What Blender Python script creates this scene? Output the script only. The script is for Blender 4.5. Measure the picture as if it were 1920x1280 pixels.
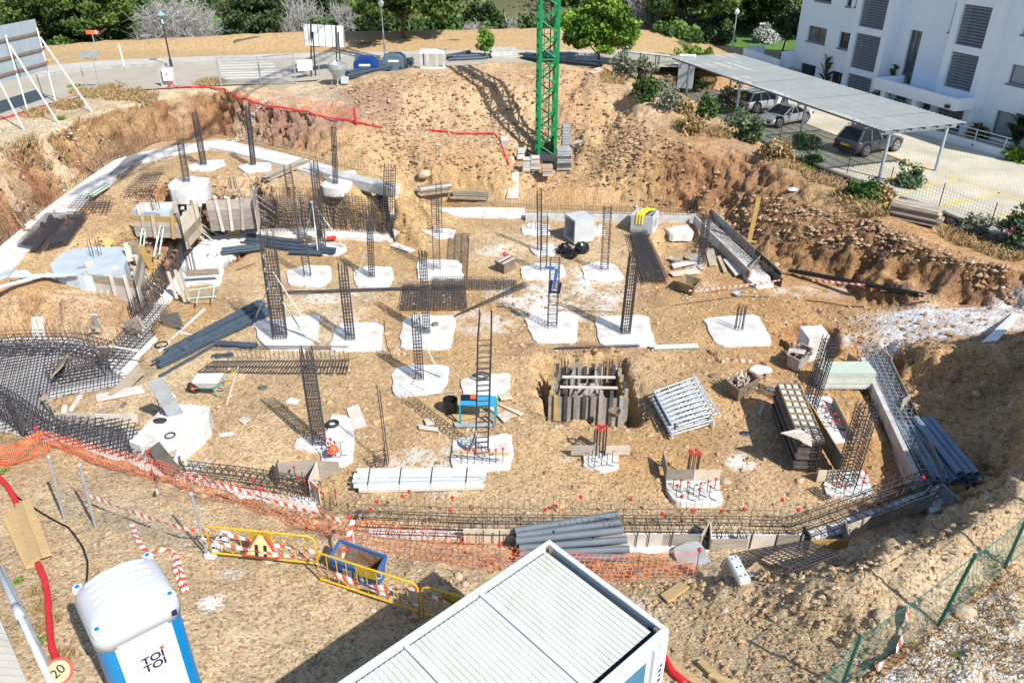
import bpy, bmesh, math, random
import numpy as np
from mathutils import Vector, Matrix, noise as mnoise
from mathutils.geometry import delaunay_2d_cdt
V3 = Vector
S = bpy.context.scene
for o in list(bpy.data.objects): bpy.data.objects.remove(o)
C = S.collection
# ---------------------------------------------------------------- camera
FPX = 1470.0; PITCH = math.radians(29.5); CAMH = 13.5
cam = bpy.data.cameras.new('camera'); camo = bpy.data.objects.new('camera', cam); C.objects.link(camo)
camo.location = (0, 0, CAMH); camo.rotation_euler = (math.radians(90) - PITCH, 0, 0)
cam.sensor_width = 36.0; cam.lens = FPX / 1920 * 36; cam.clip_end = 1500; cam.clip_start = 0.1
S.camera = camo
# ---------------------------------------------------------------- sky, sun, exposure
SUN = V3((.67, -.74, .97)).normalized()
w = bpy.data.worlds.new('World'); S.world = w; w.use_nodes = True
nt = w.node_tree; bg = nt.nodes['Background']
sky = nt.nodes.new('ShaderNodeTexSky'); sky.sky_type = 'NISHITA'; sky.sun_disc = False
sky.sun_elevation = math.asin(SUN.z); sky.sun_rotation = math.atan2(SUN.x, SUN.y)
sky.air_density = 1.0; sky.dust_density = .6
nt.links.new(sky.outputs[0], bg.inputs[0]); bg.inputs[1].default_value = 0.115
sl = bpy.data.lights.new('sun', 'SUN'); sl.energy = 4.6; sl.angle = math.radians(.5); sl.color = (1, .955, .88)
so = bpy.data.objects.new('sun', sl); C.objects.link(so); so.location = (30, -30, 50)
so.rotation_euler = SUN.to_track_quat('Z', 'Y').to_euler()
S.view_settings.view_transform = 'Standard'; S.view_settings.look = 'None'
S.view_settings.exposure = 0.45; S.view_settings.gamma = 1; S.view_settings.use_curve_mapping = False
S.cycles.max_bounces = 5; S.cycles.diffuse_bounces = 3; S.cycles.glossy_bounces = 2; S.cycles.transparent_max_bounces = 6
# ---------------------------------------------------------------- survey: photo pixel -> place on a level
cP, sP = math.cos(PITCH), math.sin(PITCH)
def ray(px, py):
 x = (px - 960) / FPX; v = (py - 640) / FPX
 return V3((x, cP - v * sP, -(sP + v * cP)))
def U(px, py, z=0.0):
 r = ray(px, py); t = (z - CAMH) / r.z
 return V3((r.x * t, r.y * t, z))
def topz(base, py):
 """height reached at picture row py straight above a base point"""
 v = (py - 640) / FPX; k = (sP + v * cP) / (cP - v * sP)
 return CAMH - base.y * k
# ---------------------------------------------------------------- materials
M = {}
def nodes(name):
 m = bpy.data.materials.new(name); m.use_nodes = True
 return m, m.node_tree, m.node_tree.nodes['Principled BSDF']
def mat(name, col, rough=.7, var=.25, scale=3.0, detail=6, bump=0.0, bscale=30, metal=0.0, stretch=None, col2=None, objvar=0.0, contrast=None, spec=None):
 m, t, b = nodes(name); n = t.nodes; L = t.links
 b.inputs['Roughness'].default_value = rough; b.inputs['Metallic'].default_value = metal
 if spec is not None: b.inputs['Specular IOR Level'].default_value = spec
 tc = n.new('ShaderNodeTexCoord'); mp = n.new('ShaderNodeMapping'); L.new(tc.outputs['Object'], mp.inputs[0])
 if stretch: mp.inputs['Scale'].default_value = stretch
 nz = n.new('ShaderNodeTexNoise'); nz.inputs['Scale'].default_value = scale; nz.inputs['Detail'].default_value = detail
 nz.inputs['Roughness'].default_value = .65
 L.new(mp.outputs[0], nz.inputs[0])
 cr = n.new('ShaderNodeValToRGB'); L.new(nz.outputs[0], cr.inputs[0])
 c2 = col2 or tuple(max(0, c * (1 - var)) for c in col); c1 = col if col2 else tuple(min(1, c * (1 + var * .6)) for c in col)
 lo, hi = contrast or (.32, .68)
 cr.color_ramp.elements[0].position = lo; cr.color_ramp.elements[0].color = (*c2, 1)
 cr.color_ramp.elements[1].position = hi; cr.color_ramp.elements[1].color = (*c1, 1)
 out = cr.outputs[0]
 if objvar:
  oi = n.new('ShaderNodeObjectInfo'); mr = n.new('ShaderNodeMapRange')
  mr.inputs[3].default_value = 1 - objvar; mr.inputs[4].default_value = 1 + objvar
  L.new(oi.outputs['Random'], mr.inputs[0])
  mx = n.new('ShaderNodeVectorMath'); mx.operation = 'SCALE'; L.new(out, mx.inputs[0]); L.new(mr.outputs[0], mx.inputs['Scale']); out = mx.outputs[0]
 L.new(out, b.inputs['Base Color'])
 if bump:
  nb = n.new('ShaderNodeTexNoise'); nb.inputs['Scale'].default_value = bscale; nb.inputs['Detail'].default_value = 5
  L.new(mp.outputs[0], nb.inputs[0]); bp = n.new('ShaderNodeBump'); bp.inputs['Strength'].default_value = bump
  bp.inputs['Distance'].default_value = .03; L.new(nb.outputs[0], bp.inputs['Height']); L.new(bp.outputs[0], b.inputs['Normal'])
 M[name] = m; return m
mat('steel', (.12, .09, .075), .75, .4, 5, col2=(.16, .10, .065))
mat('steel_dark', (.085, .078, .08), .6, .3, 5, spec=.2, col2=(.055, .055, .065))
mat('concrete_new', (.66, .665, .66), .85, .2, 1.1, bump=.4, bscale=9, col2=(.45, .41, .34), contrast=(.30, .52))
mat('concrete', (.5, .5, .48), .9, .25, 2.5, bump=.3)
mat('concrete_grey', (.36, .38, .39), .85, .3, 2.5, bump=.3)
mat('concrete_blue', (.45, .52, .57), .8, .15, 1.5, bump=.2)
mat('precast', (.5, .52, .53), .8, .15, 3, bump=.15)
mat('board', (.44, .37, .27), .85, .35, 2.2, stretch=(1, 1, 6), bump=.2, objvar=.35, col2=(.27, .22, .16))
mat('board_grey', (.40, .36, .31), .88, .35, 2.5, stretch=(1, 1, 6), bump=.2, objvar=.3, col2=(.25, .22, .19))
mat('board_pale', (.60, .53, .43), .85, .25, 2.5, bump=.15, objvar=.2, col2=(.45, .38, .29))
mat('board_white', (.66, .61, .55), .85, .2, 2.5, bump=.15, objvar=.15, col2=(.5, .44, .38))
mat('board_yellow', (.55, .36, .10), .8, .3, 2.5, objvar=.2, col2=(.38, .26, .1))
mat('timber_new', (.62, .44, .21), .8, .25, 4, stretch=(1, 6, 1), objvar=.15, col2=(.46, .31, .14))
mat('board_dark', (.12, .105, .09), .85, .4, 3, col2=(.055, .05, .045), objvar=.3)
mat('prop_green', (.42, .55, .45), .6, .3, 4, col2=(.55, .58, .5))
mat('galv', (.42, .46, .48), .5, .25, 6, metal=.35)
mat('galv_light', (.58, .62, .65), .5, .2, 6, metal=.15)
mat('steel_pipe', (.06, .085, .115), .5, .3, 3, spec=.4)
mat('pipe_grey', (.135, .165, .195), .45, .15, 2)
mat('pipe_blue', (.20, .27, .35), .45, .15, 2)
mat('white_pvc', (.75, .76, .76), .5, .12, 4)
mat('skip_rust', (.26, .19, .14), .85, .4, 5, col2=(.15, .10, .08), bump=.2)
mat('skip_grey', (.42, .39, .35), .85, .35, 5, col2=(.25, .21, .18))
mat('skip_tan', (.30, .22, .13), .8, .3, 3)
mat('skip_blue', (.03, .12, .36), .6, .3, 4, col2=(.12, .15, .2), contrast=(.3, .5))
mat('rusty_inside', (.33, .27, .22), .9, .5, 4, col2=(.22, .10, .05), contrast=(.4, .6))
mat('blue_bin', (.008, .05, .23), .4, .2, 3)
mat('grey_bin', (.10, .15, .20), .45, .2, 3)
mat('crane_green', (.005, .23, .075), .45, .15, 3)
mat('yellow', (.78, .45, .01), .45, .15, 5)
mat('yellow_dull', (.42, .31, .02), .6, .15, 5)
mat('orange_net', (.85, .17, .05), .6, .15, 5)
mat('red', (.68, .02, .03), .5, .15, 5)
mat('red_pale', (.75, .06, .05), .5, .15, 5)
mat('orange', (.85, .13, .03), .5, .1, 5)
mat('white_paint', (.8, .81, .82), .5, .06, 3)
mat('white_wall_skytint', (.77, .84, .92), .8, .04, 2)  # white walls, with the blue of sky-lit shade put into the colour
mat('white_plastic', (.70, .725, .74), .4, .04, 2)
mat('roof_plastic_shaded', (.53, .555, .575), .45, .05, 2)  # white roof painted greyer than its ribs, standing in for their shading
mat('cyan_plastic', (.0, .21, .50), .38, .08, 3)
mat('black', (.015, .015, .017), .45, .2, 5)
mat('black_bag', (.012, .013, .015), .25, .2, 5)
mat('rubber', (.03, .03, .032), .7, .2, 5)
mat('navy', (.015, .02, .07), .5, .1, 5)
mat('cabin_roof', (.62, .64, .60), .55, .14, 2.0, stretch=(1.2, .5, 1), col2=(.53, .53, .46), contrast=(.3, .55))
mat('cabin_frame', (.62, .68, .71), .45, .12, 3)
mat('cabin_dark', (.03, .045, .055), .5, .2, 5)
mat('glass_cyan', (.01, .17, .30), .12, .2, 2)
mat('glass_dark', (.03, .04, .05), .08, .3, 3)
mat('glass_sky', (.16, .20, .22), .08, .5, 1.5, col2=(.05, .06, .06))
mat('louvre_grey', (.20, .225, .265), .6, .1, 3)
mat('frame_grey', (.11, .13, .16), .5, .1, 3)
mat('shutter_grey', (.30, .33, .36), .6, .08, 3)
mat('carport_sheet', (.40, .43, .42), .6, .12, 1.0, col2=(.34, .37, .36))
q = M['carport_sheet'].node_tree; tb = q.nodes.new('ShaderNodeBsdfTransparent'); ms = q.nodes.new('ShaderNodeMixShader'); ms.inputs[0].default_value = .3
q.links.new(q.nodes['Principled BSDF'].outputs[0], ms.inputs[1]); q.links.new(tb.outputs[0], ms.inputs[2]); q.links.new(ms.outputs[0], q.nodes['Material Output'].inputs[0])
mat('paint_grey_metal', (.34, .40, .45), .45, .1, 3)
mat('sign_back', (.32, .38, .42), .5, .12, 2)
mat('brace_white', (.70, .76, .79), .5, .1, 3)
mat('lamp_black', (.03, .035, .04), .5, .2, 3)
mat('lamp_teal', (.25, .42, .45), .4, .2, 3)
mat('lamp_white', (.7, .74, .76), .4, .1, 3)
mat('car_silver', (.60, .62, .65), .28, .06, 2, metal=.1)
mat('car_white', (.8, .81, .83), .25, .04, 2)
mat('car_grey', (.10, .11, .13), .25, .1, 2, metal=.1)
mat('car_trim', (.02, .02, .022), .5, .1, 2)
mat('plate_yellow', (.75, .5, .02), .5, .05, 3)
mat('hub', (.5, .51, .53), .35, .1, 3, metal=.7)
mat('tail_red', (.45, .01, .015), .3, .1, 3)
mat('trunk', (.10, .07, .05), .9, .4, 8, bump=.4)
mat('twig_grey', (.35, .34, .325), .95, .35, 3, objvar=.1)
mat('asphalt', (.44, .395, .315), .9, .14, .6, col2=(.37, .335, .27), bump=.15)
mat('pavement', (.50, .475, .42), .9, .15, 1.5)
mat('kerb', (.36, .36, .34), .9, .2, 3)
mat('road_paint', (.66, .64, .59), .8, .15, 3)
mat('yellow_line', (.72, .53, .12), .8, .15, 3)
mat('dust_white', (.74, .74, .735), .95, .3, 2.2, col2=(.42, .40, .37), contrast=(.38, .58), bump=.6, bscale=9)
mat('grass_green', (.085, .19, .028), .9, .3, .5)
mat('strap_yellow', (.85, .68, .03), .6, .1, 4)
mat('helmet_orange', (.85, .14, .05), .4, .08, 3)
mat('tarp_blue', (.04, .36, .66), .4, .2, 5)
mat('strap_green', (.16, .42, .37), .6, .2, 4)
mat('net_green', (.03, .20, .17), .5, .1, 4)
mat('post_green', (.008, .085, .065), .45, .1, 4)
mat('ballast', (.34, .36, .37), .85, .35, 4, bump=.2)
mat('slab_pale', (.56, .58, .55), .85, .2, 3, objvar=.15)
mat('brick_tan', (.50, .37, .25), .85, .15, 3, objvar=.12)
mat('stone_wall', (.27, .235, .18), .95, .4, 3, bump=.5, objvar=.3)
mat('flower_pink', (.62, .22, .30), .8, .2, 5)
mat('teal_frame', (.02, .30, .36), .5, .1, 4)
def leafmat(name, a, b, rough=.6, tr=.0):
 m, t, bs = nodes(name); n = t.nodes; L = t.links
 bs.inputs['Roughness'].default_value = rough; bs.inputs['Specular IOR Level'].default_value = .25
 at = n.new('ShaderNodeAttribute'); at.attribute_name = 'leaf'
 cr = n.new('ShaderNodeValToRGB'); L.new(at.outputs['Fac'], cr.inputs[0])
 cr.color_ramp.elements[0].color = (*a, 1); cr.color_ramp.elements[1].color = (*b, 1)
 L.new(cr.outputs[0], bs.inputs['Base Color'])
 M[name] = m
leafmat('leaf_pine', (.028, .058, .013), (.13, .19, .038))
leafmat('leaf_bright', (.045, .12, .014), (.24, .38, .045), .5)
leafmat('leaf_dark', (.022, .042, .016), (.085, .125, .042))
leafmat('leaf_scrub', (.03, .075, .018), (.13, .21, .05))
leafmat('leaf_grey', (.13, .15, .10), (.30, .31, .22))
leafmat('leaf_oleander', (.045, .085, .035), (.19, .24, .12))
leafmat('leaf_dry', (.27, .18, .08), (.47, .34, .17))
leafmat('leaf_palm', (.015, .035, .015), (.07, .12, .035), .4)
leafmat('leaf_yellow', (.10, .07, .01), (.25, .16, .02), .4)
leafmat('leaf_flower', (.35, .36, .34), (.62, .62, .58))
def stripe(name, a, b, period):
 m, t, bs = nodes(name); n = t.nodes; L = t.links
 at = n.new('ShaderNodeAttribute'); at.attribute_name = 'run'
 ml = n.new('ShaderNodeMath'); ml.operation = 'FRACT'; dv = n.new('ShaderNodeMath'); dv.operation = 'DIVIDE'; dv.inputs[1].default_value = period
 L.new(at.outputs['Fac'], dv.inputs[0]); L.new(dv.outputs[0], ml.inputs[0])
 gt = n.new('ShaderNodeMath'); gt.operation = 'GREATER_THAN'; gt.inputs[1].default_value = .52; L.new(ml.outputs[0], gt.inputs[0])
 mx = n.new('ShaderNodeMix'); mx.data_type = 'RGBA'; L.new(gt.outputs[0], mx.inputs[0])
 mx.inputs[6].default_value = (*a, 1); mx.inputs[7].default_value = (*b, 1); L.new(mx.outputs[2], bs.inputs['Base Color'])
 bs.inputs['Roughness'].default_value = .5; M[name] = m
stripe('tape', (.82, .80, .77), (.72, .10, .045), .24)
# ---------------------------------------------------------------- mesh collecting
ORI = {}
class MB:
 def __init__(s): s.v = []; s.f = []; s.attr = []
 def poly(s, pts):
  i = len(s.v); s.v += [tuple(p) for p in pts]; s.f.append(tuple(range(i, i + len(pts)))); return s
 def hexa(s, b, t):
  """bottom and top quads"""
  i = len(s.v); s.v += [tuple(p) for p in b] + [tuple(p) for p in t]
  s.f += [(i+3, i+2, i+1, i), (i+4, i+5, i+6, i+7)] + [(i+k, i+(k+1) % 4, i+4+(k+1) % 4, i+4+k) for k in range(4)]
  return s
 def box(s, c, size, rz=0.0, rot=None):
  Mx = rot if rot is not None else Matrix.Rotation(rz, 3, 'Z'); c = Vector(c); x, y, z = [a / 2 for a in size]
  P = lambda a, b, d: c + Mx @ V3((a, b, d))
  return s.hexa([P(-x,-y,-z), P(x,-y,-z), P(x,y,-z), P(-x,y,-z)], [P(-x,-y,z), P(x,-y,z), P(x,y,z), P(-x,y,z)])
 def beam(s, a, b, w, h, up=(0, 0, 1)):
  a = Vector(a); b = Vector(b); d = (b - a).normalized(); up = Vector(up)
  sd = d.cross(up)
  if sd.length < 1e-4: sd = d.cross(V3((1, 0, 0)))
  sd.normalize(); u = sd.cross(d).normalized(); q = [(-1,-1), (1,-1), (1,1), (-1,1)]
  return s.hexa([a + sd*(w/2*i) + u*(h/2*j) for i, j in q][::-1], [b + sd*(w/2*i) + u*(h/2*j) for i, j in q][::-1])
 def tube(s, pts, r, n=4, cap=True):
  pts = [Vector(p) for p in pts]; m = len(pts); rr = r if isinstance(r, (list, tuple)) else [r] * m; i0 = len(s.v)
  pu = None
  for k, p in enumerate(pts):
   d = (pts[min(k+1, m-1)] - pts[max(k-1, 0)])
   d = d.normalized() if d.length > 1e-9 else V3((0, 0, 1))
   if pu is None: pu = d.orthogonal().normalized()
   u = pu - d * pu.dot(d); u = u.normalized() if u.length > 1e-4 else d.orthogonal().normalized(); pu = u; w_ = d.cross(u)
   for j in range(n):
    a = 2 * math.pi * (j + .5) / n; s.v.append(tuple(p + (u * math.cos(a) + w_ * math.sin(a)) * rr[k]))
  for k in range(m - 1):
   for j in range(n):
    a = i0 + k*n + j; b = i0 + k*n + (j+1) % n; s.f.append((a, b, b + n, a + n))
  if cap:
   s.f.append(tuple(i0 + j for j in range(n))[::-1]); s.f.append(tuple(i0 + (m-1)*n + j for j in range(n)))
  return s
 def pipe(s, a, b, r, wall=.01, n=10):
  """hollow pipe"""
  a = Vector(a); b = Vector(b); d = (b - a).normalized(); u = d.orthogonal().normalized(); w_ = d.cross(u); i = len(s.v)
  for p, q in ((a, r), (b, r), (b, r - wall), (a, r - wall)):
   for j in range(n):
    t = 2*math.pi*j/n; s.v.append(tuple(p + (u*math.cos(t) + w_*math.sin(t))*q))
  for k in range(4):
   for j in range(n):
    a_ = i + k*n + j; b_ = i + k*n + (j+1) % n; c_ = i + ((k+1) % 4)*n; s.f.append((a_, b_, c_ + (j+1) % n, c_ + j))
  return s
 def prism(s, poly, z0, z1):
  n = len(poly); i = len(s.v)
  ar = sum(poly[k][0]*poly[(k+1) % n][1] - poly[(k+1) % n][0]*poly[k][1] for k in range(n))
  if ar < 0: poly = poly[::-1]
  s.v += [(p[0], p[1], z0) for p in poly] + [(p[0], p[1], z1) for p in poly]
  s.f.append(tuple(range(i + n - 1, i - 1, -1))); s.f.append(tuple(range(i + n, i + 2*n)))
  s.f += [(i+k, i+(k+1) % n, i+n+(k+1) % n, i+n+k) for k in range(n)]
  return s
 def lathe(s, c, prof, n=12, sx=1, sy=1):
  c = Vector(c); i = len(s.v); m = len(prof)
  for r, z in prof:
   for j in range(n):
    a = 2*math.pi*j/n; s.v.append((c.x + r*math.cos(a)*sx, c.y + r*math.sin(a)*sy, c.z + z))
  for k in range(m-1):
   for j in range(n):
    a = i + k*n + j; b = i + k*n + (j+1) % n; s.f.append((a, b, b + n, a + n))
  s.f.append(tuple(i + j for j in range(n))[::-1]); s.f.append(tuple(i + (m-1)*n + j for j in range(n)))
  return s
 def loft(s, secs, cap=True):
  n = len(secs[0]); i = len(s.v)
  for q in secs: s.v += [tuple(p) for p in q]
  for k in range(len(secs)-1):
   for j in range(n):
    a = i + k*n + j; b = i + k*n + (j+1) % n; s.f.append((a, b, b+n, a+n))
  if cap:
   s.f.append(tuple(i + j for j in range(n))[::-1]); s.f.append(tuple(i + (len(secs)-1)*n + j for j in range(n)))
  return s
 def ball(s, c, r, n=6, m=4, sq=1.0):
  prof = [(max(.001, r*math.sin(math.pi*k/m)), -r*sq*math.cos(math.pi*k/m)) for k in range(m+1)]
  return s.lathe(c, prof, n)
 def rock(s, c, r, rnd):
  base = [(1,0,0),(-1,0,0),(0,1,0),(0,-1,0),(0,0,1),(0,0,-1),(.6,.6,.5),(-.6,.6,.45),(-.6,-.6,.5),(.6,-.6,.45)]
  i = len(s.v); a = rnd.random()*6.28; ca, sa = math.cos(a), math.sin(a); k1 = .6 + rnd.random()*.7; k3 = .4 + rnd.random()*.45
  for p in base[:6]:
   x, y, z = [q * r * (.75 + .5*rnd.random()) for q in p]; x *= k1; z *= k3
   s.v.append((c[0] + x*ca - y*sa, c[1] + x*sa + y*ca, c[2] + z))
  for q in ((4,0,2),(4,2,1),(4,1,3),(4,3,0),(5,2,0),(5,1,2),(5,3,1),(5,0,3)): s.f.append(tuple(i + j for j in q))
  return s
 def build(s, name, m, parent=None, smooth=False, bevel=0.0, local=False):
  me = bpy.data.meshes.new(name)
  off = None
  if parent is not None:
   if not local: off = ORI.get(parent.name)
  elif not local and s.v:
   a = np.array(s.v); off = V3(((a[:, 0].min()+a[:, 0].max())/2, (a[:, 1].min()+a[:, 1].max())/2, a[:, 2].min()))
  V = np.array(s.v, dtype=np.float64)
  if off is not None: V = V - np.array(off)
  me.from_pydata([tuple(p) for p in V.tolist()], [], s.f)
  if isinstance(m, (list, tuple)):
   for q in m: me.materials.append(M[q])
  else: me.materials.append(M[m])
  if bevel:
   bm = bmesh.new(); bm.from_mesh(me)
   bmesh.ops.bevel(bm, geom=list(bm.edges), offset=bevel, segments=1, affect='EDGES', clamp_overlap=True); bm.to_mesh(me); bm.free()
  if smooth: me.polygons.foreach_set('use_smooth', [True]*len(me.polygons))
  me.update()
  o = bpy.data.objects.new(name, me); C.objects.link(o)
  if parent is not None:
   o.parent = parent; ORI[o.name] = ORI.get(parent.name)
  else:
   if off is not None: o.location = off
   ORI[o.name] = off
  return o
def tag(o, label=None, cat=None, group=None, kind=None):
 if label: o['label'] = label
 if cat: o['category'] = cat
 if group: o['group'] = group
 if kind: o['kind'] = kind
 elif cat: o['kind'] = 'thing'
 return o
def thing(name, label, cat, loc, rz=0.0, group=None, local=False):
 o = bpy.data.objects.new(name, None); C.objects.link(o); o.location = loc; o.rotation_euler = (0, 0, rz)
 o.empty_display_size = .3
 ORI[o.name] = None if local else Vector(loc)
 return tag(o, label, cat, group)
def stuffpart(o): o['kind'] = 'stuff'; return o
def share(src, name, parent, loc, rot=(0, 0, 0), sc=(1, 1, 1)):
 c = src.copy(); c.name = name; C.objects.link(c); c.parent = parent; c.location = loc; c.rotation_euler = rot; c.scale = sc
 for k in list(c.keys()):
  if k in ('label', 'category', 'group'): del c[k]
 return c
def text_mesh(txt, size, name, m, parent, loc, rot, ext=.002, align='CENTER', bold=0.0):
 cu = bpy.data.curves.new(name, 'FONT'); cu.body = txt; cu.size = size; cu.align_x = align; cu.align_y = 'CENTER'; cu.extrude = ext; cu.offset = bold
 to = bpy.data.objects.new(name, cu); C.objects.link(to)
 dg = bpy.context.evaluated_depsgraph_get(); me = bpy.data.meshes.new_from_object(to.evaluated_get(dg))
 bpy.data.objects.remove(to); bpy.data.curves.remove(cu)
 me.materials.clear(); me.materials.append(M[m]); o = bpy.data.objects.new(name, me); C.objects.link(o); o.parent = parent
 o.location = loc; o.rotation_euler = rot; return o
# ================================================================ terrain: survey lines with levels
def resample(P, n):
 L_ = [0]
 for a, b in zip(P[:-1], P[1:]): L_.append(L_[-1] + math.hypot(b.x-a.x, b.y-a.y))
 out = []; k = 0
 for i in range(n):
  s = L_[-1]*i/(n-1)
  while k < len(P)-2 and L_[k+1] < s: k += 1
  f = (s-L_[k])/max(1e-6, L_[k+1]-L_[k]); out.append(P[k].lerp(P[k+1], f))
 return out
def px3(l): return [U(a, b, z) for a, b, z in l]
LINES = [
 # pit floor
 [(760,395,0),(900,400,0),(1100,408,0),(1300,415,0)], [(420,520,0),(700,470,0),(1000,470,0),(1290,450,.0)],
 [(1330,430,0),(1390,480,0),(1440,530,0)], [(300,640,0),(345,575,0),(380,530,0),(440,490,0)], [(330,650,0),(420,600,0),(480,540,0)], [(300,700,0),(600,600,0),(1000,560,0),(1420,560,0)],
 [(420,760,0),(700,760,0),(1000,740,0),(1300,720,0),(1600,700,.0)], [(420,860,0),(650,900,0),(900,930,0),(1200,930,0),(1500,940,0),(1700,900,0)],
 [(1580,590,0),(1500,570,0)], [(1640,760,0),(1740,910,0)],
 # back and right toe
 [(750,375,.15),(850,372,.15),(950,372,.2),(1100,377,.2),(1230,384,.2),(1312,388,.2),(1345,400,.15),(1395,450,.1),(1440,490,.1),(1500,518,.1),(1600,535,.1),(1680,548,.25),(1740,560,.4),(1830,570,.7),(1920,577,1.0)],
 [(790,345,1.0),(860,300,1.9),(940,300,1.9)], [(955,372,.3),(955,322,1.15),(1080,320,1.15),(1100,340,.9)], [(950,318,1.2),(1085,316,1.2)], [(960,290,1.4),(1075,285,1.5)],
 # bank face right of the back wall
 [(1090,330,.9),(1130,265,2.0),(1150,245,2.1)], [(1125,235,2.8),(1180,200,3.6),(1210,205,3.6)], [(1120,300,1.5),(1200,300,2.1),(1290,300,2.3)], [(1200,245,2.9),(1290,275,2.8)],
 [(1335,330,2.0),(1345,300,2.4)], [(1100,250,2.4),(1060,200,3.2)],
 # crest right
 [(1129,130,4.7),(1160,152,4.3),(1196,178,4.0),(1258,208,3.6),(1334,247,3.1),(1438,300,2.7),(1550,352,2.4),(1600,380,2.35),(1640,402,2.3),(1690,448,2.2),(1740,468,2.15),(1800,490,2.1),(1920,512,2.1),(2150,570,2.1)],
 [(1400,350,1.6),(1480,420,1.3),(1560,460,1.2),(1640,500,1.2),(1720,520,1.3)],
 # strip between crest and retaining wall
 [(1240,178,3.0),(1340,226,2.6),(1432,268,2.0),(1501,303,1.75),(1572,332,1.7),(1635,355,1.7),(1690,376,1.7),(1760,405,1.7),(1870,452,1.7),(1930,475,1.7),(2150,550,1.8)],
 # ramp and spoil right
 [(1600,560,.05),(1680,575,.4),(1780,585,.8),(1920,600,1.2),(2150,620,1.6)], [(1600,640,.0),(1700,635,.4),(1800,630,.8),(1920,625,1.2),(2150,650,1.6)],
 [(1640,645,.25),(1680,650,.7),(1750,655,1.2),(1850,645,1.55),(1920,640,1.75)],
 [(1655,680,.0),(1700,715,.0),(1790,755,0),(1850,800,0),(1865,860,0),(1840,900,0),(1790,945,0),(1700,990,0),(1600,1035,0),(1500,1057,0),(1395,1055,.25)],
 [(1915,760,.9),(1920,850,1.5)],
 [(1380,1085,1.3),(1500,1092,2.1),(1620,1066,2.5),(1750,1012,2.7),(1850,958,2.9),(1920,905,3.1)],
 [(1920,1000,2.4),(1880,1063,2.3),(1757,1172,2.2),(1580,1285,2.1)], [(1920,1280,2.5),(1750,1280,2.3)],
 # near ground
 [(650,1010,.5),(850,1035,.1),(1000,1045,.1),(1200,1045,.1),(1320,1050,.1),(1380,1055,.2)], [(760,1060,.7),(1000,1075,.6),(1250,1080,.6),(1340,1090,.7)],
 [(60,838,1.1),(100,828,1.0),(250,885,1.1),(330,915,1.2),(480,950,1.1),(600,985,.7)], [(0,845,1.2),(0,900,1.4),(0,1000,1.7),(0,1280,2.3)],
 [(200,900,1.25),(200,1000,1.55),(250,1280,2.2)], [(420,1050,1.4),(600,1060,1.25),(700,1100,1.1),(830,1130,1.05)], [(600,1280,1.5),(1000,1280,1.35),(1300,1280,1.4),(1500,1280,1.8)], [(1300,1150,1.1),(1450,1160,1.4)],
 # rebar pit bottom left
 [(0,640,-.25),(120,640,-.25),(200,655,-.25),(290,600,-.1),(340,530,0)], [(230,720,-.2),(110,745,-.25),(95,760,-.25),(110,790,-.3),(250,800,-.3),(330,880,-.3),(440,915,-.3),(590,935,-.25),(600,960,-.1)],
 [(0,800,-.3),(70,822,-.3),(240,868,-.3),(340,903,-.3)], [(0,720,-.3),(60,760,-.3)],
 [(120,738,.0),(250,730,.0),(300,745,0),(390,770,0)], [(125,780,.0),(255,785,0)],
 # terrace left
 [(-80,543,1.15),(0,545,1.15),(80,552,1.15),(165,553,1.1),(222,552,1.0),(268,520,1.0),(318,460,1.2),(345,415,1.6),(390,386,1.95),(440,356,2.0),(500,350,2.0),(600,352,2.0),(700,350,2.0),(733,352,1.9)],
 [(0,622,.0),(60,625,.0),(140,630,.0),(195,635,0),(235,606,.05),(275,556,.05),(328,496,.05),(370,446,0),(412,434,0),(500,432,0),(600,432,0),(720,436,0),(752,400,.05)],
 [(0,490,1.25),(100,470,1.35),(200,440,1.45),(290,410,1.6),(330,385,1.85),(440,330,2.0),(600,330,2.0)], [(150,420,1.6),(220,370,1.8),(300,330,2),(400,290,2)],
 # cut face left: toe and crest
 [(-100,480,1.2),(0,438,1.4),(90,378,1.6),(200,306,1.92),(280,268,2),(350,256,2),(410,248,2),(450,256,2),(560,285,2),(650,308,1.9),(740,330,1.7),(780,345,1.0)],
 [(-100,360,4.0),(0,300,4.0),(80,260,4.0),(130,238,4.0),(180,212,4.0),(260,196,4.0),(330,180,4.0),(410,172,4.0),(480,190,3.8),(560,208,3.5),(640,228,3.2),(720,243,2.9),(800,245,2.5),(870,252,2.3),(940,262,2.2)],
 # ground above the cut, road edge, mound rim
 [(-100,290,4.1),(0,228,4.15),(100,198,4.15),(170,180,4.15),(300,172,4.15),(410,163,4.15),(520,165,4.15),(590,158,4.2),(640,152,4.35),(690,142,4.6),(780,127,5.0),(870,119,5.1),(980,113,5.0),(1060,118,4.9),(1110,126,4.8)],
 [(600,185,3.9),(700,180,4.1),(850,160,4.4),(1000,160,4.3),(1080,170,4.1)], [(900,220,2.9),(1000,230,2.5),(1080,240,2.4)],
]
pts3 = []
for ln in LINES:
 P = px3(ln)
 for a, b in zip(P[:-1], P[1:]):
  k = max(1, int((b - a).length / .8))
  for i in range(k): pts3.append(a.lerp(b, i / k))
 pts3.append(P[-1])
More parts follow.
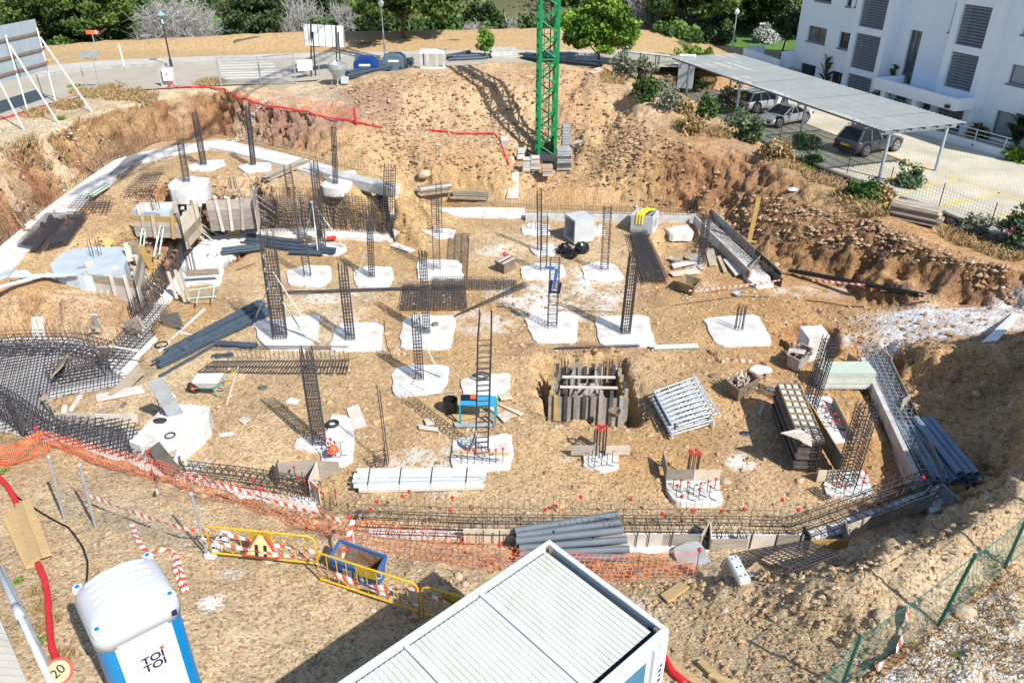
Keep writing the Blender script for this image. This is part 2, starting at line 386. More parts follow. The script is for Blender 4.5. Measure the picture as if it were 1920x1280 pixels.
# road level behind, and ground outside the frame
def zroad(x, y):
 k = min(1, max(0, (x - 6) / 14)); k = k*k*(3-2*k)
 return 4.2 - 1.1*k
for x in range(-45, 46, 3):
 for y in (50, 54, 58, 62, 66):
  if y > 50 or -16 < x < 6:
   if not (x > 8 and y < 58): pts3.append(V3((x, y, zroad(x, y))))
pts3 += [Vector(p) for p in [(-45,20,3.5),(-45,35,4.1),(-45,46,4.2),(-38,42,4.2),(-30,20,2.6),(-30,14,1.8),(-30,5,2.2),(-20,5,2.3),(-12,1,2.4),(-4,1,1.7),(4,1,1.6),(8,2,2.2),(14,4,2.5),(22,4,2.8),(30,6,3),(46,4,3),
 (14.6,15.6,4.4),(16,16.5,5.2),(16,18.4,5.0),(17.5,19.6,4.6),(20,18,5.0),(18.2,21.2,2.9),(16.3,20.2,3.8),(30,14,3.2),(46,14,3),(46,30,2.1),(30,28,2.0),(24,25,1.9),(26,32,2.1),(46,46,2.1),(46,62,2.6),(40,56,2.1),(12,53,2.9),(14,54,2.6),(20,55,2.1),(30,50,2.1),(-46,62,4.2),(-46,1,2.2)]]
X0, X1, Y0, Y1, GR = -42.0, 42.0, 2.0, 64.0, .1
nx, ny = int((X1-X0)/GR)+1, int((Y1-Y0)/GR)+1
v2 = [V3((p.x, p.y)) for p in pts3]
cv, _, cf, ov, _, _ = delaunay_2d_cdt(v2, [], [], 0, 1e-5)
cz = [sum(pts3[j].z for j in o) / len(o) for o in ov]
Z = np.full((ny, nx), np.nan)
for f in cf:
 (ax, ay), (bx, by), (cx_, cy_) = [cv[i] for i in f]; az, bz, c_z = [cz[i] for i in f]
 i0 = max(0, int((min(ax, bx, cx_)-X0)/GR)); i1 = min(nx-1, int((max(ax, bx, cx_)-X0)/GR)+1)
 j0 = max(0, int((min(ay, by, cy_)-Y0)/GR)); j1 = min(ny-1, int((max(ay, by, cy_)-Y0)/GR)+1)
 if i1 < i0 or j1 < j0: continue
 gx, gy = np.meshgrid(X0+np.arange(i0, i1+1)*GR, Y0+np.arange(j0, j1+1)*GR)
 d = (by-cy_)*(ax-cx_)+(cx_-bx)*(ay-cy_)
 if abs(d) < 1e-12: continue
 l1 = ((by-cy_)*(gx-cx_)+(cx_-bx)*(gy-cy_))/d; l2 = ((cy_-ay)*(gx-cx_)+(ax-cx_)*(gy-cy_))/d; l3 = 1-l1-l2
 k = (l1 >= -1e-6) & (l2 >= -1e-6) & (l3 >= -1e-6)
 Z[j0:j1+1, i0:i1+1][k] = (l1*az+l2*bz+l3*c_z)[k]
Z[np.isnan(Z)] = 2.5
def blur(A, r):
 for ax in (0, 1):
  p = np.pad(A, [(r, r) if q == ax else (0, 0) for q in (0, 1)], mode='edge'); c = np.cumsum(p, axis=ax)
  z0 = np.zeros_like(np.take(c, [0], axis=ax)); c = np.concatenate([z0, c], axis=ax); n = 2*r+1
  A = (np.take(c, range(n, c.shape[ax]), axis=ax) - np.take(c, range(0, c.shape[ax]-n), axis=ax)) / n
 return A
Z = blur(blur(Z, 2), 2)
GX, GY = np.meshgrid(X0+np.arange(nx)*GR, Y0+np.arange(ny)*GR)
def pmask(poly):
 k = np.zeros(GX.shape, bool); xs = [p[0] for p in poly]; ys = [p[1] for p in poly]
 i0 = max(0, int((min(xs)-X0)/GR)); i1 = min(nx, int((max(xs)-X0)/GR)+2); j0 = max(0, int((min(ys)-Y0)/GR)); j1 = min(ny, int((max(ys)-Y0)/GR)+2)
 if i1 <= i0 or j1 <= j0: return k
 gx = GX[j0:j1, i0:i1]; gy = GY[j0:j1, i0:i1]; r = np.zeros(gx.shape, bool); n = len(poly)
 for a in range(n):
  xa, ya = poly[a][0], poly[a][1]; xb, yb = poly[(a+1) % n][0], poly[(a+1) % n][1]
  if ya == yb: continue
  c = ((ya > gy) != (yb > gy)) & (gx < (xb-xa)*(gy-ya)/(yb-ya)+xa); r ^= c
 k[j0:j1, i0:i1] = r; return k
def PX(l, z=0.0): return [U(a, b, z) for a, b in l]
nrs = np.random.RandomState(3)
def vnoise(shape, cell, seed):
 rs = np.random.RandomState(seed); h, w_ = shape; gh, gw = int(h/cell)+3, int(w_/cell)+3; g = rs.rand(gh, gw)
 y = np.arange(h)/cell; x = np.arange(w_)/cell; yi = y.astype(int); xi = x.astype(int); fy = y-yi; fx = x-xi; fy = fy*fy*(3-2*fy); fx = fx*fx*(3-2*fx)
 a = g[yi][:, xi]; b = g[yi][:, xi+1]; c = g[yi+1][:, xi]; d = g[yi+1][:, xi+1]
 return (a*(1-fx)+b*fx)*(1-fy)[:, None] + (c*(1-fx)+d*fx)*fy[:, None] - .5
# holes dug in the pit floor: (outline, bottom level, softness)
HOLES = [(PX([(1022,668),(1165,668),(1198,775),(1188,785),(1030,778),(1015,720)]), -1.15, 0),
 (PX([(1468,618),(1510,608),(1560,612),(1560,660),(1500,668),(1465,640)]), -.55, 1),
 (PX([(380,748),(420,770),(410,800),(350,845),(240,836),(250,800)]), -.15, 1),
 (PX([(1215,440),(1300,432),(1310,470),(1290,500),(1225,470)]), -.45, 2),
 (PX([(1235,865),(1370,880),(1375,960),(1250,950)]), -.12, 1),
 (PX([(512,875),(600,880),(610,935),(560,945),(520,920)]), -.3, 1),
 (PX([(1560,760),(1625,790),(1640,830),(1590,800)]), -.2, 1),
 (PX([(1610,655),(1660,665),(1770,930),(1700,960),(1660,850)]), -.3, 1)]
for poly, zb, sf in HOLES:
 k = pmask(poly).astype(float)
 if sf: k = blur(k, sf*2)
 else: k = blur(k, 1)
 Z = np.where(k > 0, Z*(1-k) + np.minimum(Z, zb)*k, Z)
sl_y, sl_x = np.gradient(blur(Z, 2), GR); SLOPE = np.hypot(sl_x, sl_y)
# roughness: gentle on the floor, clods and digger grooves on cut faces
st = np.clip((SLOPE-.18)/.7, 0, 1)
n1 = vnoise(Z.shape, 28, 1); n2 = vnoise(Z.shape, 11, 2); n3 = vnoise(Z.shape, 5, 3); n4 = vnoise(Z.shape, 2.2, 4)
n0 = vnoise(Z.shape, 80, 5)
BZ = Z.copy()
mound = np.clip((GY-40)/3, 0, 1)*np.clip((50-GY)/2, 0, 1)*np.clip((GX+13)/2, 0, 1)
nearR = np.clip((GX-5)/2, 0, 1)*np.clip((15-GY)/3, 0, 1)
disp = (n1*.05+n2*.045+n3*.03+n4*.015) + st*(n1*.2+n2*.2+n3*.14+n4*.1) + mound*(n2*.08+n3*.06+n4*.05) + nearR*(n2*.14+n3*.14+n4*.09)
RIDGE = -np.abs(vnoise(Z.shape, 9, 8))*2+.4
def sheared(cx, cy, k, seed):
 A = vnoise(Z.shape, cy, seed); rs = np.random.RandomState(seed); a = vnoise((int(Z.shape[0]*cx/cy)+4, Z.shape[1]), cx, seed+50)
 yy = (np.arange(Z.shape[0])*cx/cy*1.0); i0 = np.minimum(yy.astype(int), a.shape[0]-2); f = (yy-i0)[:, None]; S_ = a[i0]*(1-f)+a[i0+1]*f
 return np.stack([np.roll(S_[j], int(j*k)) for j in range(Z.shape[0])])
strata = sheared(3.5, 9, .8, 61)*.6+sheared(2.2, 6, .7, 62)*.4
leftreg = np.clip((-GX-8)/3, 0, 1)*np.clip((GY-24)/3, 0, 1)
rightreg = np.clip((GX-5)/3, 0, 1)*np.clip((GY-20)/3, 0, 1)
disp += st*leftreg*strata*.5
flat = np.zeros(Z.shape)
def flatten(poly, z, grow=1):
 """lay the soil just under something that lies flat on it"""
 global Z
 k = pmask(poly)
 if grow: k = blur(k.astype(float), grow) > .02
 Z = np.where(k, np.minimum(Z, z), Z)
Z = Z + disp
def HB(x, y, A=None):
 A = Z if A is None else A
 fx = min(max((x-X0)/GR, 0), nx-1.001); fy = min(max((y-Y0)/GR, 0), ny-1.001); i, j = int(fx), int(fy); a, b = fx-i, fy-j
 return float((A[j, i]*(1-a)+A[j, i+1]*a)*(1-b)+(A[j+1, i]*(1-a)+A[j+1, i+1]*a)*b)
# far ground: mulch bank beyond the road, then falling and rising hillside
def HF(x, y):
 b = zroad(x, y)
 if y < 57.2: return b
 ye = 62.5 + 1.2*math.sin(x*.13) - max(0, (-x-12))*.25 - max(0, x-10)*.1
 crest = b + .75 - max(0, (-x-20))*.04 - (.35 if x > 12 else 0)
 if y < ye:
  k = (y-57.2)/(ye-57.2); return b + (crest-b)*k**.8
 if y < ye+6: k = (y-ye)/6; return crest*(1-k)+(b-1.6)*k
 h = b-1.6 + max(0, y-ye-9)*.17 + 1.2*math.sin(x*.07+1)*min(1, max(0, (y-ye-8)/10))
 if x > 14:
  k = min(1, (x-14)/5); g = b-1.0 + max(0, y-ye-16)*.12; h = h*(1-k)+g*k
 return h
def H(x, y):
 if X0 < x < X1 and Y0 < y < 57: return HB(x, y)
 return HF(x, y)
def G(px, py, zoff=0.0):
 """where the sight line through a photo pixel meets the ground"""
 r = ray(px, py); t = 8.0; lt = t
 while t < 400:
  p = V3((0, 0, CAMH)) + r*t
  if p.z < H(p.x, p.y):
   a, b = lt, t
   for _ in range(12):
    m = (a+b)/2; q = V3((0, 0, CAMH)) + r*m
    if q.z < H(q.x, q.y): b = m
    else: a = m
   q = V3((0, 0, CAMH)) + r*b; return V3((q.x, q.y, H(q.x, q.y)+zoff))
  lt = t; t += .15 if t < 70 else .8
 return V3((0, 0, CAMH)) + r*60
def GV(x, y, zo=0.0): return V3((x, y, H(x, y)+zo))
# ================================================================ flat things that press the soil under them
ZP = 2.2      # parking level
PARK = PX([(1252,183),(1340,222),(1432,262),(1501,293),(1572,321),(1635,343),(1680,363),(1760,389),(1870,434),(1920,455),(2150,545)], ZP)
PARKX = PARK + [V3((40, 30, ZP)), V3((40, 50, ZP)), V3((21, 58.5, ZP)), V3((16.5, 55.5, ZP)), V3((11.6, 54, ZP))]
flatten(PARKX, ZP-.12, 2)
ROADF = [(-300,175),(0,137),(190,118),(330,112),(560,104),(800,99),(1100,98)]
ROADN = [(-300,340),(0,222),(100,192),(200,172),(300,166),(410,160),(560,153),(640,146),(800,130),(1000,124),(1120,124)]
def UR(px, py):
 p = U(px, py, 4.2)
 for _ in range(3): p = U(px, py, zroad(p.x, p.y))
 return p
rf = [UR(*p) for p in ROADF] + [V3((12, 57.3, 0)), V3((20, 59.5, 0)), V3((30, 62, 0)), V3((44, 64, 0))]
rn = [UR(*p) for p in ROADN] + [V3((9.5, 52.5, 0)), V3((14, 54.8, 0)), V3((21, 56.8, 0)), V3((30, 58.5, 0)), V3((44, 60, 0))]
zk = np.clip((GX-6)/14, 0, 1); flatten(rf+rn[::-1], 4.2-1.1*zk*zk*(3-2*zk)-.07, 1)
FLATS = []      # (outline world, level) collected from the pads
PADS = [ # outline px, level, thickness, label, material
 ([(475,600),(600,588),(597,625),(575,655),(500,652),(482,628)], 'white footing pad under the tallest wide rebar column with green props'),
 ([(625,620),(640,605),(705,603),(722,615),(714,640),(712,655),(620,656)], 'white footing pad second from left in the middle row of columns'),
 ([(757,600),(772,589),(855,591),(850,630),(845,652),(752,652),(750,630)], 'sand-stained footing pad with a small brick lying on it'),
 ([(738,690),(780,680),(840,685),(843,710),(825,735),(740,742),(734,720)], 'footing pad with scrunched red and white tape lying on it'),
 ([(620,775),(655,780),(666,820),(660,862),(640,871),(605,868),(600,845),(548,838),(560,822),(612,810)], 'footing pad with tyre ring and orange helmet on capped starter bars'),
 ([(850,820),(960,812),(963,850),(955,878),(850,881),(846,850)], 'footing pad in front of the sawbench with a row of red capped hooked bars'),
 ([(985,592),(1082,588),(1084,640),(1000,640)], 'square footing pad under the ladder-like column in the middle row'),
 ([(1115,592),(1215,589),(1231,648),(1125,647)], 'large square white footing pad under the rightmost tall column of middle row'),
 ([(1090,500),(1120,489),(1155,497),(1172,520),(1130,527),(1095,521)], 'rounded footing pad under a ladder column near the black bags'),
 ([(978,425),(1000,415),(1030,420),(1033,437),(1000,440),(980,438)], 'small white footing pad with capped dowels left of the open concrete chamber'),
 ([(992,460),(1035,455),(1046,465),(1040,477),(1002,477)], 'small footing pad at the foot of the twin ladder column'),
 ([(975,500),(1020,490),(1055,495),(1060,515),(1045,522),(980,522)], 'footing pad at the right of the brown wooden box'),
 ([(780,490),(815,485),(862,487),(870,522),(785,523)], 'footing pad left of the upright pale rebar ladder mat'),
 ([(792,432),(820,427),(855,430),(850,445),(800,448)], 'small oval footing pad at the back below the timber stack'),
 ([(663,505),(690,498),(735,500),(739,520),(725,540),(665,536)], 'footing pad under a slim column with a leaning prop'),
 ([(538,505),(575,497),(617,497),(623,520),(600,535),(540,533)], 'footing pad in front of the dark pipe bundles'),
 ([(575,457),(600,450),(650,458),(648,470),(630,478),(580,475)], 'footing pad under a column held by three splayed props'),
 ([(1318,595),(1420,588),(1452,645),(1345,648)], 'white footing pad with bare starter bars at the right of the pit'),
 ([(1248,900),(1255,893),(1345,893),(1357,938),(1300,944),(1258,935)], 'footing pad crossed by a low grey shutter board and capped bars'),
 ([(1545,905),(1575,885),(1620,878),(1641,920),(1600,933),(1550,925)], 'footing pad under the leaning cage nearest the trench corner'),
 ([(1090,850),(1160,845),(1160,875),(1130,881),(1095,876)], 'small footing pad with two low boards across it'),
 ([(865,710),(900,698),(955,700),(957,720),(938,745),(870,742)], 'footing pad behind the sawbench with a coil of wire'),
 ([(1462,735),(1510,738),(1560,744),(1600,822),(1545,826),(1500,790)], 'long footing pad beside the formwork panel stack with rows of hooked bars'),
 ([(1247,427),(1290,420),(1303,437),(1258,438)], 'white footing pad in the back right corner of the pit'),
 ([(1100,428),(1130,420),(1135,440),(1105,440)], 'pale pad of dowels behind the open concrete chamber'),
]
padpolys = []
for pl, lab in PADS:
 w_ = PX(pl, .08); padpolys.append(w_); flatten(w_, .01, 1)
TPADS = [
 ([(603,345),(620,330),(640,322),(668,320),(668,335),(640,355),(606,353)], 'white pad beside the concrete beam at the terrace edge'),
 ([(445,313),(470,305),(510,306),(506,318),(462,323)], 'white pad on the terrace under the middle rear column'),
 ([(353,310),(380,302),(420,300),(422,308),(395,318),(355,318)], 'white pad on the terrace nearest the ring beam bend'),
]
for pl, lab in TPADS: flatten(PX(pl, 2.08), 2.0, 1)
RING = [(-80,545,1.15),(0,488,1.35),(70,425,1.6),(150,362,1.84),(232,303,2.05),(300,285,2.08),(400,269,2.08),(440,276,2.08),(560,305,2.08),(610,320,2.08)]
ringw = resample([U(*p) for p in RING], 60)
def strip_poly(path, wl, wr):
 L_, R_ = [], []
 for i, p in enumerate(path):
  d = (path[min(i+1, len(path)-1)] - path[max(i-1, 0)]); d = V3((d.x, d.y)).normalized(); nrm = V3((-d.y, d.x))
  L_.append(V3((p.x+nrm.x*wl, p.y+nrm.y*wl, p.z))); R_.append(V3((p.x-nrm.x*wr, p.y-nrm.y*wr, p.z)))
 return L_ + R_[::-1]
ringpoly = strip_poly(ringw, .55, .75);
for a_, b_ in zip(ringw[:-1], ringw[1:]): flatten([(a_.x-.7, a_.y-.7), (b_.x+.7, b_.y-.7), (b_.x+.7, b_.y+.7), (a_.x-.7, a_.y+.7)], min(a_.z, b_.z)-.04, 0)
LSTRIP = PX([(735,432),(752,452),(640,437),(560,440),(470,452),(425,480),(395,490),(420,492),(415,530),(350,532),(320,560),(295,600),(262,600),(300,560),(340,505),(352,470),(385,450),(410,437),(560,428)], .06)
LSTRIP = PX([(722,437),(735,440),(738,452),(640,447),(560,441),(470,453),(428,484),(420,495),(415,530),(350,533),(320,560),(296,590),(258,625),(240,605),(300,560),(335,505),(352,470),(385,450),(420,435),(560,426)], .07)
flatten(LSTRIP, .0, 1)
BSTRIP = PX([(745,388),(900,392),(985,396),(985,408),(900,406),(755,400),(738,440),(722,438),(735,392)], .07); flatten(BSTRIP, .0, 1)
BLOCK = PX([(248,838),(300,775),(330,757),(392,766),(385,800),(350,838),(300,842)], .35)
flatten(BLOCK, -.1, 1)
RAFT = PX([(-60,640),(0,636),(130,634),(200,655),(262,610),(300,640),(262,668),(250,712),(215,725),(100,745),(90,762),(105,792),(250,800),(330,885),(430,915),(590,935),(600,962),(480,945),(330,908),(240,872),(70,826),(-60,800)], -.2)
flatten(RAFT, -.22, 1)
BWALL = PX([(640,985),(900,1000),(1500,1003),(1560,985),(1740,918),(1752,935),(1580,1005),(1510,1030),(640,1012)], .0); flatten(BWALL, -.02, 1)
RWALL = PX([(1640,660),(1700,800),(1760,920),(1720,930),(1665,800),(1610,690)], .0); flatten(RWALL, -.15, 1)
CRANEPAD = PX([(962,325),(1085,325),(1080,290),(965,290)], 1.2); flatten(CRANEPAD, 1.18, 0)
# ---------------------------------------------------------------- soil sheet
col = np.zeros(Z.shape+(3,))
def C3(*c): return np.array(c)
base = C3(.46, .325, .18); ochre = C3(.40, .225, .095); red = C3(.27, .125, .07); pale = C3(.54, .435, .295); dark = C3(.205, .125, .075); gold = C3(.46, .325, .16)
def mixc(a, b, k): return a*(1-k[..., None]) + b*k[..., None]
N = lambda c, s: np.clip(vnoise(Z.shape, c, s)+.5, 0, 1)
col[:] = base
col = mixc(col, gold, np.clip(N(45, 20)*1.8-.75, 0, 1)*.7)
col = mixc(col, ochre, np.clip(N(30, 21)*2-.95, 0, 1)*.6)
col = mixc(col, pale, np.clip(N(38, 22)*2.2-1.15, 0, 1)*.8)
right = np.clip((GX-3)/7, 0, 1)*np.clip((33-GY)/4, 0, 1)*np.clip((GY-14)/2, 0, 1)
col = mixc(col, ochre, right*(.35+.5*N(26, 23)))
leftcut = np.clip((-GX-7)/3, 0, 1)*np.clip((SLOPE-.35)/.4, 0, 1)*np.clip((GY-24)/3, 0, 1); col = mixc(col, C3(.30, .19, .10), leftcut*.85)
rk = np.clip((N(24, 24)*.6+N(9, 25)*.4)*3.4-1.1, 0, 1)
col = mixc(col, red, leftcut*rk*.95); col = mixc(col, dark, leftcut*np.clip(-strata*5-.4, 0, 1)*.7); col = mixc(col, C3(.52, .36, .17), leftcut*np.clip(strata*5-.7, 0, 1)*.6); col = mixc(col, pale, leftcut*np.clip(N(14, 26)*2.4-1.35, 0, 1)*.8)
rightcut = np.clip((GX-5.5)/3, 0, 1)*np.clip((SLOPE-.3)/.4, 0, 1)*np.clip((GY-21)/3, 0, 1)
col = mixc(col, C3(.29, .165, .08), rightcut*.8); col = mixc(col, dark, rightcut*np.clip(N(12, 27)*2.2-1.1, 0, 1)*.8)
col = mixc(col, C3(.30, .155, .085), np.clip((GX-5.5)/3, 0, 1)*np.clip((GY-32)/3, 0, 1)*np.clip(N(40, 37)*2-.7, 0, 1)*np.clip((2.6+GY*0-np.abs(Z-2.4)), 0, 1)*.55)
col = mixc(col, C3(.45, .325, .195), mound*.7); col = mixc(col, C3(.33, .185, .12), mound*np.clip(N(30, 28)*2.4-1.25, 0, 1)*.6)
purple = np.clip(1-((GX+10)/5)**2-((GY-43.5)/2.6)**2, 0, 1); col = mixc(col, C3(.27, .16, .13), np.clip(purple*1.6, 0, 1)*.7)
near = np.clip((17-GY)/3, 0, 1); col = mixc(col, C3(.465, .36, .225), near*.8)
col = mixc(col, pale, near*np.clip(N(20, 29)*2-1.0, 0, 1)*.6)
rimL = np.clip((Z-3.3)/.5, 0, 1)*np.clip((-GX-8)/3, 0, 1)*(1-np.clip((SLOPE-.4)/.4, 0, 1)); col = mixc(col, C3(.52, .44, .31), rimL*.75)
gravR = np.clip(((GX-8.6)*1.4-(GY-9.7)*1.95)/2.0, 0, 1)*np.clip((20-GY)/3, 0, 1)
col = mixc(col, C3(.62, .60, .56), gravR*np.clip(N(16, 30)*3-1.15, 0, 1)); col = mixc(col, C3(.33, .26, .13), gravR*np.clip(N(11, 31)*3-1.95, 0, 1)*.8)
def dust(cx, cy, rx, ry, k, c=(.70, .67, .61), seed=40):
 global col
 p = U(cx, cy, 0) if cy < 980 else U(cx, cy, 1.3)
 m = np.clip(1-((GX-p.x)/rx)**2-((GY-p.y)/ry)**2, 0, 1)
 m = np.clip(m*1.5, 0, 1)*np.clip((N(9, seed)*.5+N(3, seed+1)*.5)*3.4-1.2, 0, 1); col = mixc(col, C3(*c), m*k)
for a in [(1050,545,3.2,2.6,.95),(1060,570,2.4,1.6,.9),(650,610,2,1.5,.3),(600,555,2.5,.8,.6),(930,470,1.0,.8,.8),(900,605,1.6,1.2,.6),(1330,540,1.5,.6,.6),(800,870,1.2,1.4,.7),(820,900,1.6,.8,.5),(1390,868,.5,.4,.9),(540,150,4,1.6,.9),(110,240,5,1.4,.8),(30,260,4,1.4,.8),(1640,640,1.5,.8,.7),(1080,875,.8,.6,.5),(1520,550,2,.7,.5),(470,1110,.45,.4,.7),(440,1090,.4,.3,.7),(1180,1130,.9,.7,.5),(640,655,2.6,.5,.4)]: dust(*a)
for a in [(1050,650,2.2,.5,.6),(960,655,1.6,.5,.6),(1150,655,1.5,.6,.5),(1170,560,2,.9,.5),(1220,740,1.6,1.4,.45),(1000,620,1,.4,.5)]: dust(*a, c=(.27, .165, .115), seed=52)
for a in [(410,1155,.33,.3,1.0,(.85,.85,.83),77)]: dust(*a[:5], c=a[5], seed=a[6])
# grain
k = pmask(PX([(1560,560),(1640,566),(1760,574),(1945,590),(1945,642),(1840,634),(1740,642),(1610,645),(1680,610),(1640,580)], .7)).astype(float)
k = np.clip(blur(k, 5)*1.5+(N(8, 81)-.5)*1.5-.25, 0, 1)*np.clip(blur(k, 3)*1.6, 0, 1); col = mixc(col, C3(.66, .665, .66), k*(.55+.45*(N(3, 82) > .42)))
g = 1 + (N(3, 33)-.5)*.22 + (nrs.rand(*Z.shape)-.5)*.18 + n2*.28
col = np.clip(col*g[..., None], .01, .9)
me = bpy.data.meshes.new('ground')
V = np.stack([GX, GY, Z], -1).reshape(-1, 3)
# leave out cells outside what the photo can see plus a margin
idx = np.arange(nx*ny).reshape(ny, nx); q = np.stack([idx[:-1, :-1], idx[:-1, 1:], idx[1:, 1:], idx[1:, :-1]], -1)
keep = (np.abs(GX[:-1, :-1]) < GY[:-1, :-1]*.95+12) & (GY[:-1, :-1] < 59)
q = q[keep]
used = np.unique(q); remap = np.full(nx*ny, -1); remap[used] = np.arange(len(used)); q = remap[q]; V = V[used]; cc = col.reshape(-1, 3)[used]
me.vertices.add(len(V)); me.vertices.foreach_set('co', V.ravel()); me.loops.add(q.size); me.loops.foreach_set('vertex_index', q.ravel().astype(np.int32))
me.polygons.add(len(q)); me.polygons.foreach_set('loop_start', np.arange(0, q.size, 4, dtype=np.int32))
me.polygons.foreach_set('use_smooth', np.ones(len(q), bool))
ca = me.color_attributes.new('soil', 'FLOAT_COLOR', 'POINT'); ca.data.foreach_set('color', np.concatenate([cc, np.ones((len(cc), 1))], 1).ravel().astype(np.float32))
me.update(calc_edges=True)
# clods and broken rock stand out square to the cut faces
nr_ = np.empty(len(V)*3); me.vertex_normals.foreach_get('vector', nr_); nr_ = nr_.reshape(-1, 3); su = st.reshape(-1)[used]; lu = (leftreg*1.0).reshape(-1)[used]; mu = mound.reshape(-1)[used]
for i in np.nonzero((su > .12) | (mu > .3))[0]:
 p = V3(V[i]); k = max(su[i], .05*mu[i]); l = lu[i]; q = V3((p.x*1.0+p.z*.8, p.y-p.x*.3, p.z*1.7-p.x*.5))
 d = mnoise.noise(p*1.1)*.16+mnoise.noise(p*2.6)*.15+mnoise.noise(p*5.2)*.09
 if l > .02: d += l*((mnoise.cell(q*1.9)-.5)*.26+(mnoise.cell(q*3.6)-.5)*.2)
 else: d += (.25-abs(mnoise.noise(p*2.1+V3((9, 3, 1)))))*.3+(mnoise.cell(p*4.5)-.5)*.12+(mnoise.cell(q*2.2)-.5)*.14
 V[i] += nr_[i]*d*k*(.9 if l > .02 else .75 if p.x > 6 else .4)
me.vertices.foreach_set('co', V.ravel()); me.update()
def soilmat():
 m, t, b = nodes('soil'); n = t.nodes; L = t.links; b.inputs['Roughness'].default_value = 1; b.inputs['Specular IOR Level'].default_value = .1
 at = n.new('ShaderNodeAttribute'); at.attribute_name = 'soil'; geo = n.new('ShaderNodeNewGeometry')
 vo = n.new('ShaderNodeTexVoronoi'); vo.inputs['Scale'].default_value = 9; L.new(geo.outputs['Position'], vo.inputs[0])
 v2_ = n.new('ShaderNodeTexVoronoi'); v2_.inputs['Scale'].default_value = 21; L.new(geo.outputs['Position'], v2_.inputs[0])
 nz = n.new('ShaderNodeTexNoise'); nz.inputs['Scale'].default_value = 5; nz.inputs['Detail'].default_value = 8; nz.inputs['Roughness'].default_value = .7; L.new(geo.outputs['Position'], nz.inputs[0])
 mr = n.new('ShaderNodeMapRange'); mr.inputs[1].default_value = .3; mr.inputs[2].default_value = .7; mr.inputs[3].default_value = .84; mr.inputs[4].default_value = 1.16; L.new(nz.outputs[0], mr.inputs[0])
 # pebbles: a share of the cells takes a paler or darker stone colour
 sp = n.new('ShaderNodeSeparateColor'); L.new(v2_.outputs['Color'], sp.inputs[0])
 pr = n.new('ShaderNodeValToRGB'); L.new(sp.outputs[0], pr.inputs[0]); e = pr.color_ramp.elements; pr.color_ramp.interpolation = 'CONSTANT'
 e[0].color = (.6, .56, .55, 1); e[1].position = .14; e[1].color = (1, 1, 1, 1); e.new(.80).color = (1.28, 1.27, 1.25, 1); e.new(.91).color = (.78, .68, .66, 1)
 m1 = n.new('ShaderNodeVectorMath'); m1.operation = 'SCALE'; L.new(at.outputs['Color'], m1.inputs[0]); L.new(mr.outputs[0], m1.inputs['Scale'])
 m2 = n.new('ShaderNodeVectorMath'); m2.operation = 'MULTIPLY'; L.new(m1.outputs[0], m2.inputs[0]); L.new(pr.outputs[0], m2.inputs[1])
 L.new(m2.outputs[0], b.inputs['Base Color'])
 ad = n.new('ShaderNodeMath'); ad.operation = 'SUBTRACT'; L.new(nz.outputs[0], ad.inputs[0])
 sc = n.new('ShaderNodeMath'); sc.operation = 'MULTIPLY'; sc.inputs[1].default_value = .55; L.new(vo.outputs['Distance'], sc.inputs[0]); L.new(sc.outputs[0], ad.inputs[1])
 ad2 = n.new('ShaderNodeMath'); ad2.operation = 'SUBTRACT'; L.new(ad.outputs[0], ad2.inputs[0]); s2 = n.new('ShaderNodeMath'); s2.operation = 'MULTIPLY'; s2.inputs[1].default_value = .3; L.new(v2_.outputs['Distance'], s2.inputs[0]); L.new(s2.outputs[0], ad2.inputs[1])
 bp = n.new('ShaderNodeBump'); bp.inputs['Strength'].default_value = .6; bp.inputs['Distance'].default_value = .06; L.new(ad2.outputs[0], bp.inputs['Height']); L.new(bp.outputs[0], b.inputs['Normal'])
 M['soil'] = m
soilmat(); me.materials.append(M['soil'])
go = bpy.data.objects.new('ground', me); C.objects.link(go); go['kind'] = 'structure'
# far ground: one sheet to the horizon
mb = MB(); xs = sorted(set([i*1.5 for i in range(-50, 51)] + [i*12 for i in range(-25, 26)])); ys = [57+i*.8 for i in range(0, 40)] + [90+i*6 for i in range(0, 40)] + [340, 420, 600]
for y in ys:
 for x in xs: mb.v.append((x, y, HF(x, y) + (.12*(mnoise.noise(V3((x*.7, y*.7, 0)))) if y > 57.5 else -.12)))
for j in range(len(ys)-1):
 for i in range(len(xs)-1): a = j*len(xs)+i; mb.f.append((a, a+1, a+1+len(xs), a+len(xs)))
mat('hillside', (.17, .15, .075), .95, .5, .12, col2=(.085, .095, .04), bump=.6, bscale=2)
tag(mb.build('hillside', 'hillside', smooth=True), kind='structure')
# side ground left and right out of the frame
mat('mulch', (.54, .385, .20), .95, .35, 5, detail=10, bump=1.0, bscale=7, col2=(.33, .205, .09))
mb = MB(); xs = [i*.8 for i in range(-60, 61)]; n_ = 14
for j in range(n_+1):
 for x in xs:
  ye = 62.5 + 1.2*math.sin(x*.13) - max(0, (-x-12))*.25 - max(0, x-10)*.1
  y0 = 57.25
  # follow the far edge of the road
  for (a, b) in zip(rf[:-1], rf[1:]):
   if a.x <= x <= b.x: y0 = a.y + (b.y-a.y)*(x-a.x)/(b.x-a.x) + .15
  y = y0 + (ye+1.2-y0)*j/n_
  zz = max(HF(x, y), zroad(x, y) + (HF(x, 62)-zroad(x, 62))*min(1, max(0, (y-y0)/(ye-y0)))) if y < ye else HF(x, y)
  mb.v.append((x, y, zz + .06 + .1*mnoise.noise(V3((x*1.1, y*1.1, 3)))))
for j in range(n_):
 for i in range(len(xs)-1): a = j*len(xs)+i; mb.f.append((a, a+1, a+1+len(xs), a+len(xs)))
tag(mb.build('mulch_bank', 'mulch', smooth=True), kind='structure')
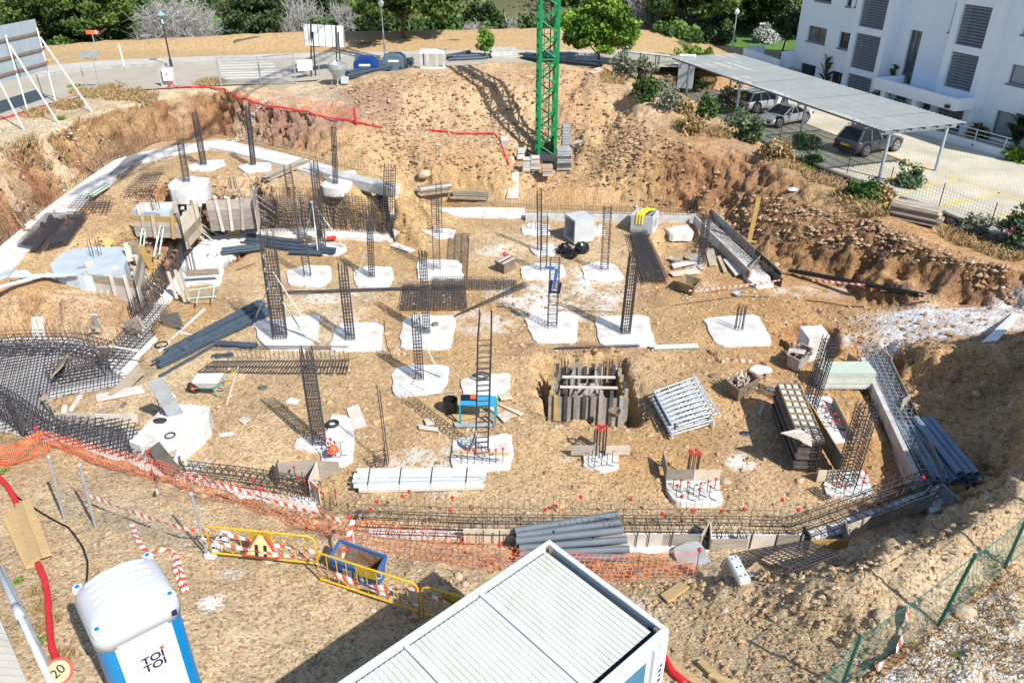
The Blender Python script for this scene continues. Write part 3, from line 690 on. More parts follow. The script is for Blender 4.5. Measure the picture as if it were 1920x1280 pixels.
# lawn of the golf course beyond the bank
mb = MB(); xs = [12+i*1.2 for i in range(26)]; ys = [65.5+i*.9 for i in range(16)]
for y in ys:
 for x in xs: mb.v.append((x, y + 1.2*math.sin(x*.5), HF(x, y + 1.2*math.sin(x*.5)) + .16))
for j in range(len(ys)-1):
 for i in range(len(xs)-1): a = j*len(xs)+i; mb.f.append((a, a+1, a+1+len(xs), a+len(xs)))
tag(mb.build('lawn', 'grass_green', smooth=True), kind='structure')
mb = MB(); mb.v = [(-34+i*2, 64+j*2.2, HF(-34+i*2, 64+j*2.2)+.3) for j in range(8) for i in range(5)]
mb.f = [(j*5+i, j*5+i+1, j*5+i+6, j*5+i+5) for j in range(7) for i in range(4)]
tag(mb.build('lawn', 'grass_green', smooth=True), kind='structure')
# ---------------------------------------------------------------- road, pavement, kerb, crossing
def sheet(name, A, B, m, zo, n=1):
 mb = MB()
 for a, b in zip(A, B):
  for k in range(n+1):
   p = a.lerp(b, k/n); mb.v.append((p.x, p.y, zroad(p.x, p.y)+zo))
 for i in range(len(A)-1):
  for k in range(n): a = i*(n+1)+k; mb.f.append((a, a+n+1, a+n+2, a+1))
 return tag(mb.build(name, m), kind='structure')
A_ = resample(rn, 60); B_ = resample(rf, 60)
sheet('road', A_, [a.lerp(b, .78) for a, b in zip(A_, B_)], 'asphalt', .0, 6)
sheet('pavement', [a.lerp(b, .80) for a, b in zip(A_, B_)], [a.lerp(b, 1.02) for a, b in zip(A_, B_)], 'pavement', .11, 3)
mb = MB()
K = [a.lerp(b, .79) for a, b in zip(A_, B_)]
for a, b in zip(K[:-1], K[1:]):
 mb.beam((a.x, a.y, zroad(a.x, a.y)+.05), (b.x, b.y, zroad(b.x, b.y)+.05), .2, .16)
tag(mb.build('kerb', 'kerb'), kind='structure')
mb = MB()
c0 = UR(412, 128); c1 = UR(520, 146); dn = (UR(412, 148) - UR(412, 118))
for i in range(7):
 p = UR(408 + i*1.5, 119 + i*4.7); e = UR(508 + i*4, 115 + i*4.9)
 d = (e-p).normalized(); s_ = V3((-d.y, d.x, 0))*.24
 mb.poly([(q.x, q.y, zroad(q.x, q.y)+.006) for q in (p-s_, e-s_, e+s_, p+s_)])
tag(mb.build('road_marking', 'road_paint'), kind='structure')
# ---------------------------------------------------------------- car park paving
m, t, b = nodes('paving'); n = t.nodes; L = t.links; b.inputs['Roughness'].default_value = .9
geo = n.new('ShaderNodeNewGeometry'); mp = n.new('ShaderNodeMapping'); mp.inputs['Rotation'].default_value = (0, 0, 1.23); L.new(geo.outputs['Position'], mp.inputs[0])
br = n.new('ShaderNodeTexBrick'); br.inputs['Scale'].default_value = 2.6; br.inputs['Color1'].default_value = (.55, .515, .40, 1); br.inputs['Color2'].default_value = (.63, .59, .47, 1); br.inputs['Mortar'].default_value = (.42, .385, .30, 1); br.inputs['Mortar Size'].default_value = .035
L.new(mp.outputs[0], br.inputs[0]); nz = n.new('ShaderNodeTexNoise'); nz.inputs['Scale'].default_value = .5; nz.inputs['Detail'].default_value = 6; L.new(geo.outputs['Position'], nz.inputs[0])
mr = n.new('ShaderNodeMapRange'); mr.inputs[1].default_value = .3; mr.inputs[2].default_value = .7; mr.inputs[3].default_value = .8; mr.inputs[4].default_value = 1.12; L.new(nz.outputs[0], mr.inputs[0])
sc = n.new('ShaderNodeVectorMath'); sc.operation = 'SCALE'; L.new(br.outputs[0], sc.inputs[0]); L.new(mr.outputs[0], sc.inputs['Scale']); L.new(sc.outputs[0], b.inputs['Base Color'])
bp = n.new('ShaderNodeBump'); bp.inputs['Strength'].default_value = .4; bp.inputs['Distance'].default_value = .02; L.new(br.outputs['Fac'], bp.inputs['Height']); bp.invert = True; L.new(bp.outputs[0], b.inputs['Normal']); M['paving'] = m
mb = MB(); mb.prism([(p.x, p.y) for p in PARKX], ZP-.08, ZP); tag(mb.build('car_park', 'paving'), kind='structure')
mb = MB()
def line_on(a, b, w_, z, mb):
 a, b = U(*a, z), U(*b, z); d = (b-a).normalized(); s_ = V3((-d.y, d.x, 0))*w_/2; mb.poly([a-s_, b-s_, b+s_, a+s_])
for a, b in [((1645,390),(1715,352)),((1715,352),(1800,336)),((1762,386),(1800,375)),((1800,336),(1925,380)),((1770,386),(1875,361)),((1840,413),(1925,396)),((1560,300),(1650,283)),((1650,283),(1720,310)),((1720,310),(1800,336)),((1660,336),(1745,311)),((1450,262),(1530,246)),((1530,246),(1600,268)),((1400,226),(1470,212))]:
 line_on(a, b, .12, ZP+.005, mb)
tag(mb.build('parking_line', 'yellow_line'), kind='structure')
# ================================================================ vegetation
RS = np.random.RandomState(11)
def leaf_mesh(P, size, tone, upbias=.5, aspect=1.6, rs=RS):
 n = len(P); d = rs.normal(size=(n, 3)); d[:, 2] += upbias; d /= np.linalg.norm(d, axis=1)[:, None]
 r = rs.normal(size=(n, 3)); u = np.cross(d, r); u /= np.linalg.norm(u, axis=1)[:, None]; v = np.cross(d, u)
 s = (np.asarray(size)*(.6+.8*rs.rand(n)))[:, None]; u = u*s*aspect*.5; v = v*s*.5
 V = np.stack([P-u, P-v*.9, P+u, P+v*.9], 1).reshape(-1, 3); T = np.repeat(tone, 4)
 return V, T
def leaf_obj(name, V, T, m, parent=None, kind=None):
 me = bpy.data.meshes.new(name); off = ORI.get(parent.name) if parent is not None else None
 if off is not None: V = V - np.array(off)
 n = len(V)//4; me.vertices.add(len(V)); me.vertices.foreach_set('co', V.ravel())
 me.loops.add(4*n); me.loops.foreach_set('vertex_index', np.arange(4*n, dtype=np.int32)); me.polygons.add(n); me.polygons.foreach_set('loop_start', np.arange(0, 4*n, 4, dtype=np.int32))
 at = me.attributes.new('leaf', 'FLOAT', 'POINT'); at.data.foreach_set('value', np.clip(T, 0, 1).astype(np.float32))
 me.materials.append(M[m]); me.update(calc_edges=True); o = bpy.data.objects.new(name, me); C.objects.link(o)
 if parent is not None: o.parent = parent; ORI[o.name] = off
 if kind: o['kind'] = kind
 return o
def crown_pts(c, rad, nclump, nleaf, clump_r, shell=.55, flat=.6, rs=RS):
 c = np.array(c); rad = np.array(rad); P = []; T = []
 for _ in range(nclump):
  d = rs.normal(size=3); d /= np.linalg.norm(d); d[2] = d[2] if d[2] > -.55 else -d[2]*.5
  cc = c + d*rad*(shell+(1-shell)*rs.rand()); k = int(nleaf/nclump*(.5+rs.rand())); r = clump_r*(.6+.8*rs.rand())
  q = rs.normal(size=(k, 3)); q /= np.linalg.norm(q, axis=1)[:, None]; q *= (rs.rand(k)**.45)[:, None]*r; q[:, 2] *= flat
  P.append(cc+q); T.append(np.clip(.45+.22*rs.randn()+.16*rs.randn(k), 0, 1))
 return np.concatenate(P), np.concatenate(T)
def limbs(mb, base, top, r, c, rad, n, rnd):
 mb.tube([base, base.lerp(top, .5)+V3((rnd.uniform(-.1, .1), rnd.uniform(-.1, .1), 0)), top], [r, r*.8, r*.55], 7)
 for i in range(n):
  a = 6.28*i/n+rnd.uniform(-.4, .4); e = V3((c[0]+math.cos(a)*rad[0]*.75, c[1]+math.sin(a)*rad[1]*.75, c[2]+rad[2]*rnd.uniform(-.3, .5)))
  s = base.lerp(top, rnd.uniform(.65, 1)); m_ = s.lerp(e, .5)+V3((0, 0, rnd.uniform(0, .3)*rad[2])); mb.tube([s, m_, e], [r*.45, r*.28, r*.1], 5)
def tree(name, label, base, trunk_h, rad, leaf, ncl=40, nl=5000, lsize=.22, clr=.7, tr=.16, cat='tree', group=None, lean=(0, 0), flat=.6, shell=.5):
 base = Vector(base); t = thing(name, label, cat, base, group=group); rnd = random.Random(hash(label) % 999)
 top = base+V3((lean[0], lean[1], trunk_h)); c = top+V3((0, 0, rad[2]*.45))
 mb = MB(); limbs(mb, base-V3((0, 0, .3)), top, tr, c, rad, 6, rnd); mb.build('trunk', 'trunk', t)
 P, T = crown_pts(c, rad, ncl, nl, clr, shell, flat); V, T = leaf_mesh(P, lsize, T); leaf_obj('crown', V, T, leaf, t); return t
def bush(name, label, base, rad, leaf, ncl=18, nl=1500, lsize=.16, clr=.45, cat='bush', group=None, flowers=None, nf=0):
 base = Vector(base); t = thing(name, label, cat, base, group=group); c = base+V3((0, 0, rad[2]*.45))
 rnd = random.Random(hash(label) % 997); mb = MB()
 for i in range(5):
  a = rnd.random()*6.28; mb.tube([base-V3((0, 0, .15)), base.lerp(c, .6)+V3((math.cos(a)*rad[0]*.4, math.sin(a)*rad[1]*.4, 0)), c+V3((math.cos(a)*rad[0]*.75, math.sin(a)*rad[1]*.75, rad[2]*.3))], [.05, .03, .01], 4)
 mb.build('stems', 'trunk', t)
 P, T = crown_pts(c, rad, ncl, nl, clr, .35, .8); V, T = leaf_mesh(P, lsize, T); leaf_obj('foliage', V, T, leaf, t)
 if flowers:
  P, T = crown_pts(c, [r*1.08 for r in rad], 26, nf, clr*.4, .8, .8); V, T = leaf_mesh(P, lsize*.8, T); leaf_obj('blossom', V, T, 'leaf_pinkflower' if flowers == 'pink' else 'leaf_flower', t)
 return t
leafmat('leaf_pinkflower', (.42, .12, .20), (.70, .36, .42))
def dead_bush(name, label, base, rad, n, group=None, cat='bush'):
 base = Vector(base); t = thing(name, label, cat, base, group=group); rnd = random.Random(hash(label) % 991)
 mb = MB(); fine = MB()
 for i in range(n):
  a = rnd.random()*6.28; el = rnd.uniform(.15, 1.45); q = rnd.uniform(.55, 1.05)
  d = V3((math.cos(a)*math.cos(el)*rad[0], math.sin(a)*math.cos(el)*rad[1], math.sin(el)*rad[2]))*q
  s = base+V3((math.cos(a), math.sin(a), 0))*rnd.uniform(0, .35)*rad[0]; m_ = s+d*.55+V3((0, 0, rad[2]*.2)); e = s+d-V3((0, 0, rad[2]*.12*rnd.random()))
  (mb if i % 6 == 0 else fine).tube([s, m_, e], [.05, .03, .012] if i % 6 == 0 else [.03, .022, .01], 3, False)
  for k in range(7):
   b_ = s.lerp(m_, rnd.uniform(.5, 1)) if k < 3 else m_.lerp(e, rnd.random())
   f = b_+V3((rnd.uniform(-1, 1)*rad[0], rnd.uniform(-1, 1)*rad[1], rnd.uniform(-.5, .8)*rad[2]))*.26; fine.tube([b_, b_.lerp(f, .5)+V3((0, 0, .06)), f], [.018, .014, .007], 3, False)
 mb.build('branches', 'twig_grey', t); stuffpart(fine.build('twigs', 'twig_grey', t)); return t
random.seed(5)
def farbase(px, py):
 return G(px, py)
def at_depth(px, y):
 """ground point on a photo column at a given distance"""
 x = 0
 for _ in range(4):
  z = H(x, y); d = y*cP+(CAMH-z)*sP; x = (px-960)/FPX*d
 return V3((x, y, H(x, y)))
def sized(px, y, wpx, hpx):
 b = at_depth(px, y); d = y*cP+(CAMH-b.z)*sP; return b, wpx/FPX*d/2, hpx/FPX*d
# tall trees beyond the mulch bank: (column px, depth m, width px, top row px)
def by_top(px, y, wpx, ytop):
 b = at_depth(px, y); d = y*cP+(CAMH-b.z)*sP; zt = topz(b, ytop); return b, wpx/FPX*d/2, max(.6, zt-b.z)
for px, y, wpx, yt, lab, kind in [
 (95, 66, 150, -25, 'dense dark pine at the far left behind the billboard', 'pine'),
 (185, 65.5, 175, -40, 'large olive-green pine behind the orange direction sign', 'pine'),
 (60, 74, 120, -20, 'light green pine at the top left corner behind the lawn', 'pine'),
 (490, 66, 130, -30, 'dark green oak between two grey leafless thickets', 'oak'),
 (600, 72, 130, -40, 'olive tree rising over the grey thicket behind the white billboard', 'oak'),
 (1290, 65.5, 200, -45, 'spreading umbrella pine behind the gate pillar', 'umbrella'),
 (1420, 79, 150, -50, 'dense pine behind the golf lawn', 'pine'),
 (1350, 82, 120, -40, 'tall dark tree behind the left end of the lawn', 'oak'),
 (1215, 68, 90, -45, 'pine with a bare lower trunk left of the umbrella pine', 'pine'),
 (1480, 76, 100, -60, 'dark tree touching the corner of the white building', 'oak')]:
 b, rx, h = by_top(px, y, wpx, yt)
 if kind == 'umbrella': tree('umbrella_pine', lab, b, h*.5, (rx, rx*.9, h*.36), 'leaf_pine', 60, 11000, .2, .8, .28)
 elif kind == 'pine': tree('pine_tree', lab, b, h*.32, (rx, rx*.9, h*.55), 'leaf_pine', 60, 10000, .2, .85, .25)
 else: tree('oak_tree', lab, b, h*.28, (rx, rx*.9, h*.56), 'leaf_dark', 50, 8500, .2, .8, .2)
def roadside(px, py, wpx, ytop, **k):
 b = UR(px, py); b.z = H(b.x, b.y); d = b.y*cP+(CAMH-b.z)*sP; return b, wpx/FPX*d/2, topz(b, ytop)-b.z
b = at_depth(757, 59.6); rx = 3.9
tree('pine_tree', 'round bright pine with a short trunk on the mulch bank', b, 1.35, (3.9, 3.6, 2.5), 'leaf_pine', 85, 15000, .2, .8, .2, shell=.45)
b = V3((UR(1122, 122).x, UR(1122, 122).y, 4.2)); tree('broadleaf_tree', 'bright green broadleaf tree on the roadside behind the crane', b, .95, (2.4, 2.2, 2.25), 'leaf_bright', 100, 15000, .18, .5, .11, shell=.45)
b = V3((UR(912, 98).x, UR(912, 98).y-2.5, 4.2)); tree('sapling', 'slim young green tree on the roadside left of the slab stack', b, .45, (.52, .5, 1.0), 'leaf_bright', 22, 1500, .13, .3, .04)
b = at_depth(1461, 60.2); tree('sapling', 'young tree with a dark trunk beside the white building corner', b, 1.5, (.95, .9, 1.0), 'leaf_dark', 26, 2600, .16, .4, .08, lean=(.3, 0))
for px, y, wpx, yt, lab, n in [(345, 64.5, 175, -8, 'huge grey leafless thicket in the middle left background', 420), (575, 66.5, 105, -15, 'tall grey leafless bush right of the dark oak', 230), (650, 67, 90, 0, 'grey leafless bush behind the lamp post in the middle', 200),
 (1200, 66.5, 80, -30, 'grey leafless tree behind the bright roadside tree', 170), (885, 66, 55, 34, 'low grey dry bush right of the round pine', 90), (960, 67.5, 50, 30, 'pale dry shrub left of the crane', 90), (540, 65, 60, 30, 'pale dry shrub at the foot of the dark oak', 80), (1085, 66, 40, 20, 'grey dry shrub just right of the crane', 70)]:
 b, rx, h = by_top(px, y, wpx, yt); dead_bush('dry_thicket', lab, b, (rx, rx*.8, h), n)
for px, y, wpx, yt, lab, lf in [(125, 63.2, 60, 72, 'low scrub at the foot of the left pines', 'leaf_scrub'), (620, 64.5, 90, 32, 'green shrub between the white billboard and the pine', 'leaf_scrub'), (445, 64.5, 60, 48, 'dark shrub right of the large grey thicket', 'leaf_dark'),
 (830, 64.5, 60, 20, 'green shrub at the right foot of the round pine', 'leaf_scrub'), (912, 72, 60, -5, 'rounded dark green shrub on the hillside left of the crane', 'leaf_dark'), (1340, 63.5, 65, 48, 'rounded dark shrub at the left edge of the lawn', 'leaf_dark'), (1255, 63.2, 60, 60, 'low green shrub under the umbrella pine', 'leaf_scrub'),
 (1432, 73.5, 34, 50, 'white flowering shrub on the lawn, left of a pair', 'leaf_flower'), (1455, 74.5, 30, 47, 'white flowering shrub on the lawn, right of a pair', 'leaf_flower'), (1290, 63, 40, 62, 'small scrub at the trunk of the umbrella pine', 'leaf_scrub'), (700, 65, 80, 30, 'green shrub left of the round pine', 'leaf_scrub'), (1000, 66, 60, 40, 'green shrub behind the crane mast', 'leaf_scrub')]:
 b, rx, h = by_top(px, y, wpx, yt); bush('shrub', lab, b, (rx, rx*.8, h*.8), lf, 26, 2600, .17, .5)
# the far scrub reads as one mass
P_, T_ = [], []
rs2 = np.random.RandomState(21)
for _ in range(800):
 y = 67+rs2.rand()**1.5*60; x = (rs2.rand()*2-1)*(y*.78); r = .7+rs2.rand()*1.9
 if 14 < x < 34 and y < 80: continue
 if -30 < x < -24 and y < 78: continue
 p, t_ = crown_pts((x, y, HF(x, y)+r*.35), (r*1.2, r*1.1, r*(.7+.5*rs2.rand())), 9, 300, r*.45, .4, .8, rs2); P_.append(p); T_.append(np.clip(t_+rs2.randn()*.22, 0, 1))
V, T = leaf_mesh(np.concatenate(P_), .26, np.concatenate(T_)); so_ = leaf_obj('hillside_scrub', V, T, 'leaf_scrub', None, 'stuff')
# weeds along the fence, shrubs and flowering oleanders by the car park
def wb(px, py, wpx, hpx):
 b = G(px, py); d = b.y*cP+(CAMH-b.z)*sP; return b, wpx/FPX*d/2, hpx/FPX*d
for px, py, wpx, hpx, lab, lf, fl in [
 (1172, 150, 50, 52, 'bushy weed behind the fence, nearest the bright tree', 'leaf_grey', None), (1212, 152, 46, 44, 'grey green shrub against the dark gate', 'leaf_grey', None), (1205, 185, 48, 40, 'feathery green weed on the crest of the bank', 'leaf_scrub', None),
 (1235, 180, 50, 36, 'silvery bush on the crest below the gate', 'leaf_grey', None), (1255, 205, 46, 36, 'dusty green weed beside the end post of the carport', 'leaf_grey', None), (1280, 212, 34, 22, 'rusty dry weed on the bank crest', 'leaf_dry', None),
 (1320, 222, 48, 46, 'green weed left of the pink oleander', 'leaf_scrub', None), (1370, 215, 56, 52, 'pink oleander in front of the white car', 'leaf_oleander', 'pink'), (1395, 262, 82, 60, 'broad bluish weed in front of the silver car', 'leaf_oleander', None),
 (1505, 292, 58, 48, 'green oleander left of the dark car', 'leaf_oleander', None), (1692, 366, 54, 58, 'round green oleander on the paving edge by the last post', 'leaf_oleander', None), (1905, 470, 70, 86, 'pink oleander cut by the right frame edge', 'leaf_oleander', 'pink'),
 (1615, 376, 70, 34, 'low green weed patch at the foot of the stone wall', 'leaf_scrub', None), (1520, 316, 34, 24, 'small green weed against the stone wall', 'leaf_scrub', None), (1450, 300, 60, 34, 'dry brown weed along the crest', 'leaf_dry', None), (1648, 380, 44, 30, 'tawny dry weed left of the plank stack', 'leaf_dry', None),
 (1305, 118, 90, 24, 'trimmed green hedge beside the white gate pillar', 'leaf_bright', None), (1290, 162, 70, 22, 'dark low planting at the head of the car park', 'leaf_dark', None), (1830, 440, 70, 30, 'grey dry brush right of the plank stack', 'leaf_grey', None), (1300, 246, 40, 24, 'ochre dry weed halfway along the crest', 'leaf_dry', None)]:
 b, rx, h = wb(px, py, wpx, hpx); bush('oleander' if 'oleander' in lab else ('hedge' if 'hedge' in lab else 'weed'), lab, b, (rx, rx*.8, h*.75), lf, 24, 2100, .11, .34, cat='hedge' if 'hedge' in lab else 'plant', flowers=fl, nf=260)
# dry grass: one mass
def tufts(name, spots, m, n, hgt, kind='stuff', bw=1.0):
 P0 = []; rs = np.random.RandomState(5)
 V = []; T = []
 for (px, py, rpx, k) in spots:
  c = G(px, py); r = rpx/FPX*(c.y*cP+(CAMH-c.z)*sP)
  for _ in range(int(n*k)):
   a = rs.rand()*6.28; q = r*math.sqrt(rs.rand()); x = c.x+math.cos(a)*q; y = c.y+math.sin(a)*q*1.2; z = H(x, y)
   h = hgt*(.5+rs.rand()); lx, ly = rs.randn(2)*h*.45; w_ = (.02+.015*rs.rand())*bw; an = rs.rand()*3.14; ux, uy = math.cos(an)*w_, math.sin(an)*w_
   V += [(x-ux, y-uy, z-.02), (x+ux, y+uy, z-.02), (x+lx*.6+ux*.6, y+ly*.6+uy*.6, z+h*.7), (x+lx, y+ly, z+h*.9)]; T += [rs.rand()]*4
 return leaf_obj(name, np.array(V), np.array(T), m, None, kind)
tufts('dry_grass', [(180,178,30,1),(230,180,34,1.2),(205,168,20,.8),(130,200,24,.8),(395,158,26,1.3),(270,185,24,.7),(150,175,16,.6),(70,215,26,.5),(1470,306,40,1.2),(1540,338,40,1.2),(1600,372,36,1),(1290,235,26,.8),(1345,250,26,.8),(1150,150,24,.6),(1640,395,28,.8),(1800,448,40,1.0),(1870,474,40,.9),(60,260,22,.3),(25,280,22,.3),(120,290,10,.2),], 'leaf_dry', 700, .24, bw=.5)
tufts('dry_grass', [(1800,1200,60,1),(1860,1130,50,1),(1720,1250,50,.8),(1900,1230,50,1),(1880,1080,30,.5),(90,1170,22,.6),(70,1110,14,.4),(115,1235,22,.8),(80,1140,14,.4)], 'leaf_dry', 520, .10, bw=.22)
tufts('grass_clumps', [(140,165,10,.5),(115,225,5,.3),(1620,378,30,.6),(1510,318,16,.5)], 'leaf_bright', 300, .18)
tufts('grass_clumps', [(35,1090,8,.4),(6,885,10,.5),(80,1200,12,.5),(1790,1230,10,.4)], 'leaf_bright', 300, .06, bw=.2)
# ---------------------------------------------------------------- stones
def scatter(name, n, region, smin, smax, m, seed, emb=.3):
 rnd = random.Random(seed); mb = MB(); k = 0
 while k < n:
  x, y = region(rnd)
  r = smin+(smax-smin)*rnd.random()**6
  mb.rock((x, y, H(x, y)+r*(.25-emb*.3)), r, rnd); k += 1
 o = mb.build(name, m, local=True); o['kind'] = 'stuff'; return o
def stone_mat(name, cols):
 m, t, b = nodes(name); n = t.nodes; L = t.links; b.inputs['Roughness'].default_value = 1; b.inputs['Specular IOR Level'].default_value = .15
 geo = n.new('ShaderNodeNewGeometry'); cr = n.new('ShaderNodeValToRGB'); L.new(geo.outputs['Random Per Island'], cr.inputs[0]); cr.color_ramp.interpolation = 'LINEAR'
 e = cr.color_ramp.elements; e[0].color = (*cols[0], 1); e[1].color = (*cols[-1], 1)
 for i, c in enumerate(cols[1:-1]): e.new((i+1)/(len(cols)-1)).color = (*c, 1)
 L.new(cr.outputs[0], b.inputs['Base Color']); M[name] = m
stone_mat('stones_tan', [(.27, .175, .095), (.40, .275, .15), (.46, .35, .215), (.36, .22, .115), (.52, .43, .31)])
stone_mat('stones_red', [(.25, .14, .09), (.38, .24, .135), (.45, .33, .20), (.31, .17, .105), (.52, .42, .30)])
stone_mat('stones_white', [(.55, .52, .47), (.70, .68, .64), (.45, .40, .32), (.75, .74, .70)])
def reg_quad(l, z=0):
 P = [G(*p) for p in l]
 def f(r):
  u, v = r.random(), r.random(); a = P[0].lerp(P[1], u); b = P[3].lerp(P[2], u); p = a.lerp(b, v); return p.x, p.y
 return f
def not_in(f, polys):
 def inside(x, y):
  for P in polys:
   c = False; n = len(P)
   for i in range(n):
    xa, ya, xb, yb = P[i][0], P[i][1], P[(i+1) % n][0], P[(i+1) % n][1]
    if (ya > y) != (yb > y) and x < (xb-xa)*(y-ya)/(yb-ya)+xa: c = not c
   if c: return True
  return False
 def g(r):
  while True:
   x, y = f(r)
   if not inside(x, y): return x, y
 return g
NO = padpolys+[LSTRIP, BSTRIP, RAFT, BWALL, RWALL, BLOCK, ringpoly]
scatter('pit_gravel', 8000, not_in(reg_quad([(330,520),(1500,540),(1700,960),(250,960)]), NO), .012, .12, 'stones_tan', 1)
scatter('pit_gravel', 3500, not_in(reg_quad([(700,400),(1330,410),(1560,600),(430,560)]), NO), .012, .11, 'stones_tan', 2)
scatter('mound_gravel', 8000, reg_quad([(620,165),(1110,130),(1240,330),(760,330)]), .018, .15, 'stones_red', 3)
scatter('bank_gravel', 3600, reg_quad([(1130,190),(1900,510),(1900,570),(1130,330)]), .02, .16, 'stones_red', 4)
scatter('terrace_gravel', 2200, not_in(reg_quad([(300,290),(720,330),(480,470),(60,520)]), NO), .02, .10, 'stones_tan', 5)
scatter('cut_gravel', 2000, reg_quad([(0,300),(800,230),(740,330),(0,430)]), .03, .15, 'stones_red', 6)
scatter('near_gravel', 6500, reg_quad([(0,900),(1250,1085),(1250,1280),(0,1280)]), .006, .07, 'stones_tan', 7)
scatter('near_gravel', 5500, reg_quad([(1180,1090),(1900,930),(1900,1280),(1180,1280)]), .007, .085, 'stones_tan', 8)
scatter('white_gravel', 5000, reg_quad([(1640,1280),(1900,1080),(1930,1280),(1700,1290)]), .012, .05, 'stones_white', 9)
scatter('rim_gravel', 1500, reg_quad([(0,230),(600,165),(480,190),(0,300)]), .02, .09, 'stones_white', 10)
scatter('spoil_gravel', 2200, reg_quad([(1500,560),(1920,560),(1920,900),(1660,690)]), .02, .13, 'stones_red', 12)
def boulder(px, py, rpx, label, m='stones_tan'):
 p = G(px, py); r = rpx/FPX*(p.y*cP+(CAMH-p.z)*sP); rnd = random.Random(px)
 bm = bmesh.new(); bmesh.ops.create_icosphere(bm, subdivisions=2, radius=1)
 for v in bm.verts: v.co = V3((v.co.x*r, v.co.y*r*.8, v.co.z*r*.65))*(1+.28*mnoise.noise(v.co*1.6+V3((px, 0, 0))))
 me = bpy.data.meshes.new('boulder'); bm.to_mesh(me); bm.free(); me.materials.append(M[m]); o = bpy.data.objects.new('boulder', me); C.objects.link(o); o.location = p+V3((0, 0, r*.2)); o.rotation_euler = (.3, .2, px)
 tag(o, label, 'rock', 'loose rocks lying on the soil')
for a in [(502,1052,12,'flat tan rock under the first yellow barrier'),(477,1044,8,'small rock left of the flat tan one under the first barrier'),(860,1080,9,'pale rock left of the cabin roof edge'),(872,1096,8,'round pale rock just below another near the cabin'),(725,1105,9,'pale rock beside the blue skip corner'),(1806,1150,22,'big grey rock beside the second green post'),(1650,1155,15,'large tan rock in the rough ground left of the green mesh'),(530,1090,7,'lone pale rock below the first barrier'),(1490,678,7,'rock by the concrete cube hole'),(1607,680,8,'rock at the head of the right trench'),(1499,903,9,'tan rock left of the low board near the trench'),(1360,905,10,'grey rock at the edge of the crossed footing pad'),(795,330,14,'pale rock slab leaning in the back slope'),(1455,498,7,'white rock beside the right trench end'),(700,1145,8,'round stone between the barriers and the shade'),(1830,740,10,'clod at the shaded right bank')]: boulder(*a)
# ================================================================ white apartment building
BU = V3((.33, -.944, 0)); BN = V3((-.944, -.33, 0)); BO = U(1480, 150, ZP)
t = thing('apartment_building', 'white modern apartment building with grey louvred shutters beyond the carport', 'building', BO)
def W(u, z, n=0.0): return BO+BU*u+BN*n+V3((0, 0, z))
def slab(mb, u0, u1, z0, z1, n0, n1):
 mb.hexa([W(u0, z0, n1), W(u0, z0, n0), W(u1, z0, n0), W(u1, z0, n1)], [W(u0, z1, n1), W(u0, z1, n0), W(u1, z1, n0), W(u1, z1, n1)])
OPEN = []   # rectangles cut from the facade
def facade(u0, u1, z0, z1, n, opens, depth=.3):
 us = sorted(set([u0, u1]+[o[0] for o in opens]+[o[1] for o in opens])); zs = sorted(set([z0, z1]+[o[2] for o in opens]+[o[3] for o in opens])); mb = MB()
 for a, b_ in zip(us[:-1], us[1:]):
  run = None
  for c, d in zip(zs[:-1], zs[1:]):
   hole = any(o[0]-1e-6 <= a and b_ <= o[1]+1e-6 and o[2]-1e-6 <= c and d <= o[3]+1e-6 for o in opens)
   if hole:
    if run: slab(mb, a, b_, run[0], run[1], n-depth, n); run = None
   else: run = (run[0], d) if run else (c, d)
  if run: slab(mb, a, b_, run[0], run[1], n-depth, n)
 return mb
WIN = [(1.1,2.97,2.81,3.78),(4.24,5.55,2.81,3.8),(1.3,2.85,5.35,6.3),(4.3,4.75,5.3,6.3),(5.1,5.5,5.35,6.3),(.94,2.55,-.5,1.36),(4.16,5.5,-.5,1.38),(16.87,19.2,2.93,3.88),(16.8,18.6,.3,1.55),(16.87,19.2,5.3,6.3)]
f1 = facade(0, 5.6, -.7, 9, 0, [w_ for w_ in WIN if w_[0] < 5.6]); f1.build('wall', 'white_wall_skytint', t)
f2 = facade(8.6, 13.1, -.7, 9, -.55, [(9.5,10.38,.6,4.57),(12.2,13.03,4.78,6.28),(10.9,12.9,-.6,1.4)]); f2.build('wall', 'white_wall_skytint', t)
f3 = facade(15.8, 26, -.7, 9, -.35, [w_ for w_ in WIN if w_[0] > 15.8]); f3.build('wall', 'white_wall_skytint', t)
mb = MB(); slab(mb, 0, .3, -.7, 9, -9, -.302); slab(mb, 0, 26, -.7, 9, -9.3, -9); slab(mb, .3, 26, 8.8, 9, -9, -.7); mb.build('roof', 'white_wall_skytint', t)
mb = MB(); slab(mb, .3, 26, -.7, 8.7, -2.4, -2.2); mb.build('inner_wall', 'frame_grey', t)
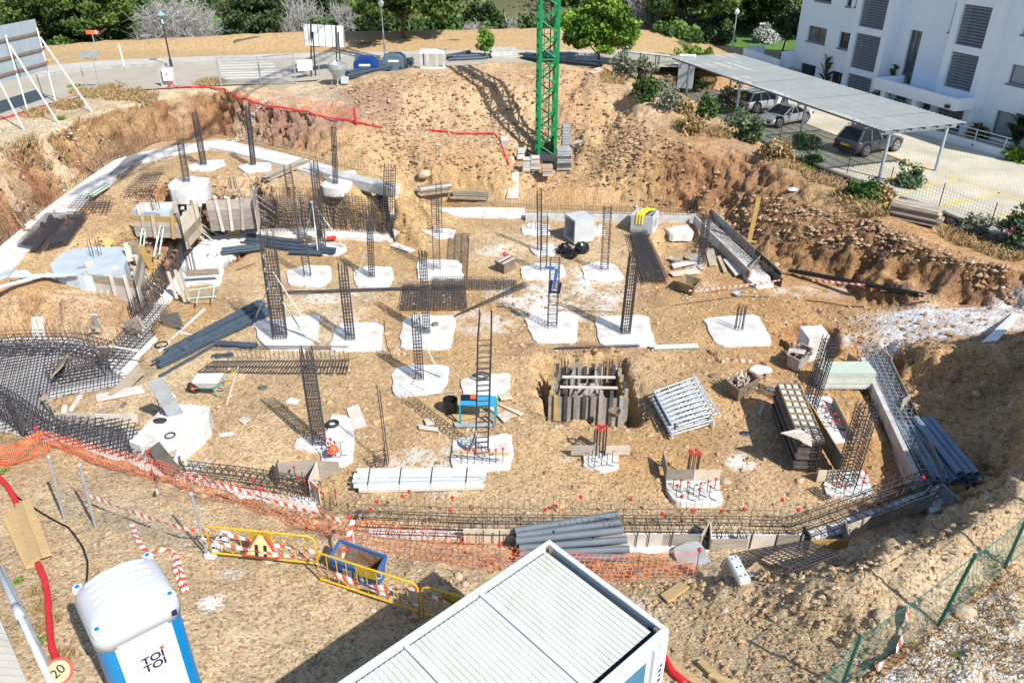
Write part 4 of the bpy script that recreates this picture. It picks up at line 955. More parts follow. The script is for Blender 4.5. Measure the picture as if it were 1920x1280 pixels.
# louvred bays: frame piers and spandrels, slats as pieces
def slat_mesh(wd): return None
for u0, u1, nz_, rows in [(5.6,8.62,.35,[(-.3,1.57),(1.93,3.98),(4.37,6.4)]),(13.1,15.8,.35,[(-.6,1.40),(2.20,4.03),(4.40,6.40)])]:
 mb = MB(); slab(mb, u0, u0+.45, -.7, 9, -.6, nz_); slab(mb, u1-.4, u1, -.7, 9, -.6, nz_)
 zs = [-.7]+[q for r in rows for q in r]+[9]
 for a, b_ in zip(zs[0::2], zs[1::2]): slab(mb, u0+.45, u1-.4, a, b_, -.3, nz_-.06)
 mb.build('bay_frame', 'white_wall_skytint', t)
 for (z0, z1) in rows:
  mb = MB(); slab(mb, u0+.45, u1-.4, z0, z1, -.4, -.35); p = mb.build('louvre_panel', 'frame_grey', t)
  n_ = int((z1-z0)/.145); first = None; base_ = W(u0+.45, z0, nz_-.14)
  for i in range(n_):
   if first is None:
    mb = MB(); w_ = u1-u0-.85; dz = (z1-z0)/n_
    for a in (0,): mb.hexa([BN*.0, BN*-.07+V3((0,0,.055)), BU*w_+BN*-.07+V3((0,0,.055)), BU*w_+BN*0], [BN*.0+V3((0,0,.03)), BN*-.07+V3((0,0,.085)), BU*w_+BN*-.07+V3((0,0,.085)), BU*w_+V3((0,0,.03))])
    # a slat: a tilted blade
    first = mb.build('slat', 'louvre_grey', p, local=True); first.scale = (1, 1, 1.25); first.location = base_-ORI[t.name]
   else:
    share(first, 'slat', p, base_-ORI[t.name]+V3((0, 0, dz*i)), sc=(1, 1, 1.25))
def window(u0, u1, z0, z1, n, glass, div=1, sill=True, dep=.16, bars=0):
 mb = MB(); f_ = .055; d0, d1 = n-dep-.04, n-dep+.03
 slab(mb, u0, u1, z0, z0+f_, d0, d1); slab(mb, u0, u1, z1-f_, z1, d0, d1); slab(mb, u0, u0+f_, z0+f_, z1-f_, d0, d1); slab(mb, u1-f_, u1, z0+f_, z1-f_, d0, d1)
 for k in range(1, div+1):
  if div and k <= div: uu = u0+(u1-u0)*k/(div+1); slab(mb, uu-.025, uu+.025, z0+f_, z1-f_, d0, d1)
 for k in range(bars): zz = z0+(z1-z0)*(k+1)/(bars+1); slab(mb, u0+f_, u1-f_, zz-.02, zz+.02, d0-.002, d1-.006)
 wd = mb.build('window', 'frame_grey', t)
 mb = MB(); slab(mb, u0+f_, u1-f_, z0+f_, z1-f_, d0+.01, d0+.025); mb.build('pane', glass, wd)
 if sill: mb = MB(); slab(mb, u0-.06, u1+.06, z0-.07, z0-.003, n-dep, n+.06); mb.build('sill', 'frame_grey', wd)
for i, (a, b_, c, d) in enumerate(WIN):
 if a > 15.8:
  window(a, b_, c, d, -.35, 'shutter_grey', 0)
 else: window(a, b_, c, d, 0, 'glass_sky' if i == 0 else 'glass_dark', 1)
window(9.5, 10.38, .6, 4.57, -.55, 'glass_sky', 1, bars=5); window(12.2, 13.03, 4.78, 6.28, -.55, 'glass_dark', 1, bars=3);
# entrance: door with bars, canopy
window(10.9, 12.9, -.6, 1.4, -.55, 'glass_sky', 3, sill=False, bars=4)
mb = MB(); slab(mb, 9.75, 15.9, 1.42, 1.62, -.5, 1.6); slab(mb, 9.75, 15.9, 1.62, 2.05, 1.45, 1.6); slab(mb, 9.75, 9.9, 1.62, 2.05, -.5, 1.45); slab(mb, 15.75, 15.9, 1.62, 2.05, .36, 1.45); mb.build('canopy', 'white_wall_skytint', t)
for u in (10.3, 12.75): mb = MB(); slab(mb, u, u+.35, -.7, 1.42, 1.1, 1.45); mb.build('canopy_column', 'white_wall_skytint', t)
mb = MB(); slab(mb, 15.3, 15.55, 1.5, 1.66, 1.6, 1.75); mb.build('wall_lamp', 'black', t)
mb = MB(); slab(mb, 11.45, 11.7, .45, .85, -.62, -.6); mb.build('notice', 'white_paint', t)
mb = MB(); slab(mb, 9.0, 16, -.7, -.55, -.55, 3.2); slab(mb, 0, 9, -.75, -.6, 0, 2); mb.build('terrace', 'pavement', t)
# ---------------------------------------------------------------- low white wall with a railing, planting in front of the building
A = U(1600, 222, ZP); Bq = U(1787+0*1, 297, ZP); A = U(1590, 212, ZP); Bq = U(1886, 296, ZP)
t = thing('railing_wall', 'low white wall with a silver railing in front of the entrance', 'wall', A)
mb = MB(); mb.beam(A+V3((0, 0, .17)), Bq+V3((0, 0, .17)), .2, .4); mb.build('wall', 'white_wall_skytint', t)
d = (Bq-A)
for k in range(7): p = A+d*((k+.15)/6.3); mb = MB(); mb.box(p+V3((0, 0, .66)), (.05, .05, .62)); mb.build('post', 'galv_light', t)
for h in (.55, .74, .95): mb = MB(); mb.tube([A+V3((0, 0, h)), Bq+V3((0, 0, h))], .018 if h < .9 else .03, 6); mb.build('rail', 'galv_light', t)
mb = MB(); q = A.lerp(Bq, .82); mb.box(q+BN*.11+V3((0, 0, .2)), (.05, .22, .1), -.33); mb.build('step_light', 'frame_grey', t)
def palm(px, py, label, h, n, z=ZP, sp=1.0):
 b = U(px, py, z); t = thing('palm', label, 'plant', b); mb = MB(); rnd = random.Random(px)
 for k in range(3): mb.tube([b, b+V3((rnd.uniform(-.3, .3), rnd.uniform(-.3, .3), h*.55))], [.07, .05], 6)
 mb.build('trunk', 'trunk', t); V = []; T = []
 for i in range(n):
  a = rnd.random()*6.28; st_ = b+V3((rnd.uniform(-.25, .25)*sp, rnd.uniform(-.25, .25)*sp, h*rnd.uniform(.2, .6))); L_ = h*rnd.uniform(.35, .6); out = V3((math.cos(a), math.sin(a), 0)); sd = V3((-math.sin(a), math.cos(a), 0))
  prev = None; tone = rnd.random()
  for k in range(6):
   f = k/5; p = st_+out*L_*.55*f*sp+V3((0, 0, L_*(f*1.1-f*f*.65))); w_ = .16*math.sin(min(1, f*1.05+.08)*math.pi)*sp+.01
   cur = (p-sd*w_, p+sd*w_)
   if prev: V += [prev[0], prev[1], cur[1], cur[0]]; T += [tone]*4
   prev = cur
 leaf_obj('fronds', np.array([tuple(v) for v in V]), np.array(T), 'leaf_palm', t)
palm(1545, 178, 'banana-like plant in front of the left ground floor windows', 3.3, 26, 1.9); palm(1520, 165, 'smaller leafy plant against the left ground floor window', 2.6, 20, 1.9); palm(1665, 212, 'tall strelitzia in the recess beside the entrance canopy', 3.6, 36, 1.8); palm(1905, 285, 'large dark banana plant at the right frame edge', 2.3, 44, 2.0, 1.5)
for px, py, lab, lf in [(1640, 205, 'dark bush under the tall strelitzia', 'leaf_dark'), (1835, 262, 'yellow green bush behind the railing', 'leaf_yellow'), (1915, 308, 'bright green bush at the right frame edge below the banana plant', 'leaf_bright'), (1790, 250, 'dark low bush behind the railing', 'leaf_dark')]:
 b = U(px, py, ZP-.2); bush('bush', lab, b, (.8, .8, .75), lf, 20, 1800, .13, .35)
# boundary walls by the road and gate pillar
def wall_box(name, label, a, b_, h, th, m='white_wall_skytint', cat='wall', z0=None):
 t = thing(name, label, cat, a); mb = MB(); mb.beam(a+V3((0, 0, h/2-.1)), b_+V3((0, 0, h/2-.1)), th, h+.2); mb.build('wall', m, t)
 mb = MB(); mb.beam(a+V3((0, 0, h+.025)), b_+V3((0, 0, h+.025)), th+.06, .05); mb.build('coping', m, t); return t
a = G(1270, 158); wall_box('gate_pillar', 'white square gate pillar at the head of the car park', a, a+V3((.95, -.3, 0)), topz(a, 104)-a.z, .5, cat='pillar')
a = U(1391, 122, 3.0); b_ = U(1455, 145, 2.6); wall_box('boundary_wall', 'white garden wall above the carport roof', a, b_, 1.1, .25)
a = U(1428, 122, 3.0); wall_box('boundary_wall', 'small white wall block with a dark gate next to the building corner', U(1464, 136, 2.8), U(1482, 133, 2.8), 1.3, .4)
a = U(1400, 112, 3.1); wall_box('boundary_wall', 'short white wall nearest the road behind the carport', a, a+V3((1.2, .2, 0)), .9, .3)
# dark mesh gate between weed bank and pillar
A = U(1168, 143, 3.9); Bq = U(1268, 150, 2.7); t = thing('mesh_gate', 'dark green wire mesh gate left of the white pillar', 'gate', A)
mb = MB()
for k in range(26): p = A.lerp(Bq, k/25); mb.beam(p, p+V3((0, 0, 1.35)), .015, .015)
for k in range(9): mb.beam(A+V3((0, 0, .1+k*.155)), Bq+V3((0, 0, .1+k*.155)), .012, .012)
stuffpart(mb.build('mesh', 'post_green', t))
for k in (0, .28, .56, .62, 1): p = A.lerp(Bq, k); mb = MB(); mb.box(p+V3((0, 0, .72)), (.07, .07, 1.5)); mb.build('post', 'post_green', t)
mb = MB(); mb.beam(A+V3((0, 0, 1.42)), Bq+V3((0, 0, 1.42)), .05, .05); mb.build('rail', 'post_green', t)
# ---------------------------------------------------------------- stone retaining wall under the car park edge
t = thing('retaining_wall', 'rough stone retaining wall under the edge of the car park', 'wall', PARK[3])
rnd = random.Random(4); mb = MB()
for a, b_ in zip(PARK[:-1], PARK[1:]): mb.beam(V3((a.x, a.y, ZP-.03)), V3((b_.x, b_.y, ZP-.03)), .34, .09)
mb.build('coping', 'pavement', t)
mb = MB()
for a, b_ in zip(PARK[:-1], PARK[1:]): mb.beam(V3((a.x, a.y, ZP-.55)), V3((b_.x, b_.y, ZP-.55)), .2, .94)
mb.build('core', 'stone_wall', t)
rpath = resample(PARK, 400); dirs = None; s = 0; i = 0; vs = []
for _ in range(3):
 bm = bmesh.new(); bmesh.ops.create_icosphere(bm, subdivisions=1, radius=.5)
 for v in bm.verts: v.co = V3((v.co.x, v.co.y*.7, v.co.z))*(1+.25*mnoise.noise(v.co*3+V3((_*7, 0, 0))))
 me_ = bpy.data.meshes.new('stone'); bm.to_mesh(me_); bm.free(); me_.materials.append(M['stone_wall']); vs.append(me_)
for row in range(2):
 k = 20+row*2
 while k < 380:
  L_ = rnd.uniform(.35, .75); a = rpath[k]; step = (rpath[1]-rpath[0]).length; k2 = min(399, k+max(2, int(L_/step))); b_ = rpath[k2]; c = a.lerp(b_, .5); d = (b_-a).normalized(); nrm = V3((-d.y, d.x, 0)); nrm = nrm if nrm.x < 0 else -nrm
  o = bpy.data.objects.new('stone', rnd.choice(vs)); C.objects.link(o); o.parent = t; o.location = V3((c.x, c.y, ZP-.28-row*.36))+nrm*(.14+rnd.uniform(0, .06))-ORI[t.name]; o.rotation_euler = (rnd.uniform(-.1, .1), rnd.uniform(-.1, .1), math.atan2(d.y, d.x)); o.scale = ((b_-a).length*1.02, .34, .38*rnd.uniform(.9, 1.1)); k = k2
# wire fence on the wall: thin dark posts with mesh
t = thing('wire_fence', 'dark wire mesh fence along the stone wall by the car park', 'fence', PARK[5])
mb = MB(); F_ = resample(PARK, 220)[14:215]
for p in F_[::1]: mb.beam((p.x, p.y, ZP), (p.x, p.y, ZP+.95), .006, .006)
for h in np.arange(.12, .96, .14):
 for a, b_ in zip(F_[::10][:-1], F_[::10][1:]): mb.beam((a.x, a.y, ZP+h), (b_.x, b_.y, ZP+h), .006, .006)
stuffpart(mb.build('mesh', 'post_green', t))
for k in range(0, 201, 18): p = F_[k]; mb = MB(); mb.tube([(p.x, p.y, ZP-.1), (p.x, p.y, ZP+1.05)], .022, 5); mb.build('post', 'lamp_black', t)
# ---------------------------------------------------------------- carport
cf_ = [(1281,179),(1440,245),(1549,287),(1649,333)]; Pf = [U(*p, ZP) for p in cf_]; a0, a3 = Pf[0], Pf[3]
cd = (a3-a0).normalized(); cn = V3((-cd.y, cd.x, 0)); cn = cn if cn.x > 0 else -cn
hz = topz(a3, 247)-ZP; dep = (U(1737, 314, ZP)-a3).dot(cn)
t = thing('carport', 'long carport with a pale corrugated roof on grey steel posts', 'carport', a0)
for f in (.02, .34, .67, 1.0):
 for s_ in (0, 1):
  p = a0.lerp(a3, f)+cn*dep*s_; mb = MB(); mb.tube([p, p+V3((0, 0, hz-.05))], .075, 8); mb.box(p+V3((0, 0, .01)), (.3, .3, .02)); mb.build('post', 'paint_grey_metal', t)
 p = a0.lerp(a3, f); mb = MB(); mb.beam(p-cn*.5+V3((0, 0, hz-.02)), p+cn*(dep+.5)+V3((0, 0, hz-.02)), .09, .16); mb.build('cross_beam', 'paint_grey_metal', t)
for k in range(7):
 q = (k/6)*(dep+1.2)-.6; mb = MB(); mb.beam(a0-cd*.8+cn*q+V3((0, 0, hz+.10)), a3+cd*.35+cn*q+V3((0, 0, hz+.10)), .06, .09); mb.build('purlin', 'frame_grey', t)
L_ = (a3-a0).length+1.2; ns = 9
for k in range(ns):
 s0 = a0-cd*.85+cd*(L_*k/ns); s1 = a0-cd*.85+cd*(L_*(k+1)/ns-.025); mb = MB(); n_ = 16
 for i in range(n_+1):
  p = s0.lerp(s1, i/n_); z = ZP+hz+.165+(.03 if i % 2 else 0)+.004*(k % 2)
  for q in (-.75, dep+.75): mb.v.append(tuple(V3((p.x, p.y, z))+cn*q))
 for i in range(n_): mb.f.append((2*i, 2*i+2, 2*i+3, 2*i+1))
 mb.build('roof_sheet', 'carport_sheet', t)
# ---------------------------------------------------------------- cars
def car(label, loc, rz, Lc, Wc, Hc, paint, suv, rear_plate=False):
 t = thing('car', label, 'car', loc, rz, 'parked cars', local=True); hw = Wc/2
 def sec(x, hw_, z0, z1, r=.12, ins=.0):
  pts = [(-hw_*.86, z0), (hw_*.86, z0), (hw_, z0+r), (hw_, z0+(z1-z0)*.55), (hw_*.96, z1-r*.4), (hw_*.85, z1), (-hw_*.85, z1), (-hw_*.96, z1-r*.4), (-hw_, z0+(z1-z0)*.55), (-hw_, z0+r)]
  return [(x, y, z) for y, z in pts]
 bt = Hc*.58 if suv else Hc*.62; g = .22 if suv else .17; h = Lc/2
 if suv: S_ = [(-h, .80, g+.2, bt*.93), (-h+.08, .95, g+.05, bt), (-h+.5, 1, g, bt*1.02), (0, 1, g, bt*1.0), (h*.45, 1, g, bt*.97), (h*.8, .97, g, bt*.9), (h-.1, .88, g+.04, bt*.78), (h, .72, g+.12, bt*.6)]
 else: S_ = [(-h, .74, g+.2, bt*.92), (-h+.1, .90, g+.08, bt*1.0), (-h+.6, 1, g, bt*1.03), (0, 1, g, bt*1.0), (h*.4, 1, g, bt*.97), (h*.8, .95, g, bt*.82), (h-.1, .84, g+.04, bt*.68), (h, .66, g+.12, bt*.5)]
 mb = MB(); mb.loft([sec(x, hw*k, a, b_) for x, k, a, b_ in S_]); mb.build('body', paint, t, smooth=True, local=True)
 # cabin: glass house then roof skin
 if suv: c0, c1, r0, r1 = -h+.12, h*.42, -h+.5, h*.08
 else: c0, c1, r0, r1 = -h+.55, h*.42, -h+1.25, h*.02
 b0 = bt*.99
 def cs(x, w_, z): return [(x, -w_, z), (x, w_, z)]
 base_ = [(c0, -hw*.88, b0), (c1, -hw*.88, b0), (c1, hw*.88, b0), (c0, hw*.88, b0)]; top = [(r0, -hw*.70, Hc-.06), (r1, -hw*.70, Hc-.05), (r1, hw*.70, Hc-.05), (r0, hw*.70, Hc-.06)]
 mb = MB(); mb.hexa(base_, top); mb.build('windows', 'glass_dark', t, local=True)
 mb = MB(); n_ = 6
 secs = []
 for i in range(n_+1):
  f = i/n_; x = r0-.03+(r1-r0+.06)*f; z = Hc-.05+.05*math.sin(f*math.pi); secs.append([(x, -hw*.73, z-.06), (x, -hw*.6, z), (x, hw*.6, z), (x, hw*.73, z-.06), (x, hw*.6, z-.05), (x, -hw*.6, z-.05)])
 mb.loft(secs); mb.build('roof', paint, t, smooth=True, local=True)
 mb = MB()
 for sgn in (-1, 1):
  mb.beam((c0, sgn*hw*.885, b0), (r0, sgn*hw*.715, Hc-.07), .09, .05); mb.beam((c1, sgn*hw*.885, b0), (r1, sgn*hw*.715, Hc-.07), .06, .05)
  for f in (.38, .7): mb.beam((c0+(c1-c0)*f, sgn*hw*.89, b0), (r0+(r1-r0)*f, sgn*hw*.71, Hc-.07), .05, .04)
  if suv: mb.beam((r0, sgn*hw*.66, Hc+.05), (r1, sgn*hw*.66, Hc+.05), .04, .04)
 mb.build('pillars', 'hub' if suv else paint, t, local=True)
 for sx in (-.6, .62):
  for sgn in (-1, 1):
   wr = .34 if suv else .32; p = V3((sx*h*1.0, sgn*(hw-.1), wr)); mb = MB(); n_ = 16; i0 = 0
   ring = [(math.cos(6.283*j/n_)*wr, math.sin(6.283*j/n_)*wr) for j in range(n_)]
   mb.loft([[(p.x+a, p.y-.11, p.z+b_) for a, b_ in ring], [(p.x+a, p.y+.11, p.z+b_) for a, b_ in ring]]); wh = mb.build('wheel', 'rubber', t, local=True)
   mb = MB(); rr = [(a*.68, b_*.68) for a, b_ in ring]; y0 = p.y+sgn*.112
   for k in range(5):
    a = 6.283*k/5; mb.beam((p.x, y0, p.z), (p.x+math.cos(a)*wr*.66, y0, p.z+math.sin(a)*wr*.66), .07, .03, up=(0, 1, 0))
   mb.tube([(p.x+math.cos(6.283*j/12)*wr*.64, y0, p.z+math.sin(6.283*j/12)*wr*.64) for j in range(13)], .022, 4); mb.build('rim', 'hub', wh, local=True)
   mb = MB(); mb.loft([[(p.x+a*1.1, p.y-sgn*.02, p.z+max(b_, -.12)*1.1) for a, b_ in ring], [(p.x+a*1.1, p.y+sgn*.105, p.z+max(b_, -.12)*1.1) for a, b_ in ring]]); mb.build('wheel_arch', 'car_trim', t, local=True)
 for sgn in (-1, 1):
  mb = MB(); mb.box((-h+.07, sgn*hw*.68, bt*.80), (.12, .38, .12)); mb.build('tail_light', 'tail_red', t, local=True)
  mb = MB(); mb.box((h-.22, sgn*hw*.62, bt*.66), (.34, .34, .11)); mb.build('headlight', 'hub', t, local=True)
  mb = MB(); mb.box((c1-.35, sgn*(hw+.07), b0+.06), (.12, .16, .12)); mb.build('mirror', paint, t, local=True)
  for xx in (-.12, .9): mb = MB(); mb.box((xx-.4, sgn*(hw*.975), bt*.80), (.16, .03, .025)); mb.build('door_handle', 'hub', t, local=True)
 mb = MB(); mb.box((-h+.0, 0, g+.14), (.14, Wc*.84, .16)); mb.build('rear_bumper', 'car_trim' if suv else paint, t, local=True)
 if rear_plate: mb = MB(); mb.box((-h-.02, 0, bt*.72), (.03, .5, .11)); mb.build('number_plate', 'plate_yellow', t, local=True)
 mb = MB(); mb.box((h-.06, 0, bt*.5), (.1, Wc*.5, .14)); mb.build('grille', 'car_trim', t, local=True)
 return t
def car_at(lab, pr, pf, Lc, *a, **k):
 p, q = U(*pr, ZP), U(*pf, ZP); d = (q-p).normalized(); c = (p+q)/2; car(lab, (c.x, c.y, ZP), math.atan2(d.y, d.x), Lc, *a, **k)
car_at('dark grey off-roader with a yellow rear plate under the carport', (1588,290), (1664,276), 3.55, 1.55, 1.36, 'car_grey', True, rear_plate=True)
car_at('silver two-door coupe under the carport', (1514,222), (1418,240), 3.5, 1.45, 1.06, 'car_silver', False)
car_at('white hatchback behind the pink oleander under the carport', (1390,210), (1462,200), 3.5, 1.5, 1.22, 'car_white', True)
# ================================================================ street furniture
def lamp(px, py, ytop, label, head='lantern', m='lamp_black'):
 b = UR(px, py); b.z = H(b.x, b.y) if b.y > 57 or b.z < 1 else zroad(b.x, b.y); h = topz(b, ytop)-b.z; t = thing('street_lamp', label, 'street lamp', b, group='street lamps along the road')
 mb = MB(); mb.lathe(b, [(.09, 0), (.09, .5), (.055, .55), (.04, h-.42)], 8); mb.build('pole', m, t)
 mb = MB(); hb = b+V3((0, 0, h-.42))
 if head == 'lantern': mb.lathe(hb, [(.05, 0), (.09, .05), (.12, .12), (.27, .16), (.10, .30), (.04, .42)], 8)
 else: mb.lathe(hb, [(.05, 0), (.13, .08), (.19, .22), (.15, .34), (.05, .40), (.03, .48)], 8)
 mb.build('lamp_head', 'lamp_teal' if head == 'lantern' else 'lamp_white', t)
 if head == 'lantern': mb = MB(); mb.tube([b+V3((0, 0, h-.75)), b+V3((0, 0, h-.5))], .05, 6); mb.build('collar', 'lamp_white', t)
lamp(322, 127, 20, 'black lamp post with a teal lantern behind the electric box'); lamp(723, 122, 0, 'grey lamp post between the billboard and the round pine', 'globe', 'galv'); lamp(1181, 100, 36, 'lamp post with a white head half hidden by the bright tree', 'globe', 'galv'); lamp(1371, 106, 17, 'lamp post with a white head left of the golf lawn', 'globe', 'galv')
def upright(px, py, ytop): b = G(px, py); return b, topz(b, ytop)-b.z
# direction signs
b = UR(186, 118); b.z = 4.2; h = topz(b, 57)-b.z; t = thing('direction_sign', 'orange direction sign with a white panel on a tall post', 'sign', b)
mb = MB(); mb.tube([b, b+V3((0, 0, h))], .03, 6); mb.build('post', 'galv', t); d = b.y*cP+(CAMH-b.z)*sP
w_ = 26/FPX*d; mb = MB(); mb.box(b+V3((0, 0, h-.12)), (w_*.82, .04, .24)); mb.build('board', 'orange', t)
mb = MB(); i = b+V3((w_*.41, 0, h-.12)); mb.hexa([i+Vector(q) for q in ((0,-.02,-.12),(.12,-.02,0),(.12,.02,0),(0,.02,-.12))], [i+Vector(q) for q in ((0,-.02,.12),(.12,-.02,.01),(.12,.02,.01),(0,.02,.12))]); mb.build('arrow_tip', 'orange', t)
mb = MB(); mb.box(b+V3((w_*.30, -.025, h-.12)), (.12, .02, .18)); pn = mb.build('white_panel', 'white_paint', t); mb = MB(); mb.box(b+V3((w_*.30, -.04, h-.12)), (.03, .01, .1)); mb.build('symbol', 'black', pn)
b = G(189, 172); h = topz(b, 96)-b.z; d = b.y*cP+(CAMH-b.z)*sP; t = thing('direction_sign', 'pale blue street sign plate on a short post by the billboard', 'sign', b)
mb = MB(); mb.tube([b, b+V3((0, 0, h))], .028, 6); mb.build('post', 'galv', t); w_ = 33/FPX*d
mb = MB(); c = b+V3((-.08, -.04, h-.16)); mb.v = []; n_ = 10
pr = [(w_/2*sx_ - (0), 0) for sx_ in (0,)]
outl = [(-w_/2, -.13), (w_/2-.1, -.13), (w_/2, -.05), (w_/2, .05), (w_/2-.1, .13), (-w_/2, .13), (-w_/2-.05, .07), (-w_/2-.05, -.07)]
mb.loft([[(c.x+x, c.y, c.z+z+x*.08) for x, z in outl], [(c.x+x, c.y+.03, c.z+z+x*.08) for x, z in outl]]); mb.build('plate', 'sign_back', t)
# billboards
def billboard(label, corners, foot, m_panel, nstrip, strip_m, poles, braces=None, bm='brace_white'):
 """corners px of the panel (tl,tr,br,bl), foot rows tell its distance"""
 f0, f1 = G(*foot[0]), G(*foot[1]); d = (f1-f0); d.z = 0; n = V3((-d.y, d.x, 0)).normalized(); n = n if n.y < 0 else -n
 def onp(px, py):
  r = ray(px, py); o = V3((0, 0, CAMH)); k = (f0-o).dot(n)/r.dot(n); return o+r*k
 return f0, f1, n, onp
f0, f1, n, onp = billboard('', None, [(30, 222), (108, 196)], '', 0, '', None)
t = thing('billboard', 'large grey advertising board seen from behind with white raking struts', 'billboard', f0)
TL, TR, BR, BL = onp(-70, 62), onp(66, 36), onp(91, 130), onp(-45, 170)
ex = (TR-TL); ey = (BL-TL)
ncol = 6
for k in range(ncol):
 a0_ = TL.lerp(TR, k/ncol+.002); a1_ = TL.lerp(TR, (k+1)/ncol-.003); c0_ = BL.lerp(BR, k/ncol+.002); c1_ = BL.lerp(BR, (k+1)/ncol-.003); mb = MB(); o_ = n*-.05
 mb.hexa([a0_, a1_, c1_, c0_], [a0_+o_, a1_+o_, c1_+o_, c0_+o_]); mb.build('panel', 'sign_back', t)
for f in (.26, .58, .86): mb = MB(); mb.beam(TL.lerp(BL, f)+n*.05, TR.lerp(BR, f)+n*.05, .08, .1); mb.build('rail', 'skip_rust', t)
for (tx, ty), (bx, by), (sx_, sy) in [((5, 66), (53, 212), (110, 232)), ((64, 53), (105, 193), (172, 210)), ((-40, 80), (0, 250), (45, 245))]:
 tp = onp(tx, ty)+n*.14; bt_ = G(bx, by); mb = MB(); mb.beam(tp, bt_, .07, .1); mb.build('post', bm_ if False else 'brace_white', t); mb = MB(); mb.beam(tp+(bt_-tp)*.12+n*.06, G(sx_, sy), .06, .07); mb.build('raking_strut', 'brace_white', t)
f0, f1, n, onp = billboard('', None, [(583, 148), (633, 138)], '', 0, '', None)
t = thing('billboard', 'white billboard on two dark posts beside the road', 'billboard', f0)
TL, TR, BR, BL = onp(569, 45), onp(644, 49), onp(646, 89), onp(573, 85)
mb = MB(); o_ = n*-.06; mb.hexa([TL, TR, BR, BL], [q+o_ for q in (TL, TR, BR, BL)]); mb.build('panel', 'white_paint', t)
for k in (.09, .33, .5, .68, .80, .98): mb = MB(); mb.beam(TL.lerp(TR, k)+n*.03, BL.lerp(BR, k)+n*.03, .06, .06); mb.build('batten', 'galv', t)
for tp, bt_ in [((581, 44), (583, 146)), ((584, 60), (592, 144)), ((628, 47), (631, 138)), ((632, 60), (639, 140))]: mb = MB(); mb.beam(onp(*tp)+n*.1, G(*bt_)-V3((0, 0, .1)), .07, .07); mb.build('post', 'lamp_black', t)
mb = MB(); q = [onp(556, 113), onp(585, 112), onp(586, 132), onp(559, 134)]; mb.hexa(q, [a+o_*.4 for a in q]); tag(mb.build('notice_board', 'white_paint'), 'small white board hung low on the site gate beside the billboard', 'sign')
mb = MB(); q = [onp(624, 114), onp(634, 113), onp(635, 124), onp(625, 125)]; mb.hexa(q, [a+o_*.4 for a in q]); tag(mb.build('notice_board', 'white_paint'), 'tiny white board at the right post of the billboard', 'sign')
# electric box
b = G(317, 166); h = topz(b, 128)-b.z; t = thing('electric_box', 'white electric box on a concrete backing with red cables', 'electric box', b)
mb = MB(); mb.box(b+V3((-.05, .25, h*.5)), (.85, .14, h*1.02)); mb.build('backing', 'concrete', t); mb = MB(); mb.box(b+V3((.02, .08, h*.66)), (.5, .2, h*.6)); bx_ = mb.build('box', 'white_plastic', t, bevel=.02)
mb = MB(); mb.box(b+V3((.02, -.03, h*.70)), (.06, .01, .07)); mb.build('lock', 'black', bx_)
mb = MB(); mb.tube([b+V3((.1, .02, h*.4)), b+V3((.1, -.1, .15)), b+V3((-.1, -.2, .05)), b+V3((-1.2, -.2, .04))], .035, 6); mb.tube([b+V3((.15, .02, h*.4)), b+V3((.3, -.1, .2)), b+V3((.6, -.1, .06))], .035, 6); mb.build('cable_conduit', 'red', t)
# site gate of galvanised tube and mesh
ga = [(415, 162), (490, 160), (556, 158)]; g0 = [G(*p) for p in ga]; tops = [topz(p, y)-p.z for p, y in zip(g0, (107, 106, 100))]
t = thing('mesh_gate', 'galvanised double mesh gate in front of the zebra crossing', 'gate', g0[0])
for p, h in zip(g0, tops): mb = MB(); mb.tube([p, p+V3((0, 0, h))], .04, 6); mb.build('post', 'galv', t)
for i in (0, 1):
 for f in (.06, .55, .97): mb = MB(); mb.tube([g0[i]+V3((0, 0, tops[i]*f)), g0[i+1]+V3((0, 0, tops[i+1]*f))], .022, 5); mb.build('rail', 'galv', t)
 mb = MB()
 for k in range(1, 26): p = g0[i].lerp(g0[i+1], k/26); h = tops[i]+(tops[i+1]-tops[i])*k/26; mb.beam(p+V3((0, 0, .1)), p+V3((0, 0, h*.97)), .006, .006)
 for k in range(1, 14): f = k/14; mb.beam(g0[i]+V3((0, 0, tops[i]*f)), g0[i+1]+V3((0, 0, tops[i+1]*f)), .006, .006)
 stuffpart(mb.build('mesh', 'galv', t))
for px, py, yt, lab, m in [(162, 166, 123, 'thin bent fence stake left of the blue sign plate', 'galv'), (242, 164, 84, 'fence stake with a white top left of the electric box', 'galv'), (82, 185, 140, 'thin stake just under the grey billboard', 'galv'), (600, 143, 104, 'thin stake right of the billboard post', 'galv')]:
 b = G(px, py); h = topz(b, yt)-b.z; t = thing('stake', lab, 'post', b); mb = MB(); mb.tube([b-V3((0, 0, .1)), b+V3((0, 0, h*.55)), b+V3((-.03, 0, h))], .025, 5); mb.build('shaft', m, t)
 if 'white' in lab: mb = MB(); mb.tube([b+V3((0, 0, h*.5)), b+V3((-.02, 0, h*1.02))], .04, 5); mb.build('tip', 'white_paint', t)
